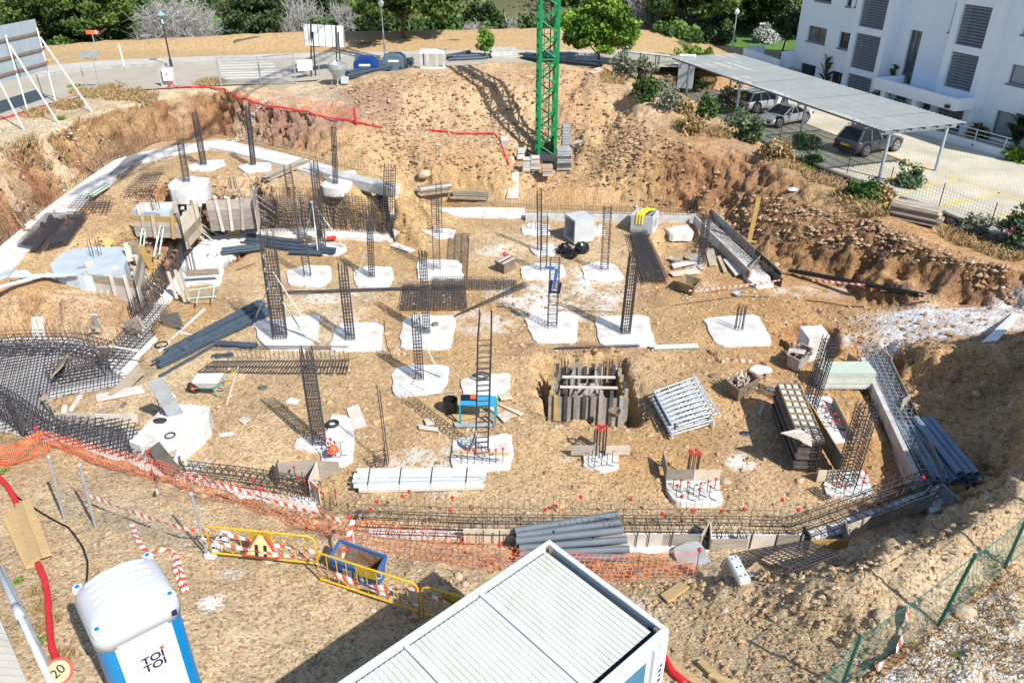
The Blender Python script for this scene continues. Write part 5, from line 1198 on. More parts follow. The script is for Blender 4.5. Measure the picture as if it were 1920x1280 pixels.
# recycling bins
def bin_(px, py, wpx, label, m, lid):
 b = UR(px, py); b.z = 4.2; d = b.y*cP+(CAMH-b.z)*sP; w_ = wpx/FPX*d; t = thing('recycling_bin', label, 'bin', b); q = w_/2
 prof = [(-.8, 0), (-1, .35), (-1, .9), (-.88, 1.25), (-.6, 1.42), (.6, 1.42), (.88, 1.25), (1, .9), (1, .35), (.8, 0)]
 mb = MB(); mb.loft([[(b.x+x*q*.93, b.y-.55, b.z+z*.62) for x, z in prof], [(b.x+x*q, b.y-.4, b.z+z*.66) for x, z in prof], [(b.x+x*q, b.y+.4, b.z+z*.66) for x, z in prof], [(b.x+x*q*.93, b.y+.55, b.z+z*.62) for x, z in prof]]); mb.build('body', m, t, smooth=False)
 mb = MB(); mb.loft([[(b.x+x*q*.82, b.y-.42, b.z+z*.66+.03) for x, z in prof[2:8]], [(b.x+x*q*.82, b.y+.42, b.z+z*.66+.03) for x, z in prof[2:8]]]); mb.build('lid', lid, t)
 mb = MB(); mb.box(b+V3((0, -.56, .58)), (q*.95, .03, .12)); mb.build('label_strip', 'white_paint', t)
 for sgn in (-1, 1): mb = MB(); mb.box(b+V3((sgn*q*.6, -.5, .12)), (.12, .2, .24)); mb.build('foot', 'black', t)
bin_(688, 138, 44, 'blue igloo recycling bin behind the pipe stack', 'blue_bin', 'blue_bin'); bin_(741, 130, 42, 'dark grey recycling bin right of the blue one', 'grey_bin', 'grey_bin')
# ================================================================ concrete laid on the site
def ragged(poly, step=.22, amp=.05, seed=0):
 out = []; n = len(poly)
 for i in range(n):
  a, b = poly[i], poly[(i+1) % n]; k = max(1, int((b-a).length/step))
  for j in range(k):
   p = a.lerp(b, j/k); q = mnoise.noise(V3((p.x*2.3, p.y*2.3, seed))); q2 = mnoise.noise(V3((p.x*2.3, p.y*2.3, seed+9)))
   out.append(V3((p.x+q*amp*2, p.y+q2*amp*2, p.z)))
 return out
def pad(name, label, cat, poly, z0, z1, m, group=None, amp=.045, seed=1):
 if amp >= .025: poly = [q for i in range(len(poly)) for q in (poly[i-1].lerp(poly[i], .9), poly[i].lerp(poly[(i+1) % len(poly)], .10))]
 mb = MB(); mb.prism([(p.x, p.y) for p in ragged(poly, .2, amp, seed)], z0, z1); o = mb.build(name, m); return tag(o, label, cat, group)
for i, (pl, lab) in enumerate(PADS): pad('footing_pad', lab, 'footing', padpolys[i], -.3, .065+.002*(i % 3), 'concrete_new', 'concrete footing pads', seed=i)
for i, (pl, lab) in enumerate(TPADS): pad('footing_pad', lab, 'footing', PX(pl, 2.08), 1.7, 2.10, 'concrete_new', 'concrete footing pads', seed=40+i)
# bluish fresh pads in their forms on the terrace
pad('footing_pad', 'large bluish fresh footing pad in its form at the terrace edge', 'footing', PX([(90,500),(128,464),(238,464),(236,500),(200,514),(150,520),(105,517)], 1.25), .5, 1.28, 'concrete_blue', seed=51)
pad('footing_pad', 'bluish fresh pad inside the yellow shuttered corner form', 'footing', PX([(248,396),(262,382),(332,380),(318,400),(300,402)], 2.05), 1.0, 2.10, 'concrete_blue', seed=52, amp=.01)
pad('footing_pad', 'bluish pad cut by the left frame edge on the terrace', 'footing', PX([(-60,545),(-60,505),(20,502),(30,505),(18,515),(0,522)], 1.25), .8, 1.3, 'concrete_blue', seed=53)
pad('footing_block', 'raised white footing block with a grey side below the ring beam', 'footing', PX([(315,345),(330,334),(352,331),(394,334),(392,345),(380,355),(340,357),(318,356)], 2.35), 1.7, 2.36, 'concrete_new', seed=54, amp=.03)
mb = MB(); Lr = strip_poly(ringw, .55, .75); n_ = len(ringw); secs = []
for i in range(n_):
 a, b = Lr[i], Lr[2*n_-1-i]; k = .08*mnoise.noise(V3((i*.7, 0, 2))); secs.append([(a.x-k, a.y+k, a.z-.4), (b.x+k, b.y, b.z-.4), (b.x+k, b.y, b.z+.05), (a.x-k, a.y+k, a.z+.05)])
mb.loft(secs); tag(mb.build('ring_beam', 'concrete_new'), 'long white concrete strip round the upper terrace', 'beam')
pad('blinding_strip', 'white L-shaped blinding strip at the foot of the terrace', 'blinding', LSTRIP, -.3, .09, 'concrete_new', seed=56)
pad('blinding_strip', 'white blinding strip along the back rebar wall', 'blinding', BSTRIP, -.3, .088, 'concrete_new', seed=57)
pad('blinding_strip', 'white blinding floor under the rebar mat at the lower left', 'blinding', RAFT, -.6, -.16, 'concrete_new', seed=58)
# concrete beam end over the dark pocket
a, b = U(575, 312, 2.2), U(742, 350, 2.2); t = thing('concrete_beam', 'grey cast concrete beam ending over a dark pocket at the terrace edge', 'beam', a)
mb = MB(); mb.beam(a-V3((0, 0, .2)), b-V3((0, 0, .2)), .6, .46); mb.build('beam', 'concrete', t, bevel=.02)
q = U(716, 390, .9); mb = MB(); mb.box(q+V3((-.05, .55, -.25)), (.55, .6, 1.5), .2); mb.build('pocket_shade', 'black', t)  # black box stands in for the shade inside the pocket
# back curb with dowels
a, b = U(985, 400, .32), U(1312, 405, .32); t = thing('concrete_curb', 'low concrete curb along the back of the pit between the chambers', 'curb', a)
mb = MB(); mb.beam(a-V3((0, 0, .3)), b-V3((0, 0, .3)), .35, .7); mb.build('curb', 'concrete', t, bevel=.015)
# big footing block bottom left
Bt = PX([(243,828),(300,768),(332,757),(393,762),(392,785),(375,805),(345,826),(300,836),(262,835)], .4); pad('footing_block', 'big white concrete footing block with a leaning grey board and a ring on top', 'footing', Bt, -.5, .4, 'concrete_new', seed=60, amp=.012)
pad('concrete_cube', 'white concrete cube standing beside its dug hole', 'footing', PX([(1500,612),(1540,609),(1556,628),(1518,636)], .66), -.4, .66, 'concrete_new', seed=61, amp=.0)
# right trench concrete
for lab, pl, z0, z1, m in [('pale concrete bed of the right hand trench', [(1612,664),(1650,662),(1700,770),(1755,905),(1700,915),(1660,790)], -.5, -.16, 'dust_white'), ('pale concrete bed along the front formwork', [(690,990),(900,996),(1180,998),(1500,1000),(1580,975),(1745,915),(1760,930),(1620,985),(1510,1018),(690,1008)], -.4, .04, 'dust_white'), ('concrete bed at the right trench end below the bank', [(1735,920),(1765,905),(1785,945),(1745,965)], -.3, .02, 'dust_white')]:
 pad('concrete_bed', lab, 'blinding', PX(pl, z1), z0, z1, m, seed=62, amp=.03)
pad('lean_concrete_toe', 'white spilled concrete toe along the front formwork boards', 'blinding', PX([(1180,1012),(1330,1030),(1400,1034),(1400,1042),(1200,1036),(1000,1034),(1000,1020)], .1), -.2, .11, 'concrete_new', seed=63)
# ================================================================ reinforcement
def cage(mb_v, mb_s, base, w_, d_, h, nxb, nyb, rz=0.0, sp=.15, r=.012, lap=.7, lean=(0, 0), s0=.1):
 rot = Matrix.Rotation(rz, 3, 'Z'); pts = set()
 for i in range(nxb): pts.add((i/(nxb-1)-.5, -.5)); pts.add((i/(nxb-1)-.5, .5))
 for j in range(nyb): pts.add((-.5, j/(nyb-1)-.5)); pts.add((.5, j/(nyb-1)-.5))
 rnd = random.Random(int(base.x*100)+7)
 sh = lambda z: V3((lean[0]*z/h, lean[1]*z/h, 0))
 for (a, b) in sorted(pts):
  o = rot @ V3((a*w_, b*d_, 0)); j = V3((rnd.uniform(-.03, .03), rnd.uniform(-.03, .03), 0)); hh = h-rnd.random()*.12
  mb_v.tube([base+o-V3((0, 0, .1)), base+o+sh(h-lap)+V3((0, 0, h-lap)), base+o*.9+j+sh(hh)+V3((0, 0, hh))], r, 4, False)
 z = s0
 while z < h-lap+.01:
  c = base+sh(z)+V3((0, 0, z+rnd.uniform(-.015, .015))); q = [c+rot @ V3((a*w_*1.06, b*d_*1.06, 0)) for a, b in ((-.5, -.5), (.5, -.5), (.5, .5), (-.5, .5))]
  for k in range(4): mb_s.beam(q[k], q[(k+1) % 4], r*1.3, r*1.3)
  z += sp
def column(px, py, ytop, w_, d_, nxb, nyb, label, z=.08, rz=.12, sp=.15, r=.0125, lap=.6, topx=None, props=None, name='rebar_column'):
 b = U(px, py, z); h = topz(b, ytop)-z; lean = (0, 0)
 if topx is not None:
  v = (ytop-640)/FPX; dep = b.y*cP+(CAMH-z-h)*sP; lean = ((topx-960)/FPX*dep-b.x, 0)
 t = thing(name, label, 'rebar column', b, group='upright rebar column cages'); mv, ms = MB(), MB(); cage(mv, ms, b, w_, d_, h, nxb, nyb, rz, sp, r, lap, lean)
 stuffpart(mv.build('vertical_bars', 'steel_dark', t)); stuffpart(ms.build('stirrups', 'steel_dark', t)); return t, b, h
def prop(label, a, b, r=.03, m='prop_green', cat='prop', group='steel props holding forms and columns'):
 t = thing('prop', label, cat, a, group=group); a, b = Vector(a), Vector(b); d = (b-a)
 mb = MB(); mb.tube([a, a+d*.55], r, 7); mb.build('outer_tube', m, t); mb = MB(); mb.tube([a+d*.5, b], r*.72, 6); mb.build('inner_tube', 'galv_light', t)
 mb = MB(); n_ = d.normalized(); mb.tube([a+d*.5-n_*.06, a+d*.5+n_*.06], r*1.5, 7); mb.build('collar', m, t)
 for e in (a, b): mb = MB(); mb.box(e, (.14, .14, .015), rot=d.to_track_quat('Z', 'Y').to_matrix()); mb.build('end_plate', m, t)
 return t
COLS = [
 (525,632,432,.46,.30,6,4,'widest tall rebar column with green props at the left of the pit',.95,{'topx':499}),
 (657,634,490,.29,.28,4,4,'square rebar column second from left in the middle row',.5,{'topx':641}),
 (800,622,470,.24,.24,5,4,'slim dense rebar column on the pad with a brick',.5,{'topx':792}),
 (787,708,588,.25,.25,4,4,'short rebar column on the pad with scrunched tape',.4,{'topx':779}),
 (599,830,650,.34,.24,5,4,'rebar column with orange hook bar beside the helmet pad',.55,{'topx':572}),
 (903,848,578,.34,.22,2,2,'tallest ladder-like rebar column in front of the blue sawbench',.9,{'topx':910}),
 (1035,613,480,.32,.2,2,2,'ladder-like rebar column with a blue clamp on top',.1,{'topx':1041}),
 (1172,623,470,.30,.26,5,4,'dense rebar column on the large right square pad',.4,{'topx':1190}),
 (1133,506,384,.28,.2,2,2,'ladder rebar column right of the black bags',.1,{'topx':1140}),
 (1012,468,352,.18,.18,2,3,'rear ladder column of the twin pair near the back curb',.2,{'topx':1011}),
 (1019,506,400,.26,.18,2,2,'front ladder column of the twin pair right of the brown box',.1,{'topx':1021}),
 (819,504,366,.28,.2,2,2,'tall ladder column left of the pale rebar mat',.1,{'topx':815}),
 (824,436,340,.24,.18,2,2,'rear ladder column in front of the timber stacks',.1,{'topx':822}),
 (697,518,398,.22,.2,4,3,'slim dense rebar column with a prop behind the long bars',.4,{'topx':692}),
 (577,517,368,.26,.2,2,2,'ladder column rising by the dark pipe bundles',.6,{'topx':555}),
 (604,463,300,.30,.24,4,3,'rebar column tied by three splayed green props',.6,{'topx':588}),
 (1515,769,628,.34,.30,4,4,'leaning rebar cage beside the panel stack at the right',.2,{'topx':1560}),
 (1584,906,752,.40,.36,4,4,'leaning rebar cage nearest the lower right corner',.2,{'topx':1630}),
 (1315,493,398,.26,.24,3,3,'shaded rebar cage standing in the excavated right corner',.3,{'topx':1326}),
]
for px, py, yt, w_, d_, a, b_, lab, lap, k in COLS: column(px, py, yt, w_, d_, a, b_, lab, lap=lap, sp=.12 if a > 2 else .17, **k)
for px, py, yt, lab, tx, w_ in [(629,344,234,'rebar column on the terrace pad beside the concrete beam',625,.2), (475,309,196,'rebar column on the terrace under the middle rear pad',463,.2), (382,309,208,'rebar column at the bend of the white ring beam',364,.24), (546,366,305,'short ladder column on the terrace edge above the rebar wall',537,.3)]:
 column(px, py, yt, w_, .22, 4 if w_ < .3 else 2, 3 if w_ < .3 else 2, lab, z=2.1, topx=tx, lap=.4, sp=.12)
column(350, 341, 256, .22, .22, 3, 3, 'rebar column on the raised white footing block', z=2.36, topx=336, lap=.4, sp=.17)
column(728, 437, 308, .5, .4, 6, 5, 'thick dark corner cage at the end of the terrace wall', z=.08, topx=731, lap=.3, sp=.12)
# props of the two braced columns
for a, b_, lab in [((572,628),(522,520),'green prop leaning right on the widest column, front one'), ((598,642),(516,478),'long green prop from the right foot to the widest column'), ((478,598),(503,540),'green prop left of the widest column'), ((532,575),(545,505),'grey prop behind the widest column')]:
 A = U(*a, .09); c = U(525, 632, .08); v = (b_[1]-640)/FPX; k = (sP+v*cP)/(cP-v*sP); zt = CAMH-c.y*k; prop(lab, A, V3((c.x-.12, c.y-.05, max(.8, zt))), .028)
for a, lab in [((572,450),'left splayed prop of the three-prop column'), ((644,462),'right splayed prop of the three-prop column'), ((596,474),'front upright prop of the three-prop column'), ((616,448),'rear splayed prop of the three-prop column')]:
 A = U(*a, .09); c = U(604, 463, .08); prop(lab, A, V3((c.x-.18, c.y+.0, 2.15)), .026)
for a, b_, zt, lab in [((671,515),(697,518),1.7,'thin green prop beside the slim dense column'), ((826,706),(787,708),2.0,'pale prop leaning on the short column with tape'), ((622,560),(622,560),.1,'')][:2]:
 A = U(*a, .09); c = U(*b_, .08); prop(lab, A, V3((c.x, c.y, zt)), .024)
def capred(mb, p, r=.035): mb.ball(p, r, 6, 4)
def starters(px, py, ytop, n, rad, label, z=.08, caps=False, topx=None, m='steel_dark'):
 b = U(px, py, z); h = topz(b, ytop)-z; t = thing('starter_bars', label, 'starter bars', b, group='upright starter bars'); mb = MB(); cp = MB(); rnd = random.Random(px)
 lx = 0 if topx is None else ((topx-px)/FPX*(b.y*cP+(CAMH-z)*sP)+ (b.x*h/CAMH))
 for i in range(n):
  a = 6.283*i/n+.4; o = V3((math.cos(a)*rad, math.sin(a)*rad*.8, 0)); e = b+o+V3((0, 0, h*(.86+.14*rnd.random()))); mb.tube([b+o-V3((0, 0, .1)), e], .013, 4)
  if caps: cp.ball(e+V3((0, 0, .03)), .045, 6, 4)
 stuffpart(mb.build('bars', m, t))
 if caps: stuffpart(cp.build('safety_caps', 'red', t))
starters(362,517,468,8,.16,'bundle of bare starter bars on the white strip left of the pit'); starters(181,480,446,6,.2,'short starter bars on the large bluish terrace pad',1.27); starters(293,394,366,5,.16,'starter bars in the yellow shuttered corner form',2.1); starters(437,350,330,6,.16,'thin starter bars behind the shuttered terrace corner',2.05)
starters(1385,617,567,8,.15,'bare starter bars on the white pad at the right'); starters(1297,893,848,8,.14,'red capped starter bars over the crossed pad',.08,True); starters(1126,852,798,8,.13,'red capped starter bars between the two low boards',.08,True)
starters(312,775,733,6,.15,'starter bars with a red cap beside the leaning grey board',.4,False)
# hooked bars lying proud of pads, joined rows with red caps
def hooks(label, pts, h, z=.09, caps=True, sz=.12, seed=1, bent=True):
 P = [U(*p, z) for p in pts]; c = P[0]; t = thing('hooked_bars', label, 'starter bars', c, group='rows of short hooked bars'); mb, cp = MB(), MB(); rnd = random.Random(seed)
 for p in P:
  a = rnd.uniform(-.6, .6); o = V3((math.cos(a), math.sin(a), 0))*sz
  mb.tube([p+o*1.4+V3((0, -.12, 0)), p-V3((0, .1, 0)), p, p+V3((0, 0, h)), p+V3((0, 0, h))+o*.8] if bent else [p, p+V3((0, 0, h))], .011, 4)
  if caps and rnd.random() < .75: cp.ball(p+V3((0, 0, h+.03)), .04, 6, 4)
 stuffpart(mb.build('bars', 'steel_dark', t))
 if cp.v: stuffpart(cp.build('safety_caps', 'red', t))
hooks('row of red capped hooked bars in front of the helmet pad column', [(605,852),(618,853),(630,851),(640,849),(622,845),(612,843)], .38); hooks('row of seven red capped bars across the front of the sawbench pad', [(865,868),(877,868),(890,868),(904,868),(918,868),(930,868),(943,866)], .42, bent=False)
hooks('hooked bars on the small two-board footing', [(1103,868),(1115,870),(1128,868),(1138,866),(1148,862),(1110,860)], .3, caps=False); hooks('many hooked bars with caps on the crossed pad', [(1262,912),(1275,916),(1288,920),(1300,924),(1312,922),(1326,918),(1340,914),(1268,926),(1290,930),(1310,932),(1330,928)], .26)
hooks('hooked bars with caps around the leaning corner cage', [(1560,905),(1566,920),(1582,924),(1600,924),(1615,918),(1606,905),(1620,900),(1610,890)], .24); hooks('rows of hooked bars with caps on the long pad by the panel stack', [(1535,758),(1540,770),(1546,780),(1552,788),(1558,796),(1564,804),(1528,750),(1548,765),(1556,776),(1563,786),(1570,798)], .18, sz=.22)
hooks('dowels on the small pad by the open concrete chamber', [(988,430),(996,428),(1004,430),(1012,428),(1020,431),(1112,432),(1120,430)], .3, bent=False)
# rebar grids: mats lying or stacked
def grid_obj(name, label, cat, corners, nu, nv, lift, m='steel_dark', r=.009, layers=1, gap=.12, group=None, z=None, ragged_=.0, jitter=.02):
 Q = [U(*p, z) + V3((0, 0, lift)) if z is not None else G(*p, lift) for p in corners]; t = thing(name, label, cat, sum(Q, Vector())/4, group=group); rnd = random.Random(nu*100+nv)
 mu, mv = MB(), MB()
 for L_ in range(layers):
  o = V3((0, 0, gap*L_));
  for i in range(nu+1):
   f = i/nu; j = rnd.uniform(-jitter, jitter); a = Q[0].lerp(Q[1], f); b = Q[3].lerp(Q[2], f); e0 = rnd.uniform(-.5, 1)*ragged_; e1 = rnd.uniform(-.5, 1)*ragged_; mu.beam(a+o+(a-b)*e0, b+o+(b-a)*e1+V3((j, 0, 0)), r*2, r*2)
  for i in range(nv+1):
   f = i/nv; a = Q[0].lerp(Q[3], f); b = Q[1].lerp(Q[2], f); mv.beam(a+o+V3((0, 0, r)), b+o+V3((0, 0, r)), r*2, r*2)
 stuffpart(mu.build('long_bars', m, t)); stuffpart(mv.build('cross_bars', m, t)); return t
grid_obj('rebar_mat', 'dark stack of rebar cages laid on the terrace by the ring beam, left one', 'rebar mat', [(90,412),(125,412),(75,478),(35,470)], 12, 24, .06, layers=3, gap=.12, r=.007)
grid_obj('rebar_mat', 'dark stack of rebar cages on the terrace, right of its darker twin', 'rebar mat', [(128,410),(165,410),(128,463),(84,474)], 12, 22, .06, layers=3, gap=.12, r=.007)
grid_obj('rebar_mat', 'bundle of straight rebar lying on the white ring beam', 'rebar mat', [(245,298),(280,298),(232,338),(205,338)], 10, 18, .12, layers=2, r=.006); grid_obj('rebar_mat', 'open rebar cage mat right of the ring beam on the terrace', 'rebar mat', [(272,328),(310,326),(288,372),(232,372)], 9, 11, .05, layers=2, gap=.25, r=.007)
grid_obj('rebar_mat', 'bent rebar basket lying in front of the pile of struts', 'rebar mat', [(150,382),(212,382),(205,405),(130,405)], 10, 5, .05, layers=2, gap=.3, r=.008)
grid_obj('rebar_mat', 'upright pale rebar ladder mat lying between the ladder columns', 'rebar mat', [(842,440),(880,440),(876,525),(838,525)], 3, 44, .05, ragged_=.02, r=.007); grid_obj('rebar_mat', 'long narrow rebar cage lying crosswise in the middle of the pit', 'rebar mat', [(812,526),(968,528),(968,545),(812,545)], 34, 5, .05, layers=2, r=.007)
grid_obj('rebar_mat', 'square dark rebar mats stacked behind the brick pad', 'rebar mat', [(757,537),(872,537),(876,584),(750,584)], 22, 12, .05, layers=2, r=.008)
grid_obj('rebar_mat', 'thick dark rebar cage bundle lying left of the tan box', 'rebar mat', [(1181,444),(1212,444),(1250,532),(1203,532)], 11, 22, .06, layers=3, gap=.12, ragged_=.03, r=.009)
grid_obj('rebar_mat', 'rebar mat lying on edge of the bank below the yellow form', 'rebar mat', [(1400,1050),(1510,1030),(1570,1060),(1480,1092)], 9, 12, .3, r=.009);
grid_obj('rebar_mat', 'long open rebar cage laid flat with bars sticking up left of the middle', 'rebar mat', [(400,680),(655,678),(650,703),(372,700)], 44, 2, .05, r=.012);
def uprights(label, a, b, n, h, lift=.05, r=.011, lean=.0):
 A, Bq = G(*a, lift), G(*b, lift); t = thing('rebar_dowels', label, 'rebar row', A, group='rows of upright rebar'); mb = MB(); rnd = random.Random(n)
 for i in range(n+1): p = A.lerp(Bq, i/n); mb.tube([p, p+V3((lean, 0, h*(.85+.3*rnd.random())))], r, 4, False)
 stuffpart(mb.build('bars', 'steel', t))
uprights('row of short bars sticking up from the flat open cage', (430,676), (655,676), 26, .32)
grid_obj('rebar_mat', 'narrow rebar ladder lying slanted from the brick pad to the right', 'rebar mat', [(862,592),(852,598),(992,540),(982,534)][::1], 3, 34, .12)
grid_obj('rebar_mat', 'rusty rebar ladder lying beyond the panel stack', 'rebar mat', [(1515,920),(1530,915),(1560,935),(1545,940)], 3, 6, .05)
# dowels along the white ring beam (outer edge and inner)
def dowel_line(label, path, spacing, h, z, m='steel', hook=False, r=.009):
 zl = z; P = [U(a, b, z) if z < 2 else G(a, b, .03) for a, b in path]; t = thing('rebar_dowels', label, 'rebar row', P[0], group='rows of upright rebar'); mb = MB(); rnd = random.Random(int(spacing*1000)+len(path)); tot = sum((b-a).length for a, b in zip(P[:-1], P[1:])); n = int(tot/spacing); Rp = resample(P, n+1)
 for p in Rp:
  e = p+V3((rnd.uniform(-.04, .04), rnd.uniform(-.04, .04), h*(.8+.35*rnd.random()))); mb.tube([p, e] if not hook else [p, e, e+V3((.1, .02, -.03))], r, 3, False)
 mb2 = MB()
 for zz in (h*.3,):
  for a, b in zip(Rp[::4][:-1], Rp[::4][1:]): mb2.beam(a+V3((0, 0, zz)), b+V3((0, 0, zz)), .014, .014)
 stuffpart(mb.build('dowels', m, t)); stuffpart(mb2.build('runner_bar', m, t))
dowel_line('rusty dowels along the outer edge of the white ring beam', [(-40,490),(0,455),(80,390),(150,340),(205,300),(260,275),(330,264),(410,258),(450,266)], .17, .75, 2.1); dowel_line('second row of dowels on the inner side of the ring beam', [(-40,520),(0,470),(90,400),(165,340),(220,305),(262,287)], .2, .55, 2.1)
dowel_line('rusty dowels along the rear of the ring beam to the concrete beam', [(450,264),(540,288),(620,312),(735,345)], .17, .6, 2.1)
dowel_line('close row of tall dowels along the back of the pit', [(745,382),(900,388),(1000,392),(1120,396),(1240,398),(1312,402)], .13, .75, .1); dowel_line('front row of dowels on the back curb', [(985,402),(1110,404),(1312,408)], .14, .45, .3)
# rebar walls standing in front of the terrace face
def rebar_wall(label, path, h, su, sv, z=.08, r=.011, double=.3):
 P = [U(a, b, z) for a, b in path]; t = thing('rebar_wall', label, 'rebar wall', P[0], group='standing rebar walls'); mv, mh = MB(), MB(); tot = sum((b-a).length for a, b in zip(P[:-1], P[1:])); n = int(tot/su); Rp = resample(P, n+1); rnd = random.Random(n)
 for off in ((0, double) if double else (0,)):
  for i, p in enumerate(Rp):
   q = Rp[min(i+1, n)]-Rp[max(i-1, 0)]; nrm = V3((-q.y, q.x, 0)).normalized()*off; p = V3((p.x, p.y, z))+nrm; mv.beam(p, p+V3((rnd.uniform(-.02, .02), 0, h*(.95+.1*rnd.random()))), r*2, r*2)
  k = sv
  while k < h:
   for a, b in zip(Rp[::3][:-1], Rp[::3][1:]):
    q = b-a; nrm = V3((-q.y, q.x, 0)).normalized()*off; mh.beam(V3((a.x, a.y, z+k))+nrm, V3((b.x, b.y, z+k))+nrm, r*2, r*2)
   k += sv
 stuffpart(mv.build('vertical_bars', 'steel_dark', t)); stuffpart(mh.build('horizontal_bars', 'steel_dark', t))
rebar_wall('long rebar mesh wall along the foot of the terrace face', [(405,442),(470,436),(560,434),(640,434),(720,440)], 1.75, .15, .2, r=.0085)
rebar_wall('rebar mesh wall climbing beside the shuttered corner form', [(345,480),(365,455),(385,440),(405,440)], 1.5, .17, .22, r=.0085); rebar_wall('low rebar mesh beside the white L strip', [(270,600),(300,560),(335,510),(350,480)], .75, .14, .2, double=.4)
# trench cages: long boxes of bars along a path
def trench_cage(label, path, w_, h, sp, z, dowel=0, dsp=.2, r=.010, m='steel_dark', caps=0, white=False, group='long trench cages'):
 P = [U(a, b, z) for a, b in path]; t = thing('trench_cage', label, 'rebar cage', P[0], group=group); tot = sum((b-a).length for a, b in zip(P[:-1], P[1:])); n = max(2, int(tot/sp)); Rp = resample(P, n+1); ms, ml, md, mc = MB(), MB(), MB(), MB(); rnd = random.Random(n)
 fr = []
 for i, p in enumerate(Rp):
  q = Rp[min(i+1, n)]-Rp[max(i-1, 0)]; nr = V3((-q.y, q.x, 0)).normalized(); p = V3((p.x, p.y, z)); c = [p-nr*w_/2, p+nr*w_/2, p+nr*w_/2+V3((0, 0, h)), p-nr*w_/2+V3((0, 0, h))]; fr.append((c, nr))
  for k in range(4): ms.beam(c[k], c[(k+1) % 4], r*1.7, r*1.7)
 for i in range(0, n, 2):
  a, b = fr[i][0], fr[min(i+2, n)][0]
  for k in range(4): ml.beam(a[k], b[k], r*2.2, r*2.2)
  for f in (.33, .66): ml.beam(a[0].lerp(a[1], f), b[0].lerp(b[1], f), r*2.2, r*2.2); ml.beam(a[2].lerp(a[3], f), b[2].lerp(b[3], f), r*2.2, r*2.2)
 stuffpart(ms.build('stirrups', m, t)); stuffpart(ml.build('long_bars', m, t))
 if dowel:
  Rd = resample(P, int(tot/dsp)+1)
  for i, p in enumerate(Rd):
   q = Rd[min(i+1, len(Rd)-1)]-Rd[max(i-1, 0)]; nr = V3((-q.y, q.x, 0)).normalized()
   for s_ in (-1, 1):
    b0 = V3((p.x, p.y, z+.05))+nr*s_*w_*.32; hh = dowel*(.8+.3*rnd.random()); md.tube([b0, b0+V3((rnd.uniform(-.05, .05), 0, hh))], r*1.05, 3, False)
    if rnd.random() < caps: mc.ball(b0+V3((0, 0, hh+.02)), .05, 6, 4)
  for f in (.55, .85):
   for a, b in zip(Rd[::5][:-1], Rd[::5][1:]): md.beam(V3((a.x, a.y, z+dowel*f)), V3((b.x, b.y, z+dowel*f)), r*1.6, r*1.6)
  stuffpart(md.build('dowels', 'steel' if not white else 'galv', t))
  if mc.v: stuffpart(mc.build('safety_caps', 'red', t))
trench_cage('long cage with tall dowels along the front formwork', [(665,992),(900,1000),(1200,1002),(1500,1005)], .7, .3, .28, .06, .95, .17, r=.006, caps=.05)
trench_cage('cage with dowels climbing from the front corner to the lower right', [(1500,1005),(1570,982),(1660,948),(1745,915)], .7, .32, .28, .05, .7, .2, r=.0065, caps=.04)
trench_cage('cage with white dusty bars in the right hand trench', [(1752,922),(1715,850),(1680,780),(1650,715),(1628,665)], .62, .38, .22, -.12, .55, .22, r=.007, white=True, m='galv')
trench_cage('cage in the beam form running down the back right corner', [(1312,412),(1345,440),(1380,468),(1415,500),(1440,520)], .4, .3, .2, .12, .45, .2, r=.0075)
trench_cage('wide cage from the front left corner towards the wheelbarrow', [(300,590),(270,625),(235,660),(205,690)], .8, .4, .2, -.12, .8, .17, r=.009); trench_cage('tall dowelled cage along the rear of the rebar mat at the left frame edge', [(-40,660),(60,655),(140,655),(200,670)], .7, .45, .22, -.12, .9, .17, r=.009)
trench_cage('cage along the trench under the orange net', [(340,895),(430,905),(520,918),(592,935)], .6, .35, .2, -.22, .35, .18, r=.008, caps=.02); trench_cage('cage at the left frame edge running down to the net', [(-30,745),(20,775),(60,805),(110,830)], .7, .5, .2, -.2, .4, .18, r=.009)
trench_cage('cage along the white rebar mat rear right side', [(205,690),(170,700),(130,705),(95,715)], .7, .45, .22, -.15, .7, .18, r=.009)
def raft(label, poly, dirs, sp, zs):
 P = [(p.x, p.y) for p in poly]; t = thing('rebar_raft', label, 'rebar mat', poly[0]); mb = MB(); n = len(P)
 for (dx, dy), z in zip(dirs*len(zs), [z for z in zs for _ in dirs]):
  nx_, ny_ = -dy, dx; ks = [p[0]*nx_+p[1]*ny_ for p in P]; k = min(ks)+sp/2
  while k < max(ks):
   hit = []
   for i in range(n):
    a, b = P[i], P[(i+1) % n]; ka, kb = a[0]*nx_+a[1]*ny_, b[0]*nx_+b[1]*ny_
    if (ka > k) != (kb > k): f = (k-ka)/(kb-ka); x, y = a[0]+(b[0]-a[0])*f, a[1]+(b[1]-a[1])*f; hit.append((x*dx+y*dy, x, y))
   hit.sort()
   for a, b in zip(hit[0::2], hit[1::2]): mb.beam((a[1], a[2], z), (b[1], b[2], z), .018, .018)
   k += sp
 stuffpart(mb.build('bars', 'steel_dark', t))
RF = PX([(-60,650),(60,648),(150,660),(190,675),(245,720),(215,728),(100,748),(92,762),(108,792),(235,802),(250,860),(70,822),(-60,790)], -.1)
raft('wide double rebar mat over white blinding at the lower left', RF, [(.92, .39), (-.39, .92)], .21, [-.08, .2]); raft('narrow rebar mat in the trench leading to the big white block', PX([(110,795),(250,800),(335,885),(240,862),(110,825)], -.1), [(.95, .3), (-.3, .95)], .19, [-.06, .2])
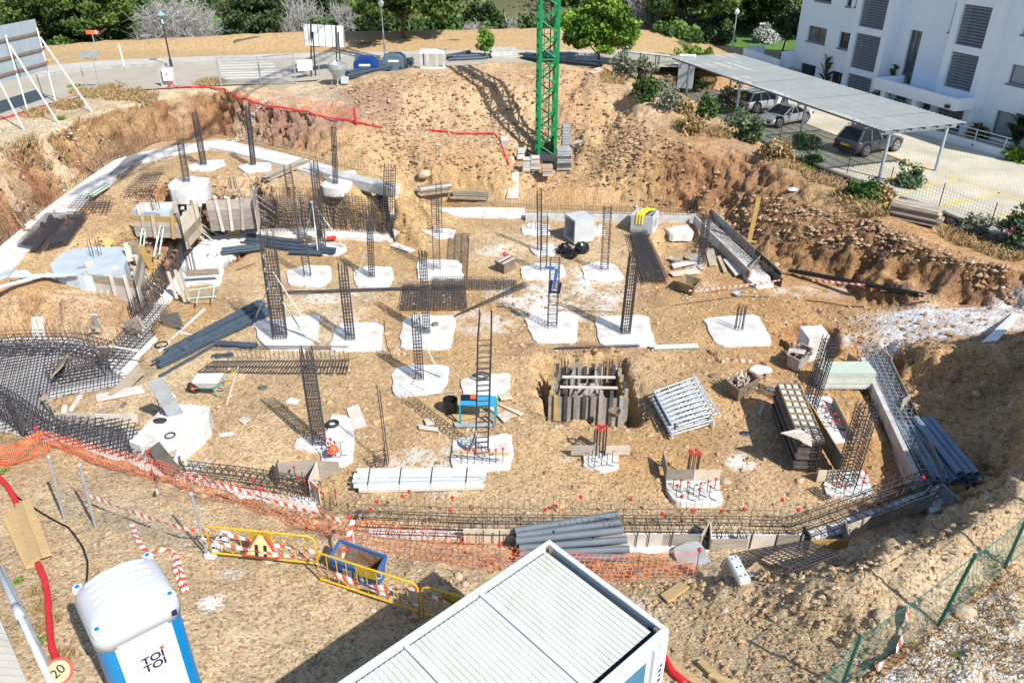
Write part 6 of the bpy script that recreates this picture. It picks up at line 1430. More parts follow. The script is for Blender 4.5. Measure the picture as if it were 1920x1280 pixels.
# pole lying bars
def rods(label, a, b, n, spread, z=.1, r=.011, m='steel_dark', name='loose_bars'):
 A, Bq = G(*a, z-.04), G(*b, z-.04); t = thing(name, label, 'rebar', A); mb = MB(); rnd = random.Random(n+a[0])
 for i in range(n):
  o = V3((rnd.uniform(-1, 1)*spread, rnd.uniform(-1, 1)*spread, rnd.random()*.05)); o2 = V3((rnd.uniform(-1, 1)*spread, rnd.uniform(-1, 1)*spread, rnd.random()*.05)); mb.tube([A+o, A.lerp(Bq, .5)+(o+o2)*.5, Bq+o2], r, 3, False)
 stuffpart(mb.build('bars', m, t))
rods('long straight rebar bundle lying across the middle of the pit', (535,552), (800,543), 14, .12, .12); rods('long thin bars lying below the square pads', (1040,657), (1200,651), 6, .06); rods('thin bars lying left of the front middle', (400,655), (650,655), 5, .12); rods('bars lying along the toe below the right bank', (1690,575), (1735,568), 4, .06)
rods('pair of thin bars on the ground left of the helmet column', (443,510), (475,498), 2, .08); rods('steel angle lying right of the sawbench', (985,772), (1065,802), 2, .02, m='skip_rust'); rods('thin steel tube lying on the back of the middle right pad', (1050,585), (1152,588), 2, .03, m='skip_rust')
# upright thin pair and its base cage
b = U(725, 868, .08); t = thing('rebar_stake', 'thin upright rebar pair with a small basket at its foot', 'rebar column', b); mb = MB(); h = topz(b, 722)-.08
mb.tube([b, b+V3((-.03, 0, h*.6)), b+V3((-.06, 0, h))], .014, 4); mb.tube([b+V3((.06, .02, 0)), b+V3((0, 0, h*.95))], .014, 4); mb.build('bars', 'steel_dark', t)
mb = MB(); cage(mb, mb, b+V3((-.15, -.1, 0)), .3, .25, .45, 2, 2, .4, .15, .012, .0); stuffpart(mb.build('basket', 'steel_dark', t))
# ================================================================ timber and formwork
BG = ['board', 'board_grey', 'board_pale', 'board_white']
def board(label, a, b, w_, th=.03, m='board_pale', lift=.03, z=None, tilt=0.0, name='board', cat='board', za=None, zb=None, up=(0, 0, 1), group=None):
 A = G(*a, lift) if z is None else U(*a, z+lift); Bq = G(*b, lift) if z is None else U(*b, z+lift)
 if za is not None: A = U(*a, za)
 if zb is not None: Bq = U(*b, zb)
 mb = MB(); mb.beam(A, Bq, w_, th, up=up); return tag(mb.build(name, m, bevel=.004), label, cat, group)
def quadboard(label, corners, m, th=.03, zs=None, lift=.03, name='board', cat='board'):
 """sheet on four photo corners, lying on the ground (or at given levels)"""
 P = [G(*p, lift) if zs is None else U(*p, z) for p, z in zip(corners, zs or [0]*4)]; n = (P[1]-P[0]).cross(P[3]-P[0]).normalized(); n = n if n.z > 0 else -n
 mb = MB(); mb.hexa(P, [p+n*th for p in P]); return tag(mb.build(name, m), label, cat)
for a in [([(650,768),(672,760),(688,800),(662,808)], 'board_white', 'pale shutter board lying right of the helmet pad'), ([(180,742),(265,725),(272,738),(183,755)], 'board_white', 'long pale board lying above the big white block'), ([(730,462),(742,456),(780,471),(768,475)], 'board_white', 'thin pale board lying below the corner timber stack'),
 ([(545,748),(562,752),(556,760),(536,757)], 'white_paint', 'small white sheet lying left of the tall cage shadow'), ([(446,790),(458,783),(472,788),(458,797)], 'board_white', 'small pale board offcut on the sand left of the middle'), ([(412,816),(438,812),(438,817),(412,821)], 'white_paint', 'narrow white offcut left of the helmet pad'), ([(318,890),(355,868),(398,867),(368,893)], 'board_white', 'thin pale sheet lying beside the orange net'),
 ([(840,392),(900,390),(985,392),(983,402),(838,402)][:4], 'board_white', 'pale planks laid on the back blinding strip'), ([(1042,948),(1050,945),(1063,952),(1050,957)], 'timber_new', 'small timber offcut in the front middle of the pit'), ([(1041,957),(1062,946),(1064,950),(1043,961)], 'timber_new', 'narrow timber strip in the front middle of the pit'),
 ([(1238,1118),(1275,1093),(1293,1103),(1252,1132)], 'timber_new', 'new yellow plank lying right of the site cabin'), ([(1375,1048),(1388,1043),(1394,1052),(1382,1055)], 'slab_pale', 'small pale tile under the end of the front boards'), ([(1390,1080),(1412,1074),(1415,1082),(1395,1086)], 'slab_pale', 'pale tile at the edge of the rebar mat on the bank'),
 ([(1870,641),(1840,644),(1900,588),(1912,592)], 'white_paint', 'long white plank lying on the lime spill at the right edge'), ([(1112,140),(1100,135),(1122,128),(1132,132)], 'board_white', 'pale board on the mound rim below the bright tree'), ([(960,325),(973,325),(972,374),(949,374)], 'board_white', 'plank ramp of pale boards below the crane shelf'),
 ([(1420,779),(1428,757),(1435,760),(1425,782)], 'board_pale', 'short board left of the formwork panel stack'), ([(60,596),(82,594),(87,636),(62,638)], 'board_white', 'pale board leaning on the bank at the left'), ([(310,735),(315,730),(330,745),(328,755)][:4], 'white_paint', 'white triangular sheet behind the wheelbarrow'),
 ([(1830,896),(1842,897),(1840,903),(1828,901)], 'slab_pale', 'small pale tile in the shaded bank on the right'), ([(1085,262),(1100,266),(1080,280),(1070,272)], 'board_white', 'pale sheets lying right of the crane ballast')]: quadboard(a[2], a[0], a[1])
for a, b_, w_, m, lab in [((120,775),(128,740),.16,'board_white','pale plank lying across the mound left of the white block'), ((132,772),(152,742),.13,'board_white','second pale plank crossing the mound left of the white block'), ((182,782),(192,768),.12,'board_grey','grey offcut on the mound above the trench board'), ((222,785),(240,765),.10,'board','brown stick on the mound above the trench board'), ((228,765),(235,755),.12,'skip_rust','rusty block on the mound above the trench board'),
 ((298,660),(384,580),.07,'white_pvc','long white batten beside the dark pipe bundles'), ((340,625),(390,635),.05,'white_pvc','short white batten crossing the long one'), ((447,690),(425,760),.06,'board_pale','pale stick under the flat open cage'), ((700,795),(735,782),.1,'timber_new','yellow batten right of the pale shutter board'), ((1190,640),(1280,652),.0,'board','')]:
 if lab: board(lab, a, b_, w_, .05, m)
for a, b_, zt, w_, lab, m in [((1403,460),(1415,374),2.3,.16,'tall yellow timber post leaning at the right bank toe','board_yellow')]:
 A = U(*a, .1); mb = MB(); mb.beam(A, V3((A.x+.15, A.y+.1, topz(A, 374))), .2, .06, up=(0, 1, 0)); tag(mb.build('timber_post', m), lab, 'post')
mb = MB(); A = G(1415, 455); mb.beam(A+V3((-.5, .1, .05)), A+V3((.5, -.1, .05)), .1, .06); tag(mb.build('plank', 'board_yellow'), 'short yellow plank at the foot of the tall timber post', 'board')
def stack(name, label, cat, p0, p1, n, w_, th, mats, cols=1, jit=.03, z=None, part='plank', gapw=.02, seed=1):
 A = G(*p0) if z is None else U(*p0, z); Bq = G(*p1) if z is None else U(*p1, z); zz = max(A.z, Bq.z); A.z = Bq.z = zz; t = thing(name, label, cat, (A+Bq)/2); d = (Bq-A).normalized(); s_ = V3((-d.y, d.x, 0)); rnd = random.Random(seed)
 for i in range(n):
  for c in range(cols):
   off = s_*((c-(cols-1)/2)*(w_/cols)+rnd.uniform(-jit, jit))+d*rnd.uniform(-jit, jit)*2+V3((0, 0, th*(i+.5))); mb = MB(); mb.beam(A+off, Bq+off, w_/cols-gapw, th*.86); mb.build(part, rnd.choice(mats), t)
 return t
stack('plank_stack', 'weathered timber stack at the foot of the back slope, left one', 'timber stack', (783,366), (842,372), 7, .55, .055, ['board_grey', 'board', 'board_white'], 2, .05, seed=2); stack('plank_stack', 'weathered timber stack at the foot of the back slope, right one', 'timber stack', (848,370), (915,374), 6, .55, .055, ['board_grey', 'board', 'board_grey'], 2, .05, seed=3)
stack('plank_stack', 'tall plank stack beside the stone wall on the right bank', 'timber stack', (1672,402), (1758,430), 11, .8, .055, ['board_dark', 'board_grey', 'board', 'board_white'], 2, .05, seed=4)
o = board('grey board leaning over the plank stack on the right bank', (1690,425), (1712,374), .42, .03, 'board_grey', za=1.75, zb=2.62)
stack('plank_stack', 'small stack of pale boards by the thick corner cage', 'timber stack', (738,446), (757,444), 7, .5, .05, ['board_white', 'board_pale'], 1, .02, z=.09, seed=5)
stack('plank_stack', 'stack of old planks on the terrace by the concrete beam', 'timber stack', (500,338), (575,306), 4, .5, .05, ['board_grey', 'board'], 3, .08, z=2.05, seed=6); quadboard('pale triangular sheet in front of the terrace planks', [(498,338),(512,325),(522,338),(508,341)], 'board_white')
# slab stack (greenish white) and formwork panel stack on the right
t = stack('slab_stack', 'neat stack of pale green edged panels at the right trench', 'panel stack', (1530,718), (1628,718), 8, .72, .075, ['slab_pale', 'prop_green', 'slab_pale', 'concrete_blue'], 1, .012, z=.05, part='panel', seed=7)
A, Bq = U(1466,775,.0), U(1508,885,.0); d = (Bq-A).normalized(); s_ = V3((-d.y, d.x, 0)); t = thing('formwork_panel_stack', 'tall stack of dark formwork panels with coffered top', 'panel stack', (A+Bq)/2); rnd = random.Random(9); L_ = (Bq-A).length
for i in range(11):
 o = s_*rnd.uniform(-.03, .03)+d*rnd.uniform(-.05, .05)+V3((0, 0, .08+.095*i)); mb = MB(); mb.beam(A+o, Bq+o, .62, .05); pn = mb.build('panel', 'board_dark' if i < 10 else 'slab_pale', t); mb = MB()
 for sd in (-1, 1): mb.beam(A+o+s_*sd*.31+V3((0, 0, .03)), Bq+o+s_*sd*.31+V3((0, 0, .03)), .03, .09)
 for e in (A, Bq): mb.beam(e+o-s_*.31+V3((0, 0, .03)), e+o+s_*.31+V3((0, 0, .03)), .03, .09)
 if i == 10:
  for k in range(1, 9): p = A.lerp(Bq, k/9)+o; mb.beam(p-s_*.3+V3((0, 0, .045)), p+s_*.3+V3((0, 0, .045)), .07, .05)
  for k in (-.1, .1): mb.beam(A+o+s_*k+V3((0, 0, .04)), Bq+o+s_*k+V3((0, 0, .04)), .025, .045)
 mb.build('rim', 'board_dark' if i < 10 else 'skip_tan', pn)
for cs, lab in [([(1463,812),(1495,805),(1520,812),(1508,828)], 'loose white sheet on top of the formwork panel stack'), ([(1490,818),(1520,815),(1522,838),(1505,830)], 'second loose sheet hanging off the panel stack')]:
 quadboard(lab, cs, 'board_white', .02, [1.22, 1.2, 1.16, 1.2])
# low board walls on pads
def upright_board(label, a, b, h, m='board', th=.03, z=.08, parts=1, name='shutter_board', cat='formwork', group=None, zb=None):
 A, Bq = U(*a, z), U(*b, z if zb is None else zb); t = None
 if parts == 1: mb = MB(); mb.beam(A+V3((0, 0, h/2)), Bq+V3((0, 0, h/2)), th, h); return tag(mb.build(name, m, bevel=.004), label, cat, group)
 t = thing(name, label, cat, A, group=group)
 for k in range(parts): mb = MB(); mb.beam(A.lerp(Bq, k/parts+.002)+V3((0, 0, h/2)), A.lerp(Bq, (k+1)/parts-.002)+V3((0, 0, h/2+.006*(k % 2))), th+.002*(k % 2), h); mb.build('board', m if isinstance(m, str) else m[k % len(m)], t)
 return t
upright_board('left low board across the small footing with capped bars', (1070,853), (1122,852), .32, 'board_grey'); upright_board('right low board across the small footing with capped bars', (1134,853), (1180,852), .32, 'board_pale'); upright_board('low grey shutter board across the crossed pad', (1250,899), (1349,899), .33, ['board_grey', 'board_pale'], parts=2); upright_board('dark end board standing left of the crossed pad', (1249,900), (1241,868), .42, 'board_grey')
upright_board('long brown shutter board standing beside the panel stack', (1484,742), (1572,890), .62, ['board', 'board_yellow', 'board'], parts=3, z=.05); upright_board('short pale board closing the long shutter at the lower end', (1530,902), (1575,900), .36, 'board_pale', z=.05); upright_board('low board along the long pad with hooked bars', (1560,758), (1597,830), .28, 'board', z=.05)
upright_board('dark board standing at the left side of the small bars pad', (1113,835), (1118,828), .5, 'board_dark');
# front formwork with vertical steel pins
segs = [((880,1016),(960,1020)), ((960,1020),(1100,1026)), ((1170,1028),(1308,1028)), ((1330,1040),(1395,1040)), ((1395,1028),(1500,1030))]
t = thing('front_formwork', 'long line of weathered shutter boards along the front foundation', 'formwork', U(1100,1026,.0)); rnd = random.Random(3)
for (a, b_) in [((870,1018),(985,1020)), ((985,1020),(1085,1026)), ((1085,1026),(1172,1028)), ((1172,1028),(1240,1028)), ((1240,1028),(1311,1028)), ((1330,1037),(1397,1037)), ((1397,1029),(1450,1029)), ((1450,1029),(1502,1029)), ((1311,1030),(1328,1002)), ((1328,1002),(1330,1037)), ((1397,1037),(1397,1020))]:
 A, Bq = U(*a, 0), U(*b_, 0); mb = MB(); mb.beam(A+V3((0, 0, .2)), Bq+V3((0, 0, .2)), .03, .5); mb.build('board', rnd.choice(['board_grey', 'board_pale', 'board_grey', 'board_white']), t)
mb = MB()
for x in (905, 935, 980, 1035, 1110, 1190, 1212, 1255, 1345, 1375, 1403, 1450, 1495): A = U(x, 1029, 0); mb.tube([A+V3((0, -.04, -.1)), A+V3((.03, -.03, .62))], .014, 4)
stuffpart(mb.build('pins', 'steel_dark', t))
t = thing('corner_form', 'yellow-faced corner form at the end of the front formwork', 'formwork', U(1540,1030,0))
for a, b_, m, h in [((1515,1033),(1585,1033),'board_yellow',.42), ((1585,1033),(1578,1000),'board_grey',.5), ((1515,1033),(1502,1010),'board_dark',.5)]: mb = MB(); mb.beam(U(*a, 0)+V3((0, 0, h/2-.05)), U(*b_, 0)+V3((0, 0, h/2-.05)), .03, h); mb.build('board', m, t)
upright_board('grey boards climbing along the lower right foundation', (1582,1010), (1745,950), .45, ['board_pale', 'board_grey', 'board_grey', 'concrete_grey'], parts=4, z=.0); upright_board('dark board at the far end of the lower right foundation', (1757,925), (1783,952), .4, 'concrete_grey', z=.0); upright_board('grey board across the lower right foundation end', (1722,950), (1740,930), .4, 'concrete_grey', z=0)
# right trench boards
upright_board('long dark board on the right side of the right hand trench', (1760,905), (1652,672), .5, ['board_grey', 'board_dark', 'board_grey', 'board_grey'], parts=4, z=-.15); upright_board('concrete side of the right hand trench on the left', (1718,925), (1612,690), .42, ['concrete', 'concrete'], parts=2, z=-.15, th=.14); upright_board('pale upright form board at the bend of the right hand trench', (1685,775), (1700,765), .5, 'board_grey', z=0); upright_board('low board at the top end of the right hand trench', (1650,672), (1668,690), .4, 'board_pale', z=0); upright_board('short board at the upper left of the right trench', (1588,676), (1606,688), .3, 'board', z=0)
# back right corner beam form and loose boards
upright_board('outer grey board of the back right beam form', (1332,410), (1462,532), .5, ['concrete_grey', 'board_grey', 'board_dark'], parts=3, z=.05); upright_board('inner concrete side of the back right beam form', (1300,420), (1405,528), .45, ['concrete', 'board_grey'], parts=2, z=.05, th=.06); pad('concrete_bed', 'pale concrete in the back right beam form', 'blinding', PX([(1310,412),(1335,412),(1455,530),(1412,534)], .2), -.2, .2, 'dust_white', seed=71)
upright_board('dark timber across the end of the back right beam form', (1398,522), (1428,490), .4, 'board', z=.1); upright_board('dark brown board at the end of the back right beam form', (1430,512), (1464,540), .42, 'board_dark', z=0)
rnd = random.Random(8)
for i, (c, lab) in enumerate([([(1252,488),(1258,484),(1312,510),(1306,514)], 'long pale plank on the board heap left of the shaded cage'), ([(1254,515),(1306,508),(1312,516),(1262,522)], 'pale plank at the bottom of the board heap'), ([(1258,500),(1300,492),(1306,498),(1262,508)], 'pale board in the middle of the board heap'), ([(1270,495),(1310,490),(1315,505),(1290,512)], 'sheet on top of the board heap'), ([(1322,472),(1338,470),(1345,500),(1330,502)], 'pale sheet right of the shaded cage'), ([(1355,492),(1365,490),(1392,518),(1378,522)], 'long pale board beside the beam form'), ([(1370,492),(1380,492),(1394,512),(1388,516)], 'narrow board beside the beam form'), ([(1344,485),(1350,484),(1362,512),(1356,514)], 'brown board standing on edge beside the beam form'), ([(1284,482),(1312,480),(1322,508),(1312,510)], 'pale board in shade at the foot of the shaded cage')]):
 quadboard(lab, c, ['board_white', 'board_pale', 'board_white', 'board_white', 'board_pale', 'board_white', 'board_white', 'board', 'board_white'][i], .04, lift=.05+.03*(i % 3))
# ---------------------------------------------------------------- terrace edge shutters with props
def shutter(label, a, b, z0, z1, m, boards=4, tiltx=0.0, name='formwork_wall'):
 """vertical run of boards from photo foot line a-b at level z0 up to z1"""
 A, Bq = U(*a, z1), U(*b, z1); t = thing(name, label, 'formwork', V3((A.x, A.y, z0))); rnd = random.Random(boards+a[0])
 for k in range(boards):
  z_a = z0+(z1-z0)*k/boards; z_b = z0+(z1-z0)*(k+1)/boards-.008; mb = MB(); mb.beam(V3((A.x, A.y, (z_a+z_b)/2)), V3((Bq.x, Bq.y, (z_a+z_b)/2)), .035+.004*(k % 2), z_b-z_a); mb.build('board', rnd.choice(m), t)
 n = 3
 for k in range(n): p = A.lerp(Bq, (k+.5)/n+rnd.uniform(-.1, .1)); d = (Bq-A).normalized(); nr = V3((-d.y, d.x, 0)); nr = nr if nr.y < 0 else -nr; mb = MB(); q = V3((p.x, p.y, z0))+nr*.06; mb.beam(q+V3((rnd.uniform(-.15, .15), -.05, 0)), q+V3((rnd.uniform(-.1, .1), 0, (z1-z0)*(.9+.3*rnd.random()))), .13, .04, up=(0, 1, 0)); mb.build('upright', rnd.choice(m), t)
 return t, A, Bq
W4 = ['board_pale', 'board', 'board_grey', 'board_white']
shutter('board wall in front of the large bluish terrace pad', (150,512), (250,524), .0, 1.3, W4, 4); shutter('side board wall right of the large bluish terrace pad', (252,522), (262,472), .1, 1.45, W4, 4); shutter('yellow board wall of the corner form on the terrace edge', (246,404), (335,407), 1.2, 2.12, ['board_yellow', 'board_pale', 'board_yellow', 'board_grey'], 4); shutter('side board wall of the corner form facing the rebar wall', (338,408), (368,376), .8, 2.2, W4, 4); shutter('board wall behind the bluish pad of the corner form', (255,385), (330,378), 1.9, 2.35, W4, 1)
shutter('pale board wall in the shuttered terrace corner above the rebar wall', (385,376), (474,372), .7, 2.1, ['board_white', 'board_grey', 'concrete'], 3); shutter('board wall left of the stone face in the terrace corner', (474,372), (478,346), .6, 2.2, W4, 3)
for i, (fx, fy, tx, ty, zt, zf, lab) in enumerate([(168,580,169,510,1.05,0.10,'first prop from the left against the large pad boards'), (186,588,192,512,1.10,0.08,'second prop against the large pad boards'), (194,596,208,510,1.15,0.08,'third prop against the large pad boards'), (209,574,213,532,0.65,0.10,'short prop against the large pad boards'),
 (262,463,268,415,1.8,1.1,'left prop in front of the yellow corner form'), (269,463,274,418,1.7,1.1,'second prop in front of the yellow corner form'), (288,482,303,412,1.9,.8,'third prop in front of the yellow corner form'), (298,478,307,425,1.7,.8,'right prop in front of the yellow corner form'),
 (312,548,245,500,0.95,0.08,'upper long prop from the bluish pad to the white strip'), (310,560,248,512,0.65,0.08,'middle long prop from the bluish pad to the white strip'), (296,550,246,525,0.40,0.08,'lower short prop from the bluish pad to the white strip'), (283,525,252,480,1.35,0.08,'raking prop at the corner of the bluish pad'),
 (395,445,342,390,2.0,.1,'upper raking prop from the corner form over the rebar wall'), (408,440,345,400,1.8,.1,'second raking prop from the corner form over the rebar wall'), (400,452,348,410,1.5,.1,'third raking prop from the corner form over the rebar wall'), (398,460,346,424,1.1,.1,'lowest raking prop from the corner form over the rebar wall'), (377,440,375,385,1.9,.1,'upright green prop beside the corner form'),
 (540,407,475,362,2.0,.3,'upper raking prop right of the shuttered terrace corner'), (535,412,474,372,1.8,.25,'second raking prop right of the shuttered terrace corner'), (524,418,472,382,1.5,.2,'third raking prop right of the shuttered terrace corner'), (512,420,472,395,1.1,.2,'lowest raking prop right of the shuttered terrace corner'),
 (400,420,403,370,1.9,.3,'left prop against the shuttered terrace corner'), (414,420,423,370,1.9,.3,'second prop against the shuttered terrace corner'), (452,420,444,374,1.9,.3,'third prop against the shuttered terrace corner')]):
 A = U(fx, fy, zf); Bq = U(tx, ty, zt); prop(lab, A, Bq, .033 if i < 8 else .028, 'prop_green' if i % 3 else 'white_pvc')
for a, b_, za, zb, w_, lab, m in [((198,560),(165,490),0.15,1.45,.3,'tall plank leaning at the front of the large bluish pad','board_pale'), ((175,550),(152,500),0.25,1.35,.3,'grey plank leaning at the left of the large bluish pad','board_grey'), ((235,545),(215,500),0.25,1.35,.26,'pale plank leaning on the large bluish pad boards','board_pale'), ((245,490),(236,455),1.15,1.75,.22,'plank standing at the rear corner of the large bluish pad','board_pale'), ((268,500),(246,452),0.55,1.85,.24,'long plank leaning across the corner of the bluish pad','board'), ((285,505),(262,460),0.35,1.55,.22,'brown plank leaning right of the bluish pad','board_yellow'),
 ((440,440),(432,405),.1,1.2,.5,'pointed timber sheet leaning in front of the rebar wall','board_yellow'), ((198,462),(206,448),1.25,1.45,.3,'yellow board standing behind the bluish pad','board_yellow'), ((238,615),(264,604),.2,.6,.5,'pale sheet leaning beside the trench rebar','board_pale'), ((305,604),(340,598),.1,.55,.55,'weathered sheet leaning at the bend of the trench rebar','board_grey'), ((212,745),(265,690),-.05,.35,.35,'long thick plank on edge along the white rebar mat','board'), ((118,672),(108,695),.1,.5,.5,'brown sheet standing in the rebar mat','board'), ((198,668),(192,650),.0,.6,.3,'grey plank standing in the rebar mat','board_grey'), ((12,750),(45,805),-.1,.4,.3,'dark plank on edge in the left rebar trench','board_dark'),
 ((204,648),(274,660),.55,.5,.06,'white batten laid over the trench rebar','board_white'), ((100,770),(80,742),.0,.25,.2,'thin board edging the mound at the rebar mat','board'), ((330,778),(290,712),.4,1.75,.42,'tall grey board leaning on the big white block','concrete_grey'), ((175,610),(180,590),.4,1.2,.12,'white batten leaning on the left bank','white_pvc'), ((188,615),(172,590),.5,1.3,.14,'pale batten leaning on the left bank','board_white')]:
 board(lab, a, b_, w_, .035, m, za=za, zb=zb, up=(.3, -.8, .3))
upright_board('pale board edging the trench left of the big white block', (107,793), (262,797), .38, ['board_white', 'board_white'], parts=2, z=-.25); upright_board('board edging the left of the mound by the rebar mat', (80,752), (107,792), .4, 'board', z=-.25)
# timber rack at the white strip
t = thing('shoring_frame', 'low timber frame with green tubes on the white strip', 'formwork', U(380,555,.1))
for a, b_, h in [((352,532),(414,528),.55), ((352,560),(405,556),.25)]: mb = MB(); mb.beam(U(*a, .1)+V3((0, 0, h-.1)), U(*b_, .1)+V3((0, 0, h-.1)), .05, .25); mb.build('board', 'board', t)
for a, b_ in [((352,545),(412,536)), ((350,560),(405,556)), ((368,568),(374,545)), ((398,562),(402,535))]: mb = MB(); mb.tube([U(*a, .35), U(*b_, .45)], .03, 6); mb.build('tube', 'prop_green', t)
for a, zt in [((332,560),1.1), ((347,566),1.3), ((356,567),1.3)]: A = U(*a, .08); mb = MB(); mb.beam(A, A+V3((-.15, .1, zt)), .1, .06, up=(0, 1, 0)); mb.build('stake', 'board_pale', t)
# formwork pit in the middle: outer and inner board boxes
t = thing('formwork_box', 'grey board formwork box set in the dug pit in the middle', 'formwork', U(1105,770,0)); rnd = random.Random(12)
c00, c10, c11, c01 = U(1036,738,.22), U(1172,741,.22), U(1158,688,.22), U(1050,688,.22)
def bwall(a, b_, z0, z1, n, mats, tt=t, lap=.0):
 d = (b_-a).normalized();
 for k in range(n):
  z_a, z_b = z0+(z1-z0)*k/n, z0+(z1-z0)*(k+1)/n-.006; mb = MB(); mb.beam(V3((a.x, a.y, (z_a+z_b)/2))-d*lap, V3((b_.x, b_.y, (z_a+z_b)/2))+d*lap, .03+.003*(k % 2), z_b-z_a); mb.build('board', rnd.choice(mats), tt)
def studs(a, b_, z0, z1, n, off, tt=t):
 d = (b_-a).normalized(); nr = V3((-d.y, d.x, 0))*off
 for k in range(n): p = a.lerp(b_, (k+.5)/n)+nr+d*rnd.uniform(-.05, .05); mb = MB(); mb.beam(V3((p.x, p.y, z0)), V3((p.x, p.y, z1+rnd.uniform(-.1, .15))), .11, .06, up=(0, 1, 0)); mb.build('stud', rnd.choice(['board_grey', 'board_grey', 'board_yellow', 'board_dark']), tt)
bwall(c00, c10, -1.1, .12, 3, ['board_grey', 'board_white', 'board_grey', 'board'], lap=.12); studs(c00, c10, -1.1, .3, 8, -.06); bwall(c01, c11, -1.1, .2, 3, ['board_grey', 'board_white']); studs(c01, c11, -1.1, .35, 8, -.06)
bwall(c00, c01, -1.1, .12, 3, ['board_dark', 'board_grey']); bwall(c10, c11, -1.1, .12, 3, ['board_grey', 'board_yellow']); studs(c10, c11, -1.0, .3, 5, -.06); studs(c00, c01, -1.0, .3, 5, .06)
for f in (.25, .62):
 a, b_ = c00.lerp(c10, f), c01.lerp(c11, f); mb = MB(); mb.beam(a+V3((0, 0, -.05)), b_+V3((0, 0, .0)), .08, .06); mb.build('brace', 'board_grey', t)
 mb = MB(); p = c00.lerp(c01, f); q = c10.lerp(c11, f); mb.beam(p.lerp(q, .08), p.lerp(q, .92), .08, .05); mb.build('brace', 'board_white', t)
ic = [c00.lerp(c11, .3), c10.lerp(c01, .3), c11.lerp(c00, .3), c01.lerp(c10, .3)]; bwall(ic[0], ic[1], -1.1, -.15, 2, ['board_grey', 'board_white']); bwall(ic[3], ic[2], -1.1, -.1, 2, ['board_white']); bwall(ic[1], ic[2], -1.1, -.15, 2, ['board_grey']); bwall(ic[0], ic[3], -1.1, -.15, 2, ['board_dark'])
starters(1138,712,672,8,.14,'dark starter bars standing in the right of the formwork pit',.0); starters(1058,705,672,6,.12,'dark starter bars standing in the left of the formwork pit',.0); hooks('thin bars standing between the formwork box walls', [(1080,742),(1092,742),(1104,742),(1116,742),(1128,742)], .5, -.2, False, bent=False)
# corner form with caps near the net, front left
t = thing('corner_form', 'grey corner shutter with dark cage at the front left trench', 'formwork', U(560,915,0))
for a, b_, m in [((518,900),(525,882),'board_dark'), ((520,888),(595,884),'board_grey'), ((597,886),(582,920),'board_white'), ((582,918),(600,935),'board_pale'), ((598,884),(637,886),'board_grey')]: mb = MB(); mb.beam(U(*a, .0)+V3((0, 0, .1)), U(*b_, 0)+V3((0, 0, .1)), .03, .55); mb.build('board', m, t)
hooks('cluster of red capped bars in the front left corner shutter', [(550,915),(556,905),(562,925),(570,912),(575,930),(590,940),(600,945),(610,955),(622,958),(632,950)], .5, -.1, True, bent=False)
for a, b_, za, zb, w_, lab, m in [((330,888),(288,835),.0,.55,.35,'dark brown board leaning at the front of the big white block','board_dark'), ((255,840),(330,846),.15,.15,.3,'weathered board along the foot of the big white block','board_grey'), ((345,840),(350,880),.6,.0,.07,'green prop tube with a red cap at the big white block','prop_green')]: board(lab, a, b_, w_, .04, m, za=za, zb=zb, up=(.2, -.6, .6))
# ---------------------------------------------------------------- skips, chambers, site kit
def tub(label, c0, c1, c2, z0, h, m_out, m_in, taper=.82, name='skip', cat='skip', rim=.03, floor=.06):
 """open box from three rim corners in the photo (left, front, right) at level z0+h"""
 a, b_, c = U(*c0, z0+h), U(*c1, z0+h), U(*c2, z0+h); d = a+c-b_; Q = [a, b_, c, d]; ctr = (a+c)/2; t = thing(name, label, cat, V3((ctr.x, ctr.y, z0)))
 Bt_ = [V3((ctr.x+(q.x-ctr.x)*taper, ctr.y+(q.y-ctr.y)*taper, z0)) for q in Q]; In = [ctr+(q-ctr)*.92-V3((0, 0, 0)) for q in Q]; Ib = [V3((ctr.x+(q.x-ctr.x)*taper*.9, ctr.y+(q.y-ctr.y)*taper*.9, z0+floor)) for q in Q]
 mb = MB(); i = 0; mb.v = [tuple(p) for p in Bt_+Q+In]; mb.f = [(3, 2, 1, 0)]+[(k, (k+1) % 4, 4+(k+1) % 4, 4+k) for k in range(4)]+[(4+k, 4+(k+1) % 4, 8+(k+1) % 4, 8+k) for k in range(4)]; mb.build('shell', m_out, t)
 mb = MB(); mb.v = [tuple(p) for p in In+Ib]; mb.f = [((k+1) % 4, k, 4+k, 4+(k+1) % 4) for k in range(4)]+[(4, 5, 6, 7)]; mb.build('lining', m_in, t)
 mb = MB()
 for k in range(4): mb.beam(Q[k]+V3((0, 0, -.02)), Q[(k+1) % 4]+V3((0, 0, -.02)), .05, .06)
 mb.build('rim', m_out, t); return t, Q, ctr
t, Q, c = tub('rusty dark skip full of timber offcuts in the right of the pit', (1364,714), (1386,731), (1424,709), .05, .48, 'skip_rust', 'rusty_inside'); rnd = random.Random(2); mb = MB()
for i in range(26): p = c+V3((rnd.uniform(-.35, .2), rnd.uniform(-.25, .25), -.12)); mb.beam(p, p+V3((rnd.uniform(-.25, .25), rnd.uniform(-.25, .25), rnd.uniform(.05, .25))), .05, .03)
o = mb.build('timber_offcuts', 'board_pale'); o['kind'] = 'stuff'
t, Q, c = tub('pale grey skip with scrap wire and a board in it', (1476,664), (1500,676), (1525,654), .05, .5, 'skip_grey', 'rusty_inside'); mb = MB()
for i in range(14): p = c+V3((rnd.uniform(-.1, .35), rnd.uniform(-.2, .25), -.1)); mb.tube([p, p+V3((rnd.uniform(-.2, .2), rnd.uniform(-.2, .2), .15)), p+V3((rnd.uniform(-.3, .3), rnd.uniform(-.3, .3), .1))], .015, 4)
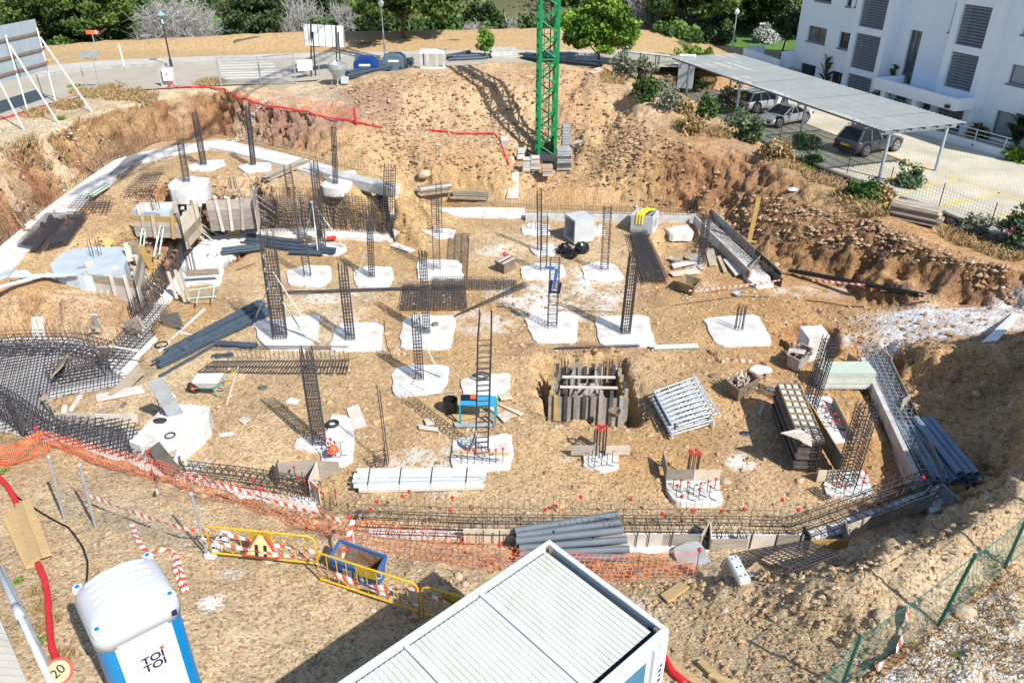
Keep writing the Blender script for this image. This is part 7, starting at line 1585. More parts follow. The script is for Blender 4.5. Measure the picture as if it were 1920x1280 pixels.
o = mb.build('scrap_wire', 'steel_dark'); o['kind'] = 'stuff'; mb = MB(); mb.beam(c+V3((-.35, .1, .0)), c+V3((.1, -.15, .06)), .3, .03); tag(mb.build('board', 'board_white'), 'pale board lying in the grey scrap skip', 'board')
tub('empty tan mixing tub near the back right', (1271,527), (1303,538), (1316,524), .05, .42, 'skip_tan', 'skip_tan', .72, 'mixing_tub', 'tub')
t, Q, c = tub('brown wooden box with pale boards on it in the middle back', (929,490), (945,497), (967,486), .05, .4, 'skip_rust', 'board_dark', 1.0, 'wooden_box', 'box'); mb = MB(); mb.beam(Q[0].lerp(Q[1], .3)+V3((0, 0, .03)), Q[3].lerp(Q[2], .3)+V3((0, 0, .03)), .14, .03); tag(mb.build('board', 'board_white'), 'pale board across the brown wooden box', 'board'); mb = MB(); mb.beam(Q[0].lerp(Q[1], .8)+V3((0, 0, .03)), Q[3].lerp(Q[2], .8)+V3((0, 0, .03)), .12, .03); tag(mb.build('board', 'board_pale'), 'second board across the brown wooden box', 'board'); mb = MB(); mb.ball(Q[3]+V3((-.1, 0, .08)), .1, 8, 5); tag(mb.build('rag', 'red_pale'), 'red rag on the far corner of the brown wooden box', 'rag')
# precast chambers
def hollow_box(mb, c, w_, d_, h, th, rz, axis='z', open_=True):
 rot = Matrix.Rotation(rz, 3, 'Z')
 for (o, s_) in [((0, -d_/2+th/2, 0), (w_, th, h)), ((0, d_/2-th/2, 0), (w_, th, h)), ((-w_/2+th/2, 0, 0), (th, d_-2*th, h)), ((w_/2-th/2, 0, 0), (th, d_-2*th, h)), ((0, 0, -h/2+th/2), (w_-2*th, d_-2*th, th))]: mb.box(c+rot @ Vector(o), s_, rot=rot)
def disc(mb, c, nrm, r, n=16, th=.02):
 nrm = nrm.normalized(); u = nrm.orthogonal().normalized(); v = nrm.cross(u); mb.loft([[c+(u*math.cos(6.283*k/n)+v*math.sin(6.283*k/n))*r for k in range(n)], [c+nrm*th+(u*math.cos(6.283*k/n)+v*math.sin(6.283*k/n))*r for k in range(n)]])
b = U(1208, 432, .06); d = b.y*cP+(CAMH-b.z)*sP; t = thing('precast_chamber', 'open precast concrete chamber with yellow straps hanging over it', 'concrete chamber', b); w_ = 1.02; c = b+V3((0, .1, .42)); mb = MB(); hollow_box(mb, c, w_, 1.05, .84, .09, -.42); mb.build('box', 'precast', t)
rot = Matrix.Rotation(-.42, 3, 'Z'); mb = MB(); disc(mb, c+rot @ V3((w_/2, -.05, .05)), rot @ V3((1, 0, 0)), .2); mb.build('pipe_opening', 'concrete_grey', t)
mb = MB()
for dx in (-.06, .08, .2): p = c+rot @ V3((dx-.1, .0, .42)); mb.tube([c+rot @ V3((dx-.2, -.53, .0)), c+rot @ V3((dx-.2, -.54, .44)), p+V3((0, 0, .12)), c+rot @ V3((dx+.1, .45, .48))], .045, 4)
tag(mb.build('lifting_strap', 'strap_yellow'), 'yellow lifting straps draped over the open precast chamber', 'strap')
b = U(1085, 452, .06); t = thing('precast_chamber', 'precast concrete chamber lying on its side with its open face to the left', 'concrete chamber', b); c = b+V3((.02, .25, .56)); rot = Matrix.Rotation(.42, 3, 'Z'); mb = MB(); th = .09; w_, d_, h = .98, 1.0, 1.1
for o, s_ in [((0, -d_/2+th/2, 0), (w_, th, h)), ((0, d_/2-th/2, 0), (w_, th, h)), ((0, 0, -h/2+th/2), (w_, d_-2*th, th)), ((0, 0, h/2-th/2), (w_, d_-2*th, th)), ((w_/2-th/2, 0, 0), (th, d_-2*th, h-2*th))]: mb.box(c+rot @ Vector(o), s_, rot=rot)
mb.build('box', 'precast', t); mb = MB(); disc(mb, c+V3((.05, 0, h/2)), V3((0, 0, 1)), .22, 18, .012); mb.build('cover_ring', 'concrete', t)
# precast frame on the rim
b = G(812, 130); d = b.y*cP+(CAMH-b.z)*sP; w_ = 48/FPX*d; h = 30/FPX*d; t = thing('precast_culvert', 'white open concrete frame standing on the mound rim', 'concrete frame', b); mb = MB(); mb.box(b+V3((0, .4, h)), (w_, .9, .14)); mb.build('top_slab', 'concrete_new', t)
for sx in (-1, -.42, .38, 1): mb = MB(); mb.box(b+V3((sx*(w_/2-.09), .0, h*.5)), (.16, .16, h-.14)); mb.build('leg', 'concrete', t)
mb = MB(); mb.box(b+V3((0, 0, .06)), (w_, .18, .14)); mb.build('base_beam', 'concrete_new', t)
for sx in (-1, 1): mb = MB(); mb.box(b+V3((sx*(w_/2-.09), .75, h*.5)), (.16, .16, h-.14)); mb.build('leg', 'concrete', t)
stack('slab_stack', 'pile of pale concrete slabs on the mound rim', 'slab stack', (920,110), (968,109), 6, .9, .11, ['slab_pale', 'concrete'], 1, .04, seed=11, part='slab')
# pipe bundles
def bundle(label, a, b, n, r, m, z=None, lift=.0, spread=.02, name='pipe_bundle', cat='pipes', cols=4, end=0.0, fan=0.0, hollow=True, seg=8, seed=1):
 A = G(*a) if z is None else U(*a, z); Bq = G(*b) if z is None else U(*b, z); A.z += lift; Bq.z += lift
 if z is None:
  up_ = max(0, max(H(A.x+(Bq.x-A.x)*k/10, A.y+(Bq.y-A.y)*k/10)-(A.z+(Bq.z-A.z)*k/10) for k in range(11))); A.z += up_; Bq.z += up_
 t = thing(name, label, cat, (A+Bq)/2); d = (Bq-A).normalized(); s_ = d.cross(V3((0, 0, 1))).normalized(); up = s_.cross(d); rnd = random.Random(seed+n)
 for i in range(n):
  row, c = divmod(i, cols); o = s_*((c-(cols-1)/2+(.5 if row % 2 else 0))*2.02*r+rnd.uniform(-1, 1)*spread)+up*(r+row*1.75*r+rnd.random()*spread); e = d*rnd.uniform(-1, 1)*end; f = s_*(c-(cols-1)/2)*fan
  mb = MB()
  if hollow: mb.pipe(A+o+e, Bq+o+e+f, r, r*.16, seg)
  else: mb.tube([A+o+e, Bq+o+e+f], r, seg)
  mb.build('pipe', m, t, smooth=False)
 for f in (.2, .8):
  if cols < 6 and not fan and name == 'pipe_bundle': mb = MB(); p = A.lerp(Bq, f); rows = (n-1)//cols+1; mb.beam(p-s_*cols*r*1.03+up*rows*1.85*r, p+s_*cols*r*1.03+up*rows*1.85*r, .02, .01); mb.build('strap', 'black', t)
 return t
bundle('long dark pipe bundle slanting down from the widest column, upper one', (318,670), (492,576), 12, .045, 'steel_pipe', lift=.05, cols=4, end=.1); bundle('long dark pipe bundle slanting below its twin beside the widest column', (298,690), (508,588), 10, .045, 'steel_pipe', lift=.05, cols=4, end=.1); bundle('short dark tube lying at the end of the flat open cage', (398,672), (438,668), 3, .04, 'steel_pipe', cols=2); bundle('dark pipe bundle left of the wheelbarrow heading right', (405,648), (482,652), 6, .045, 'steel_pipe', cols=3); bundle('thin dark tubes slanting below the long pipe bundles', (300,708), (400,650), 2, .03, 'steel_pipe', cols=2)
bundle('dark pipe bundle lying behind the widest column, front left one', (418,480), (497,470), 12, .05, 'steel_pipe', cols=4); bundle('dark pipe bundle lying behind the widest column, long middle one', (460,458), (628,478), 8, .05, 'steel_pipe', cols=3, end=.15); bundle('dark pipe bundle lying behind the widest column, rear one', (466,446), (566,458), 6, .05, 'steel_pipe', cols=3); bundle('short dark pipe bundle behind the widest column on the right', (545,477), (605,480), 6, .05, 'steel_pipe', cols=3)
bundle('dark pipes on the rim running up to the concrete frame', (650,150), (772,122), 10, .07, 'steel_pipe', lift=.05, cols=4, end=.3); bundle('dark pipes right of the concrete frame on the rim', (845,116), (912,113), 10, .07, 'steel_pipe', cols=4, end=.2); bundle('dark pipe heap on the rim behind the crane mast', (985,112), (1120,128), 12, .07, 'steel_pipe', lift=.05, cols=4, end=.4); bundle('dark pipes crossing behind the concrete frame', (838,114), (880,105), 5, .07, 'steel_pipe', lift=.1, cols=3)
bundle('large blue-grey pipes piled beside the right hand trench', (1712,800), (1795,905), 9, .105, 'pipe_blue', z=.0, cols=6, end=.08, hollow=True, seg=12, name='pipe_pile');
bundle('long grey pipes fanned out behind the site cabin', (965,1028), (1165,1010), 9, .085, 'pipe_grey', z=.28, cols=6, end=.1, fan=.10, seg=12, name='pipe_pile')
bundle('black plastic pipes lying at the toe of the right bank', (1485,515), (1720,560), 5, .05, 'black', lift=-.05, cols=3, end=.5, spread=.08, name='pipe_pile');
bundle('green white struts stacked right of the square pads', (1222,655), (1305,652), 8, .032, 'prop_green', cols=4, end=.12, name='strut_pile', cat='props'); bundle('green white struts piled on the ring beam', (168,372), (200,352), 22, .03, 'prop_green', z=1.9, cols=6, end=.15, spread=.05, name='strut_pile', cat='props'); bundle('green tubes lying on the back blinding strip', (842,402), (886,405), 3, .03, 'prop_green', cols=3, name='strut_pile', cat='props')
t = thing('strut_pile', 'white pipes and battens stacked in the front of the pit', 'props', U(785, 910, .05)); rnd = random.Random(6)
A0, A1, B0, B1 = U(668,922,.06), U(672,892,.06), U(902,916,.06), U(905,892,.06)
for lv in range(3):
 for k in range(8):
  a = A0.lerp(A1, k/7); b_ = B0.lerp(B1, k/7); mb = MB(); o = V3((rnd.uniform(-.12, .12), rnd.uniform(-.02, .02), lv*.085+.03)); mb.beam(a+o, b_+o, .075, .07); mb.build('strut', rnd.choice(['white_pvc', 'galv_light', 'white_pvc', 'board_white']), t)
 for f in (.1, .35, .6, .88): a = A0.lerp(B0, f); b_ = A1.lerp(B1, f); mb = MB(); mb.tube([a+V3((0, -.05, lv*.085+.085)), b_+V3((0, .05, lv*.085+.085))], .014, 4); mb.build('tie', 'steel_dark', t)
bundle('blue and white tubes lying on the terrace at the left edge', (30,520), (136,518), 4, .035, 'concrete_blue', z=1.35, cols=4, end=.2, name='strut_pile', cat='props'); bundle('pale tubes crossing at the left edge of the terrace', (-20,545), (95,515), 3, .035, 'galv_light', z=1.4, cols=3, end=.1, name='strut_pile', cat='props')
mb = MB(); mb.pipe(U(613,447,.2), U(630,445,.2), .09, .012, 10); tag(mb.build('pipe', 'red'), 'short red pipe piece behind the three-prop column', 'pipe')
mb = MB(); mb.lathe(U(601,443,.08), [(.1, 0), (.1, .3), (.07, .34)], 10); tag(mb.build('drum', 'black'), 'small dark drum behind the three-prop column', 'drum')
# scaffold frames stacked
t = thing('scaffold_frames', 'pile of grey scaffold frames lying on the soil', 'scaffold frames', U(1280,775,0)); rnd = random.Random(4)
for L_ in range(4):
 o = V3((rnd.uniform(-.12, .12), rnd.uniform(-.12, .12), .12+.11*L_)); k_ = rnd.uniform(-.05, .05); c = [U(1228,758,0), U(1300,730,0), U(1338,795,0), U(1262,818,0)]; ct = sum(c, Vector())/4; c = [ct+Matrix.Rotation(k_, 3, 'Z') @ (q-ct)+o for q in c]
 mb = MB()
 for a, b_ in ((c[0], c[3]), (c[1], c[2])): mb.tube([a+(a-b_)*.08, b_+(b_-a)*.08], .035, 7)
 fr = mb.build('frame', 'galv_light', t); mb = MB()
 for k in range(9): a, b_ = c[0].lerp(c[3], k/8), c[1].lerp(c[2], k/8); mb.tube([a, b_], .025, 6)
 for k in (.33, .66): mb.tube([c[0].lerp(c[1], k), c[3].lerp(c[2], k)], .02, 5)
 mb.build('rungs', 'galv_light', fr); mb = MB(); mb.beam(c[0].lerp(c[1], .1)+V3((0, 0, -.03)), c[3].lerp(c[2], .1)+V3((0, 0, -.03)), .14, .02); mb.build('deck', 'galv', fr)
# sawbench with blue sheet
b = U(897, 775, .05); t = thing('sawbench', 'site sawbench with blue top sheet and teal legs', 'sawbench', b); mb = MB(); tops = [U(862,757,.75), U(928,760,.75), U(930,742,.75), U(866,738,.75)]; mb.hexa([p-V3((0, 0, .04)) for p in tops], tops); mb.build('top', 'tarp_blue', t)
for p in tops: mb = MB(); mb.beam(V3((p.x, p.y, .05)), p-V3((0, 0, .04)), .05, .05, up=(0, 1, 0)); mb.build('leg', 'teal_frame', t)
mb = MB(); mb.box(U(880,745,.82), (.5, .16, .1)); mb.build('motor', 'black', t); mb = MB(); mb.box(U(889,744,.86), (.22, .12, .06)); mb.build('guard', 'orange', t)
mb = MB(); mb.lathe(U(845,770,.05), [(.19, 0), (.23, .42), (.2, .42), (.17, .05)], 14); tag(mb.build('bucket', 'black'), 'black bucket left of the sawbench', 'bucket')
rnd = random.Random(10)
for i, (c, m, lab) in enumerate([([(847,780),(885,776),(895,785),(858,792)], 'timber_new', 'yellow ply sheet in front of the sawbench'), ([(852,795),(925,797),(922,803),(852,804)], 'concrete_grey', 'steel trough lying in front of the sawbench'), ([(912,768),(925,760),(936,768),(922,780)], 'board_white', 'pale square offcut right of the sawbench'), ([(928,758),(958,768),(982,778),(975,781)], 'board_pale', 'long pale offcut right of the sawbench'), ([(932,782),(948,774),(963,782),(945,796)], 'board_white', 'tilted pale sheet right of the sawbench'), ([(933,745),(955,740),(962,752),(940,755)], 'board_pale', 'offcut sheet behind the right end of the sawbench'), ([(910,782),(920,770),(932,772),(926,795)], 'board', 'brown offcut under the right end of the sawbench'), ([(785,800),(822,806),(822,812),(786,808)], 'board_white', 'white battens lying left of the front ladder column pad'), ([(795,790),(812,788),(815,800),(800,802)], 'board_pale', 'small pale offcut left of the sawbench pad')]): quadboard(lab, c, m, .03, lift=.04+.02*(i % 3))
mb = MB(); mb.beam(U(850,846,.12), U(955,850,.12), .07, .05); tag(mb.build('batten', 'timber_new'), 'yellow batten laid over the sawbench pad bars', 'board'); mb = MB(); mb.beam(U(846,852,.2), U(938,862,.2), .03, .02); tag(mb.build('steel_strip', 'frame_grey'), 'dark steel strip laid over the sawbench pad bars', 'strip')
board('dark board leaning beside the front ladder column', (880,845), (893,810), .2, .03, 'concrete_grey', za=.08, zb=.9, up=(1, 0, 0))
mb = MB(); mb.tube([G(805,742,.04), G(860,736,.06), G(893,730,.04)], .02, 5); tag(mb.build('tube', 'galv'), 'thin grey tube lying behind the sawbench', 'tube')
# wire coil
t = MB(); c = U(903,708,.12); pts = []
for k in range(120): a = k*.42; r = .24+.06*math.sin(k*1.7); pts.append(c+V3((math.cos(a)*r, math.sin(a)*r*.7, .03+.10*abs(math.sin(k*.9)))))
t.tube(pts, .009, 3, False); tag(t.build('wire_coil', 'steel_dark'), 'coil of dark wire on the pad behind the sawbench', 'wire')
# blue clamp on top of the ladder column
b = U(1035, 613, .08); z_ = topz(b, 520); t = thing('column_clamp', 'blue column form clamp hung on the ladder column', 'clamp', V3((b.x, b.y, z_))); c = V3((b.x+.06, b.y-.12, z_))
for o, s_ in [((0, 0, .0), (.1, .08, .75)), ((-.2, 0, .42), (.35, .06, .08)), ((-.16, 0, -.3), (.1, .08, .5)), ((.16, 0, -.35), (.09, .08, .4)), ((0, 0, -.5), (.35, .06, .06))]: mb = MB(); mb.box(c+Vector(o), s_, rot=Matrix.Rotation(.12, 3, 'Y')); mb.build('arm', 'skip_blue' if o[2] > -.2 else 'navy', t)
# black bags
for i, (px, py, r, lab) in enumerate([(1058,472,.3,'left black rubbish bag of three'), (1071,482,.26,'front middle black rubbish bag of three'), (1090,472,.34,'right black rubbish bag of three')]):
 p = U(px, py, .05); bm = bmesh.new(); bmesh.ops.create_icosphere(bm, subdivisions=3, radius=1)
 for v in bm.verts: n_ = mnoise.noise(v.co*2.2+V3((i*5, 0, 0))); k = 1+.22*n_+.12*mnoise.noise(v.co*6); v.co = V3((v.co.x*r*k, v.co.y*r*.9*k, max(-.7, v.co.z)*r*.72*k + (.16*r if v.co.z > .85 else 0)))
 me_ = bpy.data.meshes.new('rubbish_bag'); bm.to_mesh(me_); bm.free(); me_.materials.append(M['black_bag']); o = bpy.data.objects.new('rubbish_bag', me_); C.objects.link(o); o.location = p+V3((0, 0, r*.5)); tag(o, lab, 'rubbish bag', 'black rubbish bags')
# tyre ring, ring, helmet, brick, bowl, strap, white bag
def ring(name, label, cat, c, R_, r, m):
 mb = MB(); pts = [c+V3((math.cos(6.2832*k/20)*R_, math.sin(6.2832*k/20)*R_, r)) for k in range(21)]; mb.tube(pts, r, 7, False); return tag(mb.build(name, m, smooth=True), label, cat)
ring('rubber_ring', 'black rubber ring on the helmet pad', 'ring', U(624,796,.09), .15, .045, 'rubber'); ring('cable_ring', 'thin black ring on the big white block', 'ring', U(319,817,.41), .13, .02, 'rubber'); ring('hose_ring', 'dark hose loop beside the white batten', 'ring', G(303,648,.03), .2, .025, 'rubber')
c = U(625, 843, .38); t = thing('safety_helmet', 'orange safety helmet hung on the capped bars', 'helmet', c); mb = MB(); mb.lathe(c, [(.14, 0), (.135, .05), (.115, .1), (.075, .135), (.02, .15)], 14); mb.build('shell', 'helmet_orange', t, smooth=True); mb = MB(); mb.lathe(c+V3((0, -.03, -.006)), [(.12, 0), (.165, .004), (.165, .012), (.1, .014)], 14); mb.build('brim', 'helmet_orange', t)
mb = MB(); mb.box(U(816,607,.14), (.2, .12, .1), .5); tag(mb.build('brick', 'skip_rust'), 'rusty brick on the sand-stained pad', 'brick');
mb = MB(); c = U(1152,778,.05); mb.lathe(c, [(.12, 0), (.2, .17), (.17, .17), (.1, .04)], 12); tag(mb.build('bucket', 'skip_rust'), 'rusty tub at the edge of the dug formwork pit', 'bucket'); mb = MB(); c = G(1180,780,.03); mb.tube([c+V3((math.cos(k*.8)*.16+k*.012, math.sin(k*1.1)*.16, .02)) for k in range(14)], .022, 4); tag(mb.build('ratchet_strap', 'strap_green'), 'green lashing strap right of the dug formwork pit', 'strap')
mb = MB(); c = G(1382,555,.02); mb.lathe(c, [(.1, 0), (.15, .12), (.13, .12), (.08, .03)], 12); tag(mb.build('bowl', 'galv_light'), 'grey metal bowl on the soil at the right', 'bowl')
for px, py, r, m, lab, nm in [(1425,696,.3,'white_paint','white sack lying beside the timber skip','sack'), (1340,706,.16,'skip_rust','dark rag on the soil left of the timber skip','rag'), (300,790,.16,'rubber','crumpled dark sheet on the big white block','sheet'), (1397,813,.12,'navy','crumpled blue rag on the soil left of the panel stack','rag'), (1486,357,.22,'concrete_blue','blue tangled rope on the right bank','rope'), (1449,730,.18,'board_white','white rubble lump behind the panel stack','rubble'), (493,728,.13,'board_dark','dark block left of the flat open cage','block'), (40,516,.28,'white_paint','crumpled white plastic on the tubes at the left of the terrace','sheet')]:
 z_ = .4 if (px, py) == (300, 790) else None; p = U(px, py, z_) if z_ else G(px, py); mb = MB(); rr = random.Random(px)
 bm = bmesh.new(); bmesh.ops.create_icosphere(bm, subdivisions=2, radius=1)
 for v in bm.verts: v.co = V3((v.co.x*r*1.3, v.co.y*r*.8, max(-.3, v.co.z)*r*.45))*(1+.35*mnoise.noise(v.co*2.4+V3((px, 0, 0))))
 me_ = bpy.data.meshes.new(nm); bm.to_mesh(me_); bm.free(); me_.materials.append(M[m]); o = bpy.data.objects.new(nm, me_); C.objects.link(o); o.location = p+V3((0, 0, r*.15)); tag(o, lab, nm)
# wheelbarrow
b = U(398, 735, .05); t = thing('wheelbarrow', 'white wheelbarrow with yellow grips and an orange underside', 'wheelbarrow', b); Q = [(-.46, -.27), (.36, -.3), (.36, .3), (-.46, .27)]; mb = MB(); lo = [(-.30, -.17), (.22, -.19), (.22, .19), (-.30, .17)]
top_ = [b+V3((x, y, .52)) for x, y in Q]; bt_ = [b+V3((x, y, .28)) for x, y in lo]; inn = [b+V3((x*.94, y*.92, .52)) for x, y in Q]; ib = [b+V3((x*.9, y*.9, .31)) for x, y in lo]
mb.v = [tuple(p) for p in bt_+top_+inn+ib]; mb.f = [(3, 2, 1, 0)]+[(k, (k+1) % 4, 4+(k+1) % 4, 4+k) for k in range(4)]+[(4+k, 4+(k+1) % 4, 8+(k+1) % 4, 8+k) for k in range(4)]+[(8+k, 8+(k+1) % 4, 12+(k+1) % 4, 12+k) for k in range(4)]+[(12, 13, 14, 15)]; mb.build('tray', 'white_paint', t)
for s_ in (-1, 1): mb = MB(); mb.tube([b+V3((-.55, s_*.08, .2)), b+V3((.1, s_*.2, .28)), b+V3((.6, s_*.27, .52))], .02, 6); mb.build('handle', 'strap_green', t); mb = MB(); mb.tube([b+V3((.58, s_*.27, .51)), b+V3((.72, s_*.28, .56))], .028, 6); mb.build('grip', 'yellow', t); mb = MB(); mb.tube([b+V3((.15, s_*.2, .28)), b+V3((.28, s_*.22, .0))], .018, 5); mb.build('leg', 'strap_green', t)
mb = MB(); c = b+V3((-.55, 0, .18)); mb.tube([c+V3((math.cos(6.283*k/14)*.16, 0, math.sin(6.283*k/14)*.16)) for k in range(15)], .045, 6, False); mb.build('wheel', 'rubber', t); mb = MB(); mb.tube([c-V3((0, .1, 0)), c+V3((0, .1, 0))], .06, 8); mb.build('hub', 'orange', t)
# concrete hopper skip on the rim
b = G(636, 157); d = b.y*cP+(CAMH-b.z)*sP; t = thing('concrete_hopper', 'grey cone-shaped concrete hopper standing tilted on the rim', 'hopper', b); k = d/FPX; mb = MB()
for f in range(1): mb.lathe(b+V3((0, 0, 6*k)), [(5*k, 0), (8*k, 3*k), (18*k, 22*k), (18*k, 30*k), (16.5*k, 30*k), (14*k, 20*k)], 14)
mb.build('bucket', 'galv', t, smooth=False); mb = MB(); mb.tube([b+V3((-16*k, 0, 36*k)), b+V3((0, 0, 44*k)), b+V3((16*k, 0, 36*k))], .03, 5); mb.build('bail', 'galv', t)
for a in (0, 1.57, 3.14, 4.71): mb = MB(); mb.tube([b+V3((math.cos(a)*14*k, math.sin(a)*14*k, 0)), b+V3((math.cos(a)*9*k, math.sin(a)*9*k, 12*k))], .03, 5); mb.build('leg', 'galv', t)
mb = MB(); mb.box(b+V3((12*k, -.1, 7*k)), (.4, .3, .35)); mb.build('gate_valve', 'galv_light', t)
# ---------------------------------------------------------------- tower crane
b = U(1023, 292, 1.3); px_m = FPX/(b.y*cP+(CAMH-1.3)*sP); hw = .44; top = 23.0; rz = .14; rot = Matrix.Rotation(rz, 3, 'Z'); t = thing('tower_crane', 'green lattice mast of a tower crane standing in the cut', 'tower crane', b)
cs = [b+rot @ V3((x*hw, y*hw, 0)) for x, y in ((-1, -1), (1, -1), (1, 1), (-1, 1))]
for c in cs: mb = MB(); mb.beam(c, c+V3((0, 0, top)), .15, .15, up=(0, 1, 0)); mb.build('chord', 'crane_green', t)
z = .1; k = 0
while z < top-1.2:
 for i in range(4):
  a, c = cs[i], cs[(i+1) % 4]; up = (k+i) % 2; mb = MB(); mb.tube([(a if up else c)+V3((0, 0, z)), (c if up else a)+V3((0, 0, z+.62))], .045, 5); mb.build('brace', 'crane_green', t)
 z += .62; k += 1
 if k % 8 == 0:
  mb = MB()
  for i in range(4): mb.beam(cs[i]+V3((0, 0, z)), cs[(i+1) % 4]+V3((0, 0, z)), .07, .07)
  mb.build('ring_frame', 'crane_green', t)
mb = MB()
for s_ in (-.16, .16): mb.beam(b+rot @ V3((s_, .2, 0)), b+rot @ V3((s_, .2, top)), .03, .03, up=(0, 1, 0))
for q in range(int(top/.3)): mb.beam(b+rot @ V3((-.16, .2, .3*q+.2)), b+rot @ V3((.16, .2, .3*q+.2)), .02, .02)
stuffpart(mb.build('ladder', 'steel_dark', t)); mb = MB(); mb.tube([b+rot @ V3((.1, -.1, 0)), b+rot @ V3((.1, -.1, top))], .03, 5); mb.build('power_cable', 'black', t)
# jib and counter jib above the frame
jd = V3((-.22, -.975, 0)).normalized(); js = V3((-jd.y, jd.x, 0)); jt = b+V3((0, 0, top)); mb = MB()
for o in (js*.4, -js*.4, V3((0, 0, .8))): mb.beam(jt+o-jd*8, jt+o+jd*26, .08, .08)
for q in range(-9, 30):
 p = jt+jd*q*.88; n_ = jt+jd*(q+1)*.88
 for a, c in ((js*.4, V3((0, 0, .8))), (-js*.4, V3((0, 0, .8))), (js*.4, -js*.4)): mb.tube([p+a, n_+c], .025, 3, False); mb.tube([p+c, n_+a], .025, 3, False)
mb.build('jib', 'crane_green', t); mb = MB(); mb.box(jt-jd*7+V3((0, 0, -.6)), (1.1, 1.4, 1.8), math.atan2(jd.y, jd.x)); mb.build('counterweight', 'ballast', t)
mb = MB(); mb.box(b+V3((0, 0, .05)), (1.9, 1.9, .28), rz); mb.build('base_frame', 'steel_dark', t)
# ballast stacks round the base
def slabs(label, c, n, sx, sy, th, m, rz=0, jit=.03, seed=1, z0=0):
 t = thing('slab_stack', label, 'slab stack', c, group='stacks round the crane foot'); rnd = random.Random(seed)
 for i in range(n): mb = MB(); mb.box(c+V3((rnd.uniform(-jit, jit), rnd.uniform(-jit, jit), z0+th*(i+.5))), (sx*rnd.uniform(.92, 1.05), sy*rnd.uniform(.92, 1.05), th*.82), rz+rnd.uniform(-.05, .05)); mb.build('slab', rnd.choice(m), t)
slabs('low stack of rough pale slabs left of the crane foot, left one', U(987,320,1.2), 9, .42, .45, .075, ['slab_pale', 'board_white', 'board_grey'], seed=1); slabs('low stack of rough pale slabs beside the crane foot, right one', U(1003,320,1.2), 10, .44, .45, .075, ['slab_pale', 'board_white', 'board_grey'], seed=2)
slabs('tall grey slab stack right of the crane foot', U(1056,316,1.2), 9, .75, .6, .12, ['ballast', 'concrete_grey', 'board_dark'], .08, .02, 3); slabs('grey blocks piled highest behind the tall slab stack', U(1060,296,1.3), 12, .42, .4, .15, ['ballast', 'concrete_grey'], .08, .02, 4)
slabs('perforated block stack in front of the crane foot', U(1026,328,1.2), 4, .5, .45, .13, ['brick_tan', 'ballast'], .05, .02, 5); slabs('block with a white face left of the crane foot', U(975,298,1.3), 2, .4, .3, .3, ['precast', 'slab_pale'], .3, .03, 6); slabs('small pale block by the red hose end', U(957,302,1.3), 1, .35, .3, .25, ['slab_pale'], .4, .03, 7)
mb = MB(); p = G(946,277,.05); mb.box(p+V3((0, 0, .25)), (.36, .25, .5), rot=Matrix.Rotation(.5, 3, 'X')); tag(mb.build('white_box', 'white_paint'), 'white box with a blue mark beside the red hose', 'box')
# ================================================================ hoses, cables, tapes, nets
def on_ground(pts, lift, sub=8):
 P = [G(*p) for p in pts]; out = []
 for a, b in zip(P[:-1], P[1:]):
  for k in range(sub): q = a.lerp(b, k/sub); out.append(V3((q.x, q.y, max(H(q.x, q.y), q.z-.3)+lift)))
 out.append(V3((P[-1].x, P[-1].y, H(P[-1].x, P[-1].y)+lift))); return out
def smooth_path(P, it=2):
 for _ in range(it): P = [P[0]]+[(P[i-1]+P[i]*2+P[i+1])/4 for i in range(1, len(P)-1)]+[P[-1]]
 return P
def hose(label, pts, r, m, lift=.05, name='hose', cat='hose', n=7): mb = MB(); mb.tube(smooth_path(on_ground(pts, lift)), r, n); return tag(mb.build(name, m, smooth=True), label, cat)
hose('red conduit along the left rim under the grey billboard', [(-30,230),(20,220),(60,212),(100,200),(120,190),(150,176)], .042, 'red'); hose('red conduit from the electric box along the crest of the cut', [(330,164),(370,166),(415,168),(432,178),(470,192),(520,203),(560,210),(600,220),(640,226),(668,232),(700,239),(718,240)], .042, 'red', .07); hose('red upright conduit piece on the crest of the cut', [(668,232),(667,226)], .042, 'red')
mb = MB(); p = G(668, 234); mb.tube([p, V3((p.x-.05, p.y, topz(p, 202)))], .06, 6); tag(mb.build('conduit_stub', 'red'), 'red conduit stub standing up on the mound', 'hose')
hose('red hose from the mound down to the crane foot', [(803,244),(840,250),(880,253),(925,252),(935,262),(940,275),(945,290),(950,300),(955,312)], .042, 'red', .08); hose('thick red conduit coming in from the left edge', [(-10,890),(15,915),(30,940),(37,957)], .06, 'red', .1); hose('thick red conduit running down past the toilet', [(74,1064),(86,1090),(92,1120),(95,1170),(100,1220),(108,1240),(114,1300)], .06, 'red', .12)
hose('black hose curving behind the plank pile to the toilet', [(-20,878),(10,905),(35,935),(62,952),(100,975),(130,990),(155,1025),(165,1055),(163,1090),(158,1120)], .022, 'black', .02); hose('red tube beside the cabin wall', [(1243,1232),(1258,1262),(1285,1285)], .07, 'red', .07)
hose('thin cable winding over the square pads', [(720,600),(722,625),(726,650),(735,670)], .008, 'black', .02); hose('thin wire along the rear of the right pads', [(1265,573),(1320,566),(1390,556),(1440,558)], .012, 'black', .03); hose('black cable above the white lime spill', [(1510,564),(1560,570),(1620,577)], .016, 'black', .04)
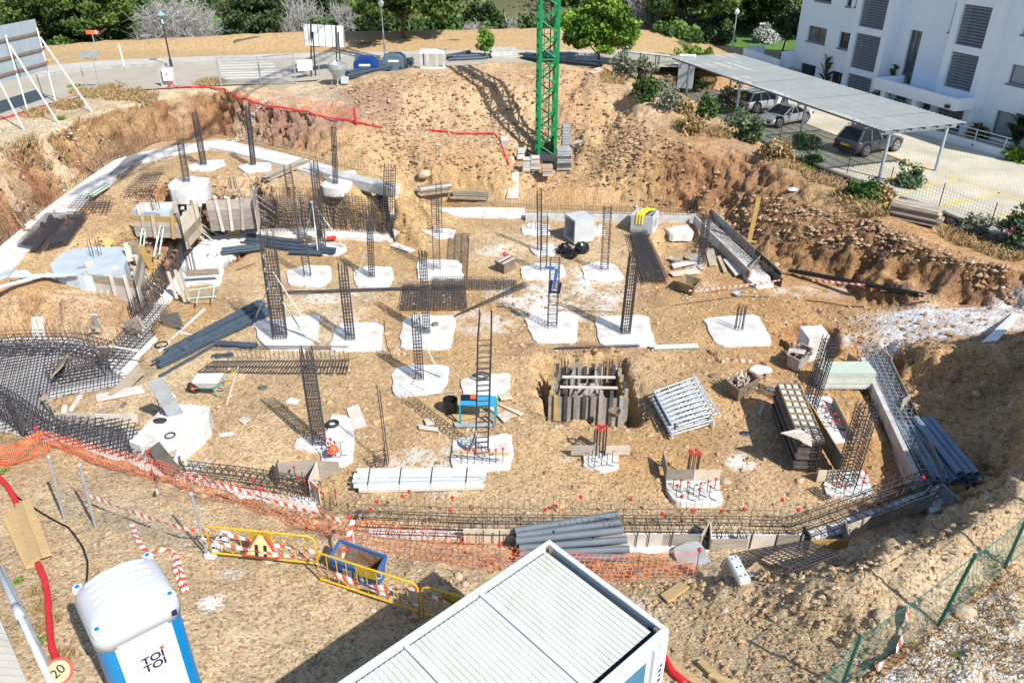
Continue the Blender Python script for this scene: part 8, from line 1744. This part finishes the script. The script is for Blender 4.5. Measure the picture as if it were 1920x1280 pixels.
def tape(label, pts3, w_=.075, twist=.0, name='barrier_tape', up0=V3((0, 0, 1)), group='red and white barrier tapes'):
 V = []; run = []; F_ = []; s = 0; P = pts3
 for i, p in enumerate(P):
  d = (P[min(i+1, len(P)-1)]-P[max(i-1, 0)]).normalized(); n = up0-d*up0.dot(d); n = n.normalized() if n.length > .05 else V3((0, 1, 0)); a = twist*math.sin(i*.7); q = Matrix.Rotation(a, 3, d) @ n
  V += [tuple(p-q*w_/2), tuple(p+q*w_/2)]; run += [s, s+w_*.5]; s += (P[min(i+1, len(P)-1)]-p).length
 for i in range(len(P)-1): F_.append((2*i, 2*i+2, 2*i+3, 2*i+1))
 me_ = bpy.data.meshes.new(name); me_.from_pydata(V, [], F_); at = me_.attributes.new('run', 'FLOAT', 'POINT'); at.data.foreach_set('value', run); me_.materials.append(M['tape']); o = bpy.data.objects.new(name, me_); C.objects.link(o); return tag(o, label, 'tape', group)
def hang(a, b, sag, n=24): return [a.lerp(b, k/n)-V3((0, 0, sag*4*(k/n)*(1-k/n))) for k in range(n+1)]
# ---------------------------------------------------------------- thin steel posts with wire mesh, front left
posts = {}
for key, px, py, yt, lab in [('a',120,974,838,'leaning grey steel post, leftmost of three at the front'), ('b',179,990,855,'leaning grey steel post in the middle of three at the front'), ('c',391,1046,918,'leaning grey steel post at the first yellow barrier')]:
 b = G(px, py); top = U({'a':91,'b':149,'c':358}[key], yt, topz(b, yt)); d_ = b.y*cP+(CAMH-b.z)*sP; hz_ = min(1.75, topz(b, yt)-b.z); tpx = {'a':91,'b':149,'c':358}[key]; tt = V3(((tpx-960)/FPX*(b.y*cP+(CAMH-b.z-hz_)*sP), b.y, b.z+hz_)); t = thing('fence_post', lab, 'post', b, group='leaning steel posts'); mb = MB(); mb.tube([b-V3((0, 0, .1)), tt], .03, 7); mb.build('shaft', 'galv', t); mb = MB(); mb.tube([tt-V3((0, 0, .02)), tt+V3((0, 0, .02))], .036, 7); mb.build('cap', 'galv_light', t); posts[key] = (b, tt)
# net between posts a, b and c: fine wire
t = thing('wire_mesh', 'thin wire mesh hung between the leaning steel posts', 'fence', posts['a'][0]); mb = MB()
for (p, q) in (('a', 'b'), ('b', 'c')):
 (b0, t0), (b1, t1) = posts[p], posts[q]; n = int((b1-b0).length/.11)
 for k in range(n+1):
  for sg in (1, -1):
   f0, f1 = k/n, (k+sg*6)/n
   if 0 <= f1 <= 1: mb.beam(b0.lerp(b1, f0)+V3((0, 0, .05)), b0.lerp(b1, f1).lerp(t0.lerp(t1, f1), .62), .003, .003)
stuffpart(mb.build('mesh', 'galv', t))
# yellow barriers
def barrier(label, pa, pb, za, zb, sign=None, seed=1):
 """pa,pb: top rail ends in the photo at ground level + 1 m"""
 A, Bq = U(*pa, za), U(*pb, zb); t = thing('barrier', label, 'barrier', (A+Bq)/2-V3((0, 0, 1)), group='yellow pedestrian barriers'); d = (Bq-A).normalized(); L_ = (Bq-A).length; dn = V3((0, 0, 1)); s_ = V3((-d.y, d.x, 0)).normalized()
 r = .022; lo = .74; c = .12
 mb = MB(); mb.tube([A-dn*.98, A-dn*c, A-dn*c*.3+d*c*.3, A+d*c, Bq-d*c, Bq-dn*c*.3-d*c*.3, Bq-dn*c, Bq-dn*.98], r, 8); mb.build('frame', 'yellow', t, smooth=True)
 mb = MB(); mb.tube([A-dn*lo, Bq-dn*lo], r, 8); mb.build('lower_rail', 'yellow', t)
 n = 10
 for k in range(1, n): p = A.lerp(Bq, k/n); mb = MB(); mb.tube([p-dn*lo, p-dn*.01], .0085, 5); mb.build('bar', 'yellow', t)
 for e in (A, Bq): mb = MB(); p = e-dn*.97; mb.beam(p-s_*.28, p+s_*.28, .05, .012); mb.build('foot', 'yellow', t)
 mb = MB(); p = A.lerp(Bq, .5)-dn*.16; mb.beam(p-d*.22, p+d*.22, .01, .2); mb.build('plate', 'navy' if sign else 'yellow_dull', t)
 return A, Bq, d
b1 = barrier('first yellow barrier carrying the triangular sign', (384,985), (588,1006), 2.35, 2.15); b2 = barrier('second yellow barrier in front of the blue skip', (592,1034), (782,1095), 2.1, 2.05); b3 = barrier('third yellow barrier half behind the cabin roof', (790,1098), (905,1128), 2.05, 2.05)
# triangular road narrows sign leaning on barrier one
A, Bq, d = b1; s_ = V3((-d.y, d.x, 0)); s_ = s_ if s_.y < 0 else -s_; c = A.lerp(Bq, .5)+s_*.06-V3((0, 0, .38)); t = thing('warning_sign', 'triangular yellow road works sign with a red border on the first barrier', 'sign', c-V3((0, 0, .4))); upv = (V3((0, 0, 1))-s_*.3).normalized()
def tri(k, off): return [c+upv*.44*k+s_*off, c-upv*.22*k-d*.38*k+s_*off, c-upv*.22*k+d*.38*k+s_*off]
mat('sign_cream', (.75, .60, .25), .5, .08, 3)
mat('sign_red', (.45, .06, .07), .5, .1, 3)
for k, o0, o1, m, nm in [(1.0, 0, .02, 'sign_red', 'border'), (.80, .021, .026, 'sign_cream', 'face')]:
 mb = MB(); q0, q1 = tri(k, o0), tri(k, o1); mb.loft([q0, q1]); mb.build(nm, m, t)
for sx in (-.09, .09): mb = MB(); p = c+d*sx-upv*.06+s_*.03; mb.beam(p-upv*.13, p+upv*.13, .07, .006, up=s_); mb.build('symbol', 'navy', t)
# white block feet
def foot_block(label, px0, px1, rnd=0):
 a, b_ = G(*px0), G(*px1); a.z = b_.z = max(a.z, b_.z); t = thing('ballast_block', label, 'fence foot', (a+b_)/2); mb = MB(); mb.beam(a+V3((0, 0, .07)), b_+V3((0, 0, .07)), .24, .14); mb.build('block', 'white_plastic', t, bevel=.025); mb = MB()
 for f in (.3, .7): mb.lathe(a.lerp(b_, f)+V3((0, 0, .136)), [(.03, 0), (.03, .012)], 8)
 mb.build('socket', 'black', t)
foot_block('white plastic fence foot under the first yellow barrier', (392,1050), (428,1012))
# tapes
pb, pt = posts['b']; pc, pct = posts['c']
def lift(px, py, z): p = G(px, py); return V3((p.x, p.y, p.z))+V3((0, 0, z))
tape('striped tape slung from the middle post to the first barrier', hang(U(125,910,2.05), U(345,990,2.2), .08)+hang(U(345,990,2.2), b1[0]-V3((0, 0, .1)), .04)[1:], .09, .3)
tape('striped tape wrapped along the upper half of the first barrier', hang(b1[0]-V3((0, .03, .06)), b1[1]-V3((0, .03, .38)), .06), .07, .5); tape('second striped tape sagging in front of the triangular sign', hang(b1[0]-V3((0, .25, .1)), b1[1]-V3((0, .05, .55)), .1), .08, .4); tape('striped tape along the second barrier', hang(b2[0]-V3((0, .06, .25)), b2[1]-V3((0, .06, .05)), .25), .085, .6); tape('lower striped tape along the second barrier', hang(b2[0]-V3((0, .06, .4)), b2[1]-V3((0, .06, .5)), .05), .05, .4); tape('striped tape along the third barrier towards the cabin', hang(b3[0]-V3((0, .05, .08)), b3[1]-V3((0, .05, .25)), .05), .07, .5)
tape('loose striped tape zigzagging on the soil behind the toilet', smooth_path(on_ground([(248,985),(255,1005),(268,1030),(285,1034),(325,1032),(335,1055),(345,1085),(350,1110)], .04, 6), 1), .1, .5, up0=V3((.3, -1, .2))); tape('loose striped tape end lying right of the toilet', on_ground([(325,1035),(330,1070),(335,1090),(348,1112)], .05, 6), .09, .5, up0=V3((1, -.3, .2)))
tape('striped tape loop on the rim left of the front net', on_ground([(265,855),(280,868),(292,885),(302,905),(305,925),(300,945)], .35, 4), .09, .6); tape('striped tape strung along the top of the orange net', hang(U(372,892,1.75), U(640,975,1.45), .05), .10, .3); tape('striped tape hanging over the blue skip', [U(662,975,1.9), U(655,1000,1.7), U(648,1025,1.5), U(640,1045,1.3)], .1, .4, up0=V3((1, 0, 0)))
tape('scrunched striped tape on the short column pad', on_ground([(760,712),(770,708),(780,716),(768,722),(785,728),(798,738)], .06, 5), .09, .9); tape('scrunched striped tape above the short column pad', on_ground([(748,660),(755,656),(760,664),(752,666)], .05, 5), .09, .9); tape('striped tape lying from the strut pile towards the white sack', smooth_path(on_ground([(1328,657),(1338,668),(1352,682),(1362,676),(1390,679),(1430,682),(1440,695),(1434,710)], .06, 6), 1), .1, .5)
tape('taut striped tape in front of the right bank', [G(1520,540,.35).lerp(G(1640,552,.35), k/20) for k in range(21)]+[G(1640,552,.35).lerp(G(1735,568,.3), k/12) for k in range(1, 13)], .09, .2); tape('thin striped tape in front of the tan mixing tub', hang(G(1290,558,.3), G(1460,538,.3), .04), .05, .3); tape('striped tape hanging in the green mesh fence', on_ground([(1702,1142),(1695,1180),(1690,1205),(1670,1240),(1640,1262)], .12, 5), .14, .5)
# ---------------------------------------------------------------- orange debris net on stakes with red caps
def net(label, top, bot, su, m, r=.006, nv=7, wob=.04, mb=None, rows=None):
 T_ = resample([Vector(p) for p in top], int(sum((b-a).length for a, b in zip(top[:-1], top[1:]))/su)+1); B_2 = resample([Vector(p) for p in bot], len(T_)); t = thing('safety_net', label, 'safety net', bot[0]); mv, mh = MB(), MB(); rnd = random.Random(len(T_))
 def pt(i, f): a, b = T_[i], B_2[i]; p = V3((a.x+(b.x-a.x)*f, a.y+(b.y-a.y)*f, a.z+(b.z-a.z)*f)); return p+V3((0, 1, .3))*wob*mnoise.noise(V3((p.x*1.5, p.y*1.5, f*2)))*2
 for i in range(len(T_)):
  for k in range(nv): mv.beam(pt(i, k/nv), pt(i, (k+1)/nv), r*2.6, r)
 for k in range(nv+1):
  for i in range(len(T_)-1): mh.beam(pt(i, k/nv), pt(i+1, k/nv), r*1.6, r)
 stuffpart(mv.build('upright_strands', m, t)); stuffpart(mh.build('cross_strands', m, t)); return t
def nz(l, zo): return [G(a, b, zo) for a, b in l]
T1 = [U(78,806,1.7), U(150,830,1.9), U(270,852,1.95), U(372,892,1.75), U(495,918,1.55), U(640,972,1.35)]; B1 = nz([(95,838),(170,868),(270,895),(380,930),(480,960),(600,1005)], .03)
net('orange debris net along the front left rim of the pit', T1, B1, .11, 'orange_net', .0055, 8)
T2 = [U(640,972,1.35), U(760,985,1.2), U(860,1002,1.1), U(935,1020,1.05), U(1000,1035,1.0), U(1180,1040,.95), U(1305,1032,1.0)]; B2 = nz([(600,1005),(740,1040),(860,1062),(930,1072),(1050,1082),(1180,1088),(1300,1082)], .03)
net('orange debris net in front of the front formwork', T2, B2, .13, 'orange_net', .0055, 6)
net('slumped orange net heap at the left frame edge', [U(-40,842,1.9), U(30,835,1.9), U(78,806,1.8)], nz([(-40,880),(20,872),(95,850)], .03), .05, 'orange_net', .0055, 9, .12)
net('faded red net lying on the slope below the electric box', nz([(430,172),(520,176),(600,190),(660,206)], .12), nz([(440,186),(530,206),(620,222),(668,232)], .06), .14, 'orange_net', .0045, 7, .05)
for px, py, yt, lab in [(80,838,802,'capped stake at the left end of the orange net'), (290,897,846,'capped stake with tape at the front left net'), (497,966,916,'capped stake in the middle of the front left net'), (660,1012,968,'capped stake where the two nets meet'), (938,1066,1018,'capped stake left of the cabin roof apex'), (1195,1082,1040,'stake of the net right of the cabin roof'), (1303,1086,1030,'capped stake at the right end of the front net'), (665,1026,978,'orange-tipped white stake behind the blue skip')]:
 b = G(px, py); h = max(.4, min(1.3, topz(b, yt)-b.z)); t = thing('net_stake', lab, 'stake', b, group='steel stakes of the orange net'); mb = MB(); mb.tube([b-V3((0, 0, .1)), b+V3((0, 0, h))], .013, 5); mb.build('bar', 'white_pvc' if 'white' in lab else 'skip_rust', t)
 if lab.startswith(('capped', 'orange')): mb = MB(); mb.lathe(b+V3((0, 0, h-.03)), [(.02, -.03), (.05, .02), (.05, .05), (.02, .08)], 8); mb.build('safety_cap', 'red' if 'capped' in lab else 'orange', t)
# ---------------------------------------------------------------- blue skip behind the barrier
t, Q, c = tub('worn blue metal skip behind the second yellow barrier', (617,1046), (706,1078), (724,1042), 1.0, .62, 'skip_blue', 'rusty_inside', .86, 'skip', 'skip')
a, b_ = Q[1], Q[2]; mb = MB(); p = a.lerp(b_, .2)-V3((0, 0, .1));
ring_ = [p+V3((math.cos(6.283*k/12)*.06, -.02, math.sin(6.283*k/12)*.08)) for k in range(13)]; mb.tube(ring_, .012, 5, False); mb.build('lifting_ring', 'galv_light', t)
for f in (.3, .42, .54, .66): mb = MB(); q = Q[0].lerp(Q[1], f)+(Q[0]-Q[3]).normalized()*-.03-V3((0, 0, .26)); mb.box(q+(Q[1]-Q[2]).normalized()*.02, (.09, .01, .16), rot=Matrix.Rotation(math.atan2((Q[1]-Q[0]).y, (Q[1]-Q[0]).x), 3, 'Z')); mb.build('stencil_mark', 'galv_light', t)
# ---------------------------------------------------------------- site cabin
RZ = 4.15; A, Bq, Cc = U(1030,1010,RZ), U(1255,1178,RZ), U(630,1280,RZ); ex = (Bq-A); Wd = ex.length; ex.normalize(); ey = V3((-ex.y, ex.x, 0)); ey = ey if ey.dot(Cc-A) > 0 else -ey; Ld = 6.05; Hh = 2.55
t = thing('site_cabin', 'white site cabin container with a ribbed roof and cyan windows', 'site cabin', A+ex*Wd/2+ey*Ld/2-V3((0, 0, Hh)))
def P_(x, y, z=0): return A+ex*x+ey*y+V3((0, 0, z))
def rb(mb, x0, x1, y0, y1, z0, z1): mb.hexa([P_(x0, y0, z0), P_(x1, y0, z0), P_(x1, y1, z0), P_(x0, y1, z0)], [P_(x0, y0, z1), P_(x1, y0, z1), P_(x1, y1, z1), P_(x0, y1, z1)])
mb = MB(); rb(mb, .03, Wd-.03, .03, Ld-.03, -Hh+.12, -.13); mb.build('wall', 'white_wall_skytint', t)
for nm, q in [('roof_edge', (0, .09, 0, Ld, -.16, .0)), ('roof_edge', (Wd-.09, Wd, 0, Ld, -.16, .0)), ('roof_edge', (.09, Wd-.09, 0, .09, -.16, -.001)), ('roof_edge', (.09, Wd-.09, Ld-.09, Ld, -.16, -.001))]: mb = MB(); rb(mb, *q); mb.build(nm, 'cabin_frame', t, bevel=.01)
mb = MB(); rb(mb, .09, Wd-.09, .09, Ld-.09, -.15, -.125); mb.build('gutter', 'cabin_dark', t)
npan = 4; L0 = .17; step = (Ld-.34)/npan
for k in range(npan):
 y0, y1 = L0+step*k+.045, L0+step*(k+1)-.03; nr = 15; mb = MB()
 for i in range(nr):
  a0 = y0+(y1-y0)*i/nr; a1 = y0+(y1-y0)*(i+1)/nr; g_ = .012
  z = -.045
  for (ya, yb, za) in ((a0, a1-g_, z), (a1-g_, a1, z-.014)):
   mb.v += [tuple(P_(.15, ya, za)), tuple(P_(Wd-.17, ya, za)), tuple(P_(Wd-.17, yb, za)), tuple(P_(.15, yb, za))]; n0 = len(mb.v)-4; mb.f.append((n0, n0+1, n0+2, n0+3))
  mb.v += [tuple(P_(.15, a1-g_, z)), tuple(P_(Wd-.17, a1-g_, z)), tuple(P_(Wd-.17, a1-g_, z-.014)), tuple(P_(.15, a1-g_, z-.014))]; n0 = len(mb.v)-4; mb.f.append((n0, n0+1, n0+2, n0+3))
 mb.build('roof_panel', 'cabin_roof', t)
 if k: mb = MB(); rb(mb, .1, Wd-.12, y0-.085, y0-.01, -.075, -.018); mb.build('roof_joint', 'cabin_frame', t)
for x, y in ((0, 0), (Wd-.18, 0), (0, Ld-.18), (Wd-.18, Ld-.18)):
 mb = MB(); rb(mb, x+.01, x+.17, y+.01, y+.17, -.12, -.008); mb.build('corner_casting', 'skip_rust', t)
 mb = MB(); rb(mb, x-.004, x+.184, y-.004, y+.184, -Hh, -.161); mb.build('corner_post', 'white_paint', t)
for y0 in (.5, 3.4):
 mb = MB(); rb(mb, Wd-.035, Wd+.004, y0-.09, y0+1.69, -1.70, -.24); fr = mb.build('window', 'white_paint', t); mb = MB(); rb(mb, Wd-.03, Wd+.012, y0, y0+1.6, -1.62, -.31); mb.build('pane', 'glass_cyan', fr)
mb = MB(); rb(mb, Wd-.04, Wd+.03, .25, .34, -Hh+.2, -.2); mb.build('downpipe', 'galv_light', t)
mb = MB(); rb(mb, -.01, Wd+.01, -.01, Ld+.01, -Hh, -Hh+.14); mb.build('floor_frame', 'cabin_frame', t)
mk = MB()
for k in range(6): rb(mk, Wd+.001, Wd+.006, .07, .13+.02*(k % 2), -.75-.11*k, -.68-.11*k)
mk.build('small_lettering', 'navy', t)
# ---------------------------------------------------------------- portable toilet
TZ = 4.55; fl, fr_ = U(182,1176,TZ), U(313,1112,TZ); bl, brr = U(147,1098,TZ), U(277,1041,TZ); ax = (fr_-fl); Wt = ax.length; ax.normalize(); ay = V3((-ax.y, ax.x, 0)); ay = ay if ay.y > 0 else -ay; ctr = (fl+fr_+bl+brr)/4
sc_ = Wt/.92; gz = H(ctr.x, ctr.y); Ht = TZ-gz
t = thing('portable_toilet', 'white and cyan portable toilet with a ribbed white roof', 'portable toilet', V3((ctr.x, ctr.y, gz)), math.atan2(ax.y, ax.x), local=True)
h2 = .56*sc_;
def rr_(w_, d_, r, n=5):
 out = []
 for cx_, cy_, a0 in ((w_-r, d_-r, 0), (-w_+r, d_-r, 90), (-w_+r, -d_+r, 180), (w_-r, -d_+r, 270)):
  for k in range(n+1): a = math.radians(a0+90*k/n); out.append((cx_+r*math.cos(a), cy_+r*math.sin(a)))
 return out
def lv(w_, d_, r, z): return [(x, y, z) for x, y in rr_(w_, d_, r)]
mb = MB(); mb.loft([lv(h2, h2, .2*sc_, .12), lv(h2, h2, .2*sc_, Ht-.42)]); mb.build('cabin', 'cyan_plastic', t, smooth=False, local=True)
mb = MB(); mb.loft([lv(h2*1.04, h2*1.04, .2*sc_, .0), lv(h2*1.04, h2*1.04, .2*sc_, .14)]); mb.build('base', 'black', t, local=True)
mb = MB(); mb.loft([lv(h2*1.04, h2*1.04, .22*sc_, Ht-.44), lv(h2*1.05, h2*1.05, .22*sc_, Ht-.25), lv(h2*1.0, h2*1.0, .22*sc_, Ht-.10), lv(h2*.94, h2*.94, .24*sc_, Ht-.02), lv(h2*.8, h2*.8, .26*sc_, Ht+.045), lv(h2*.5, h2*.5, .2*sc_, Ht+.085)]); mb.build('roof', 'roof_plastic_shaded', t, smooth=True, local=True)
for k in range(5):
 y = h2*(-.42+.26*k); mb = MB(); pts = []
 for j in range(15): f = (j/14-.5)*1.56; pts.append((f*h2, y+.10*h2*(1-(f/.78)**2), Ht+.095-.20*abs(f)**3.2-.06*abs(y/h2)**2))
 mb.tube(pts, [.015]+[.045]*13+[.015], 7); mb.build('roof_rib', 'white_plastic', t, smooth=True, local=True)
for sx, sy in ((-1, -1), (1, -1), (1, 1), (-1, 1)): mb = MB(); c = V3((sx*h2*.86, sy*h2*.86, Ht-.06)); mb.lathe(c, [(.075, -.10), (.085, 0), (.07, .05), (.05, .055)], 10); lg = mb.build('lifting_lug', 'white_plastic', t, local=True); mb = MB(); mb.lathe(c+V3((0, 0, .05)), [(.035, 0), (.035, .012)], 10); mb.build('lug_hole', 'cyan_plastic', lg, local=True)
mb = MB(); dw = h2*.60; mb.loft([[(x, y-h2*.985, z) for x, y in ((-dw, -.035), (dw, -.035), (dw, .03), (-dw, .03))] for z in (.14, Ht-.40)]); mb.build('door', 'white_plastic', t, local=True)
mb = MB()
for s_ in (-1, 1): mb.box((s_*(dw+.02), -h2-.01, Ht*.5-.15), (.05, .06, Ht-.62))
mb.build('door_frame', 'white_plastic', t, local=True)
for k in range(3): mb = MB(); mb.box((-(dw+.025), -h2-.045, .5+k*(Ht-1.2)/2), (.03, .03, .32)); mb.build('hinge', 'white_paint', t, local=True)
# poster with logo, on the door
py_ = -h2*.985-.036; zc = Ht-.98; ps = .2*sc_
mb = MB(); mb.box((.03, py_-.003, zc), (ps*2.08, .004, ps*1.88)); lg = mb.build('logo_border', 'navy', t, local=True); mb = MB(); mb.box((.03, py_-.006, zc), (ps*2.03, .004, ps*1.83)); mb.build('logo_sheet', 'white_paint', t, local=True)
for dz in (.36, -.36): text_mesh('TOI', ps*.92, 'lettering', 'navy', t, (.03, py_-.012, zc+dz*ps*1.05-.02), (math.radians(90), 0, 0), .002, bold=.006)
mb = MB(); hx, hz2 = .03+ps*.72, zc+ps*.80
mb.loft([[(hx+x*ps*.16, py_-.012, hz2+z*ps*.16) for x, z in ((0, -1), (.9, .1), (.8, .75), (.4, .8), (0, .4), (-.4, .8), (-.8, .75), (-.9, .1))], [(hx+x*ps*.16, py_-.008, hz2+z*ps*.16) for x, z in ((0, -1), (.9, .1), (.8, .75), (.4, .8), (0, .4), (-.4, .8), (-.8, .75), (-.9, .1))]]); mb.build('heart', 'red', t, local=True)
mb = MB(); mb.box((h2*.80, -h2*1.03, Ht-.30), (.09, .02, .10), -.2); mb.build('sticker', 'navy', t, local=True)
# ---------------------------------------------------------------- plank pile, sign 20, galvanised frame, pavement bottom left
t = thing('plank_pile', 'pile of new yellow planks at the left edge', 'planks', G(55, 1010))
for i, cs_ in enumerate([[(4,972),(22,965),(70,1065),(50,1070)], [(16,965),(35,958),(80,1063),(55,1067)], [(32,955),(58,948),(98,1050),(60,1062)], [(45,952),(62,948),(102,1052),(85,1058)]]):
 P4 = [G(*p, .04+.045*i) for p in cs_]; zz = max(p.z for p in P4)-.05; mb = MB(); mb.hexa(P4, [p+V3((0, 0, .04)) for p in P4]); mb.build('plank', 'timber_new', t)
mb = MB(); pv = [U(-80,1130,2.35), U(0,1158,2.35), U(60,1300,2.35), U(-80,1300,2.35)]; mb.prism([(p.x, p.y) for p in pv], 2.2, 2.42); tag(mb.build('side_pavement', 'pavement'), kind='structure')
mb = MB()
for k in range(12):
 a = pv[0].lerp(pv[3], k/11); b_ = pv[1].lerp(pv[2], k/11); mb.beam(V3((a.x, a.y, 2.421)), V3((b_.x, b_.y, 2.421)), .012, .004)
tag(mb.build('paving_joint', 'kerb'), kind='structure')
t = thing('tube_fence', 'galvanised tube fence frame leaning in the bottom left corner', 'fence panel', U(30,1150,2.5)); a0, a1 = U(-25,1020,3.3), U(105,1300,3.3)
mb = MB(); mb.tube([a0, a1], .05, 9); mb.build('top_tube', 'galv_light', t, smooth=True); mb = MB(); mb.tube([a0.lerp(a1, .46), a0.lerp(a1, .54)], .066, 9); mb.build('sleeve', 'galv_light', t, smooth=True)
mb = MB(); mb.tube([a0-V3((-.1, 0, .55)), a1-V3((-.1, 0, .55))], .028, 7); mb.build('lower_tube', 'galv', t)
for f in (.1, .35, .6, .85): p = a0.lerp(a1, f); mb = MB(); mb.tube([p, p-V3((-.12, 0, .9))], .03, 7); mb.build('post', 'galv', t)
c = U(110,1258,3.1); t = thing('speed_sign', 'round yellow 20 speed sign with a red border hanging on the fence frame', 'sign', c-V3((0, 0, .2))); nrm = (V3((0, 0, CAMH))-c).normalized(); nrm = (nrm+V3((-.25, .0, -.15))).normalized()
mb = MB(); disc(mb, c, nrm, .205, 24, .02); mb.build('border', 'red_pale', t); mb = MB(); disc(mb, c+nrm*.021, nrm, .165, 24, .004); mb.build('face', 'sign_cream', t)
q = nrm.to_track_quat('Z', 'Y').to_matrix(); xa = V3((.42, .9, 0)); xa = (xa-nrm*xa.dot(nrm)).normalized(); ya = nrm.cross(xa); Rm = Matrix((xa, ya, nrm)).transposed(); text_mesh('20', .2, 'lettering', 'black', t, c+nrm*.03-ORI[t.name], Rm.to_euler(), .003, bold=.004)
# ---------------------------------------------------------------- green mesh fence bottom right
fp = [((1478,1390),(1500,1330)), ((1578,1284),(1613,1192)), ((1757,1172),(1829,1036)), ((1883,1063),(1930,960)), ((1990,980),(2035,880))]; FP = []
t = thing('green_fence', 'green wire mesh fence on dark green posts at the lower right', 'fence', G(1757, 1172))
for (fx, fy), (tx, ty) in fp:
 b = G(fx, fy); hh = max(1.0, min(1.7, topz(b, ty)-b.z)); tp = V3((((tx-960)/FPX)*(b.y*cP+(CAMH-b.z-hh)*sP), b.y, b.z+hh)); FP.append((b, tp)); mb = MB(); mb.tube([b-V3((0, 0, .2)), tp], .032, 8); po = mb.build('post', 'post_green', t); mb = MB(); mb.lathe(tp, [(.036, -.03), (.036, .01), (.02, .03)], 8); mb.build('cap', 'post_green', po)
mb = MB()
for (b0, t0), (b1_, t1) in zip(FP[:-1], FP[1:]):
 n = max(4, int((b1_-b0).length/.075)); nh = 16
 def q_(i, j): f = i/n; p = b0.lerp(b1_, f).lerp(t0.lerp(t1, f), j/nh); p.z -= .10*4*f*(1-f)*(j/nh); return p
 for i in range(n):
  for j in range(nh):
   if (i+j) % 2 == 0: mb.beam(q_(i, j), q_(i+1, j+1), .0042, .0042)
   else: mb.beam(q_(i, j+1), q_(i+1, j), .0042, .0042)
 for f in (.0, 1.0):
  for i in range(n): mb.beam(q_(i, int(f*nh)), q_(i+1, int(f*nh)), .01, .01)
stuffpart(mb.build('mesh', 'net_green', t))
# concrete block with holes, planks bottom right
a, b_ = G(1358,1078), G(1402,1108); z_ = max(a.z, b_.z); d = (b_-a); d.z = 0; rzb = math.atan2(d.y, d.x); t = thing('fence_block', 'pale concrete fence block with dark holes right of the cabin', 'concrete block', V3(((a.x+b_.x)/2, (a.y+b_.y)/2, z_-.02)), rzb, local=True); mb = MB(); mb.box((0, 0, .09), (.72, .25, .16)); mb.build('block', 'slab_pale', t, bevel=.03, local=True)
for x, y in ((-.28, .05), (-.24, -.05), (-.02, .06), (.0, -.04), (.22, .05), (.24, -.06)): mb = MB(); mb.lathe(V3((x, y, .166)), [(.022, 0), (.022, .006)], 10); mb.build('hole', 'black', t, local=True)
for a_, b__, w_, lab in [((1246,1240),(1330,1300),.16,'new timber beam lying against the cabin at the bottom'), ((1312,1243),(1360,1290),.14,'short new timber beam at the bottom right of the cabin'), ((1330,1268),(1390,1292),.12,'pale new timber at the bottom edge right of the cabin')]: board(lab, a_, b__, w_, .08, 'timber_new', lift=.05)
tag(pad('tile_heap', 'grey broken tiles lying under the right end of the orange net', 'tiles', [G(*p) for p in [(1258,1035),(1310,1030),(1335,1058),(1290,1062)]], G(1300,1050).z-.05, G(1300,1050).z+.04, 'concrete_grey', seed=91, amp=.05))
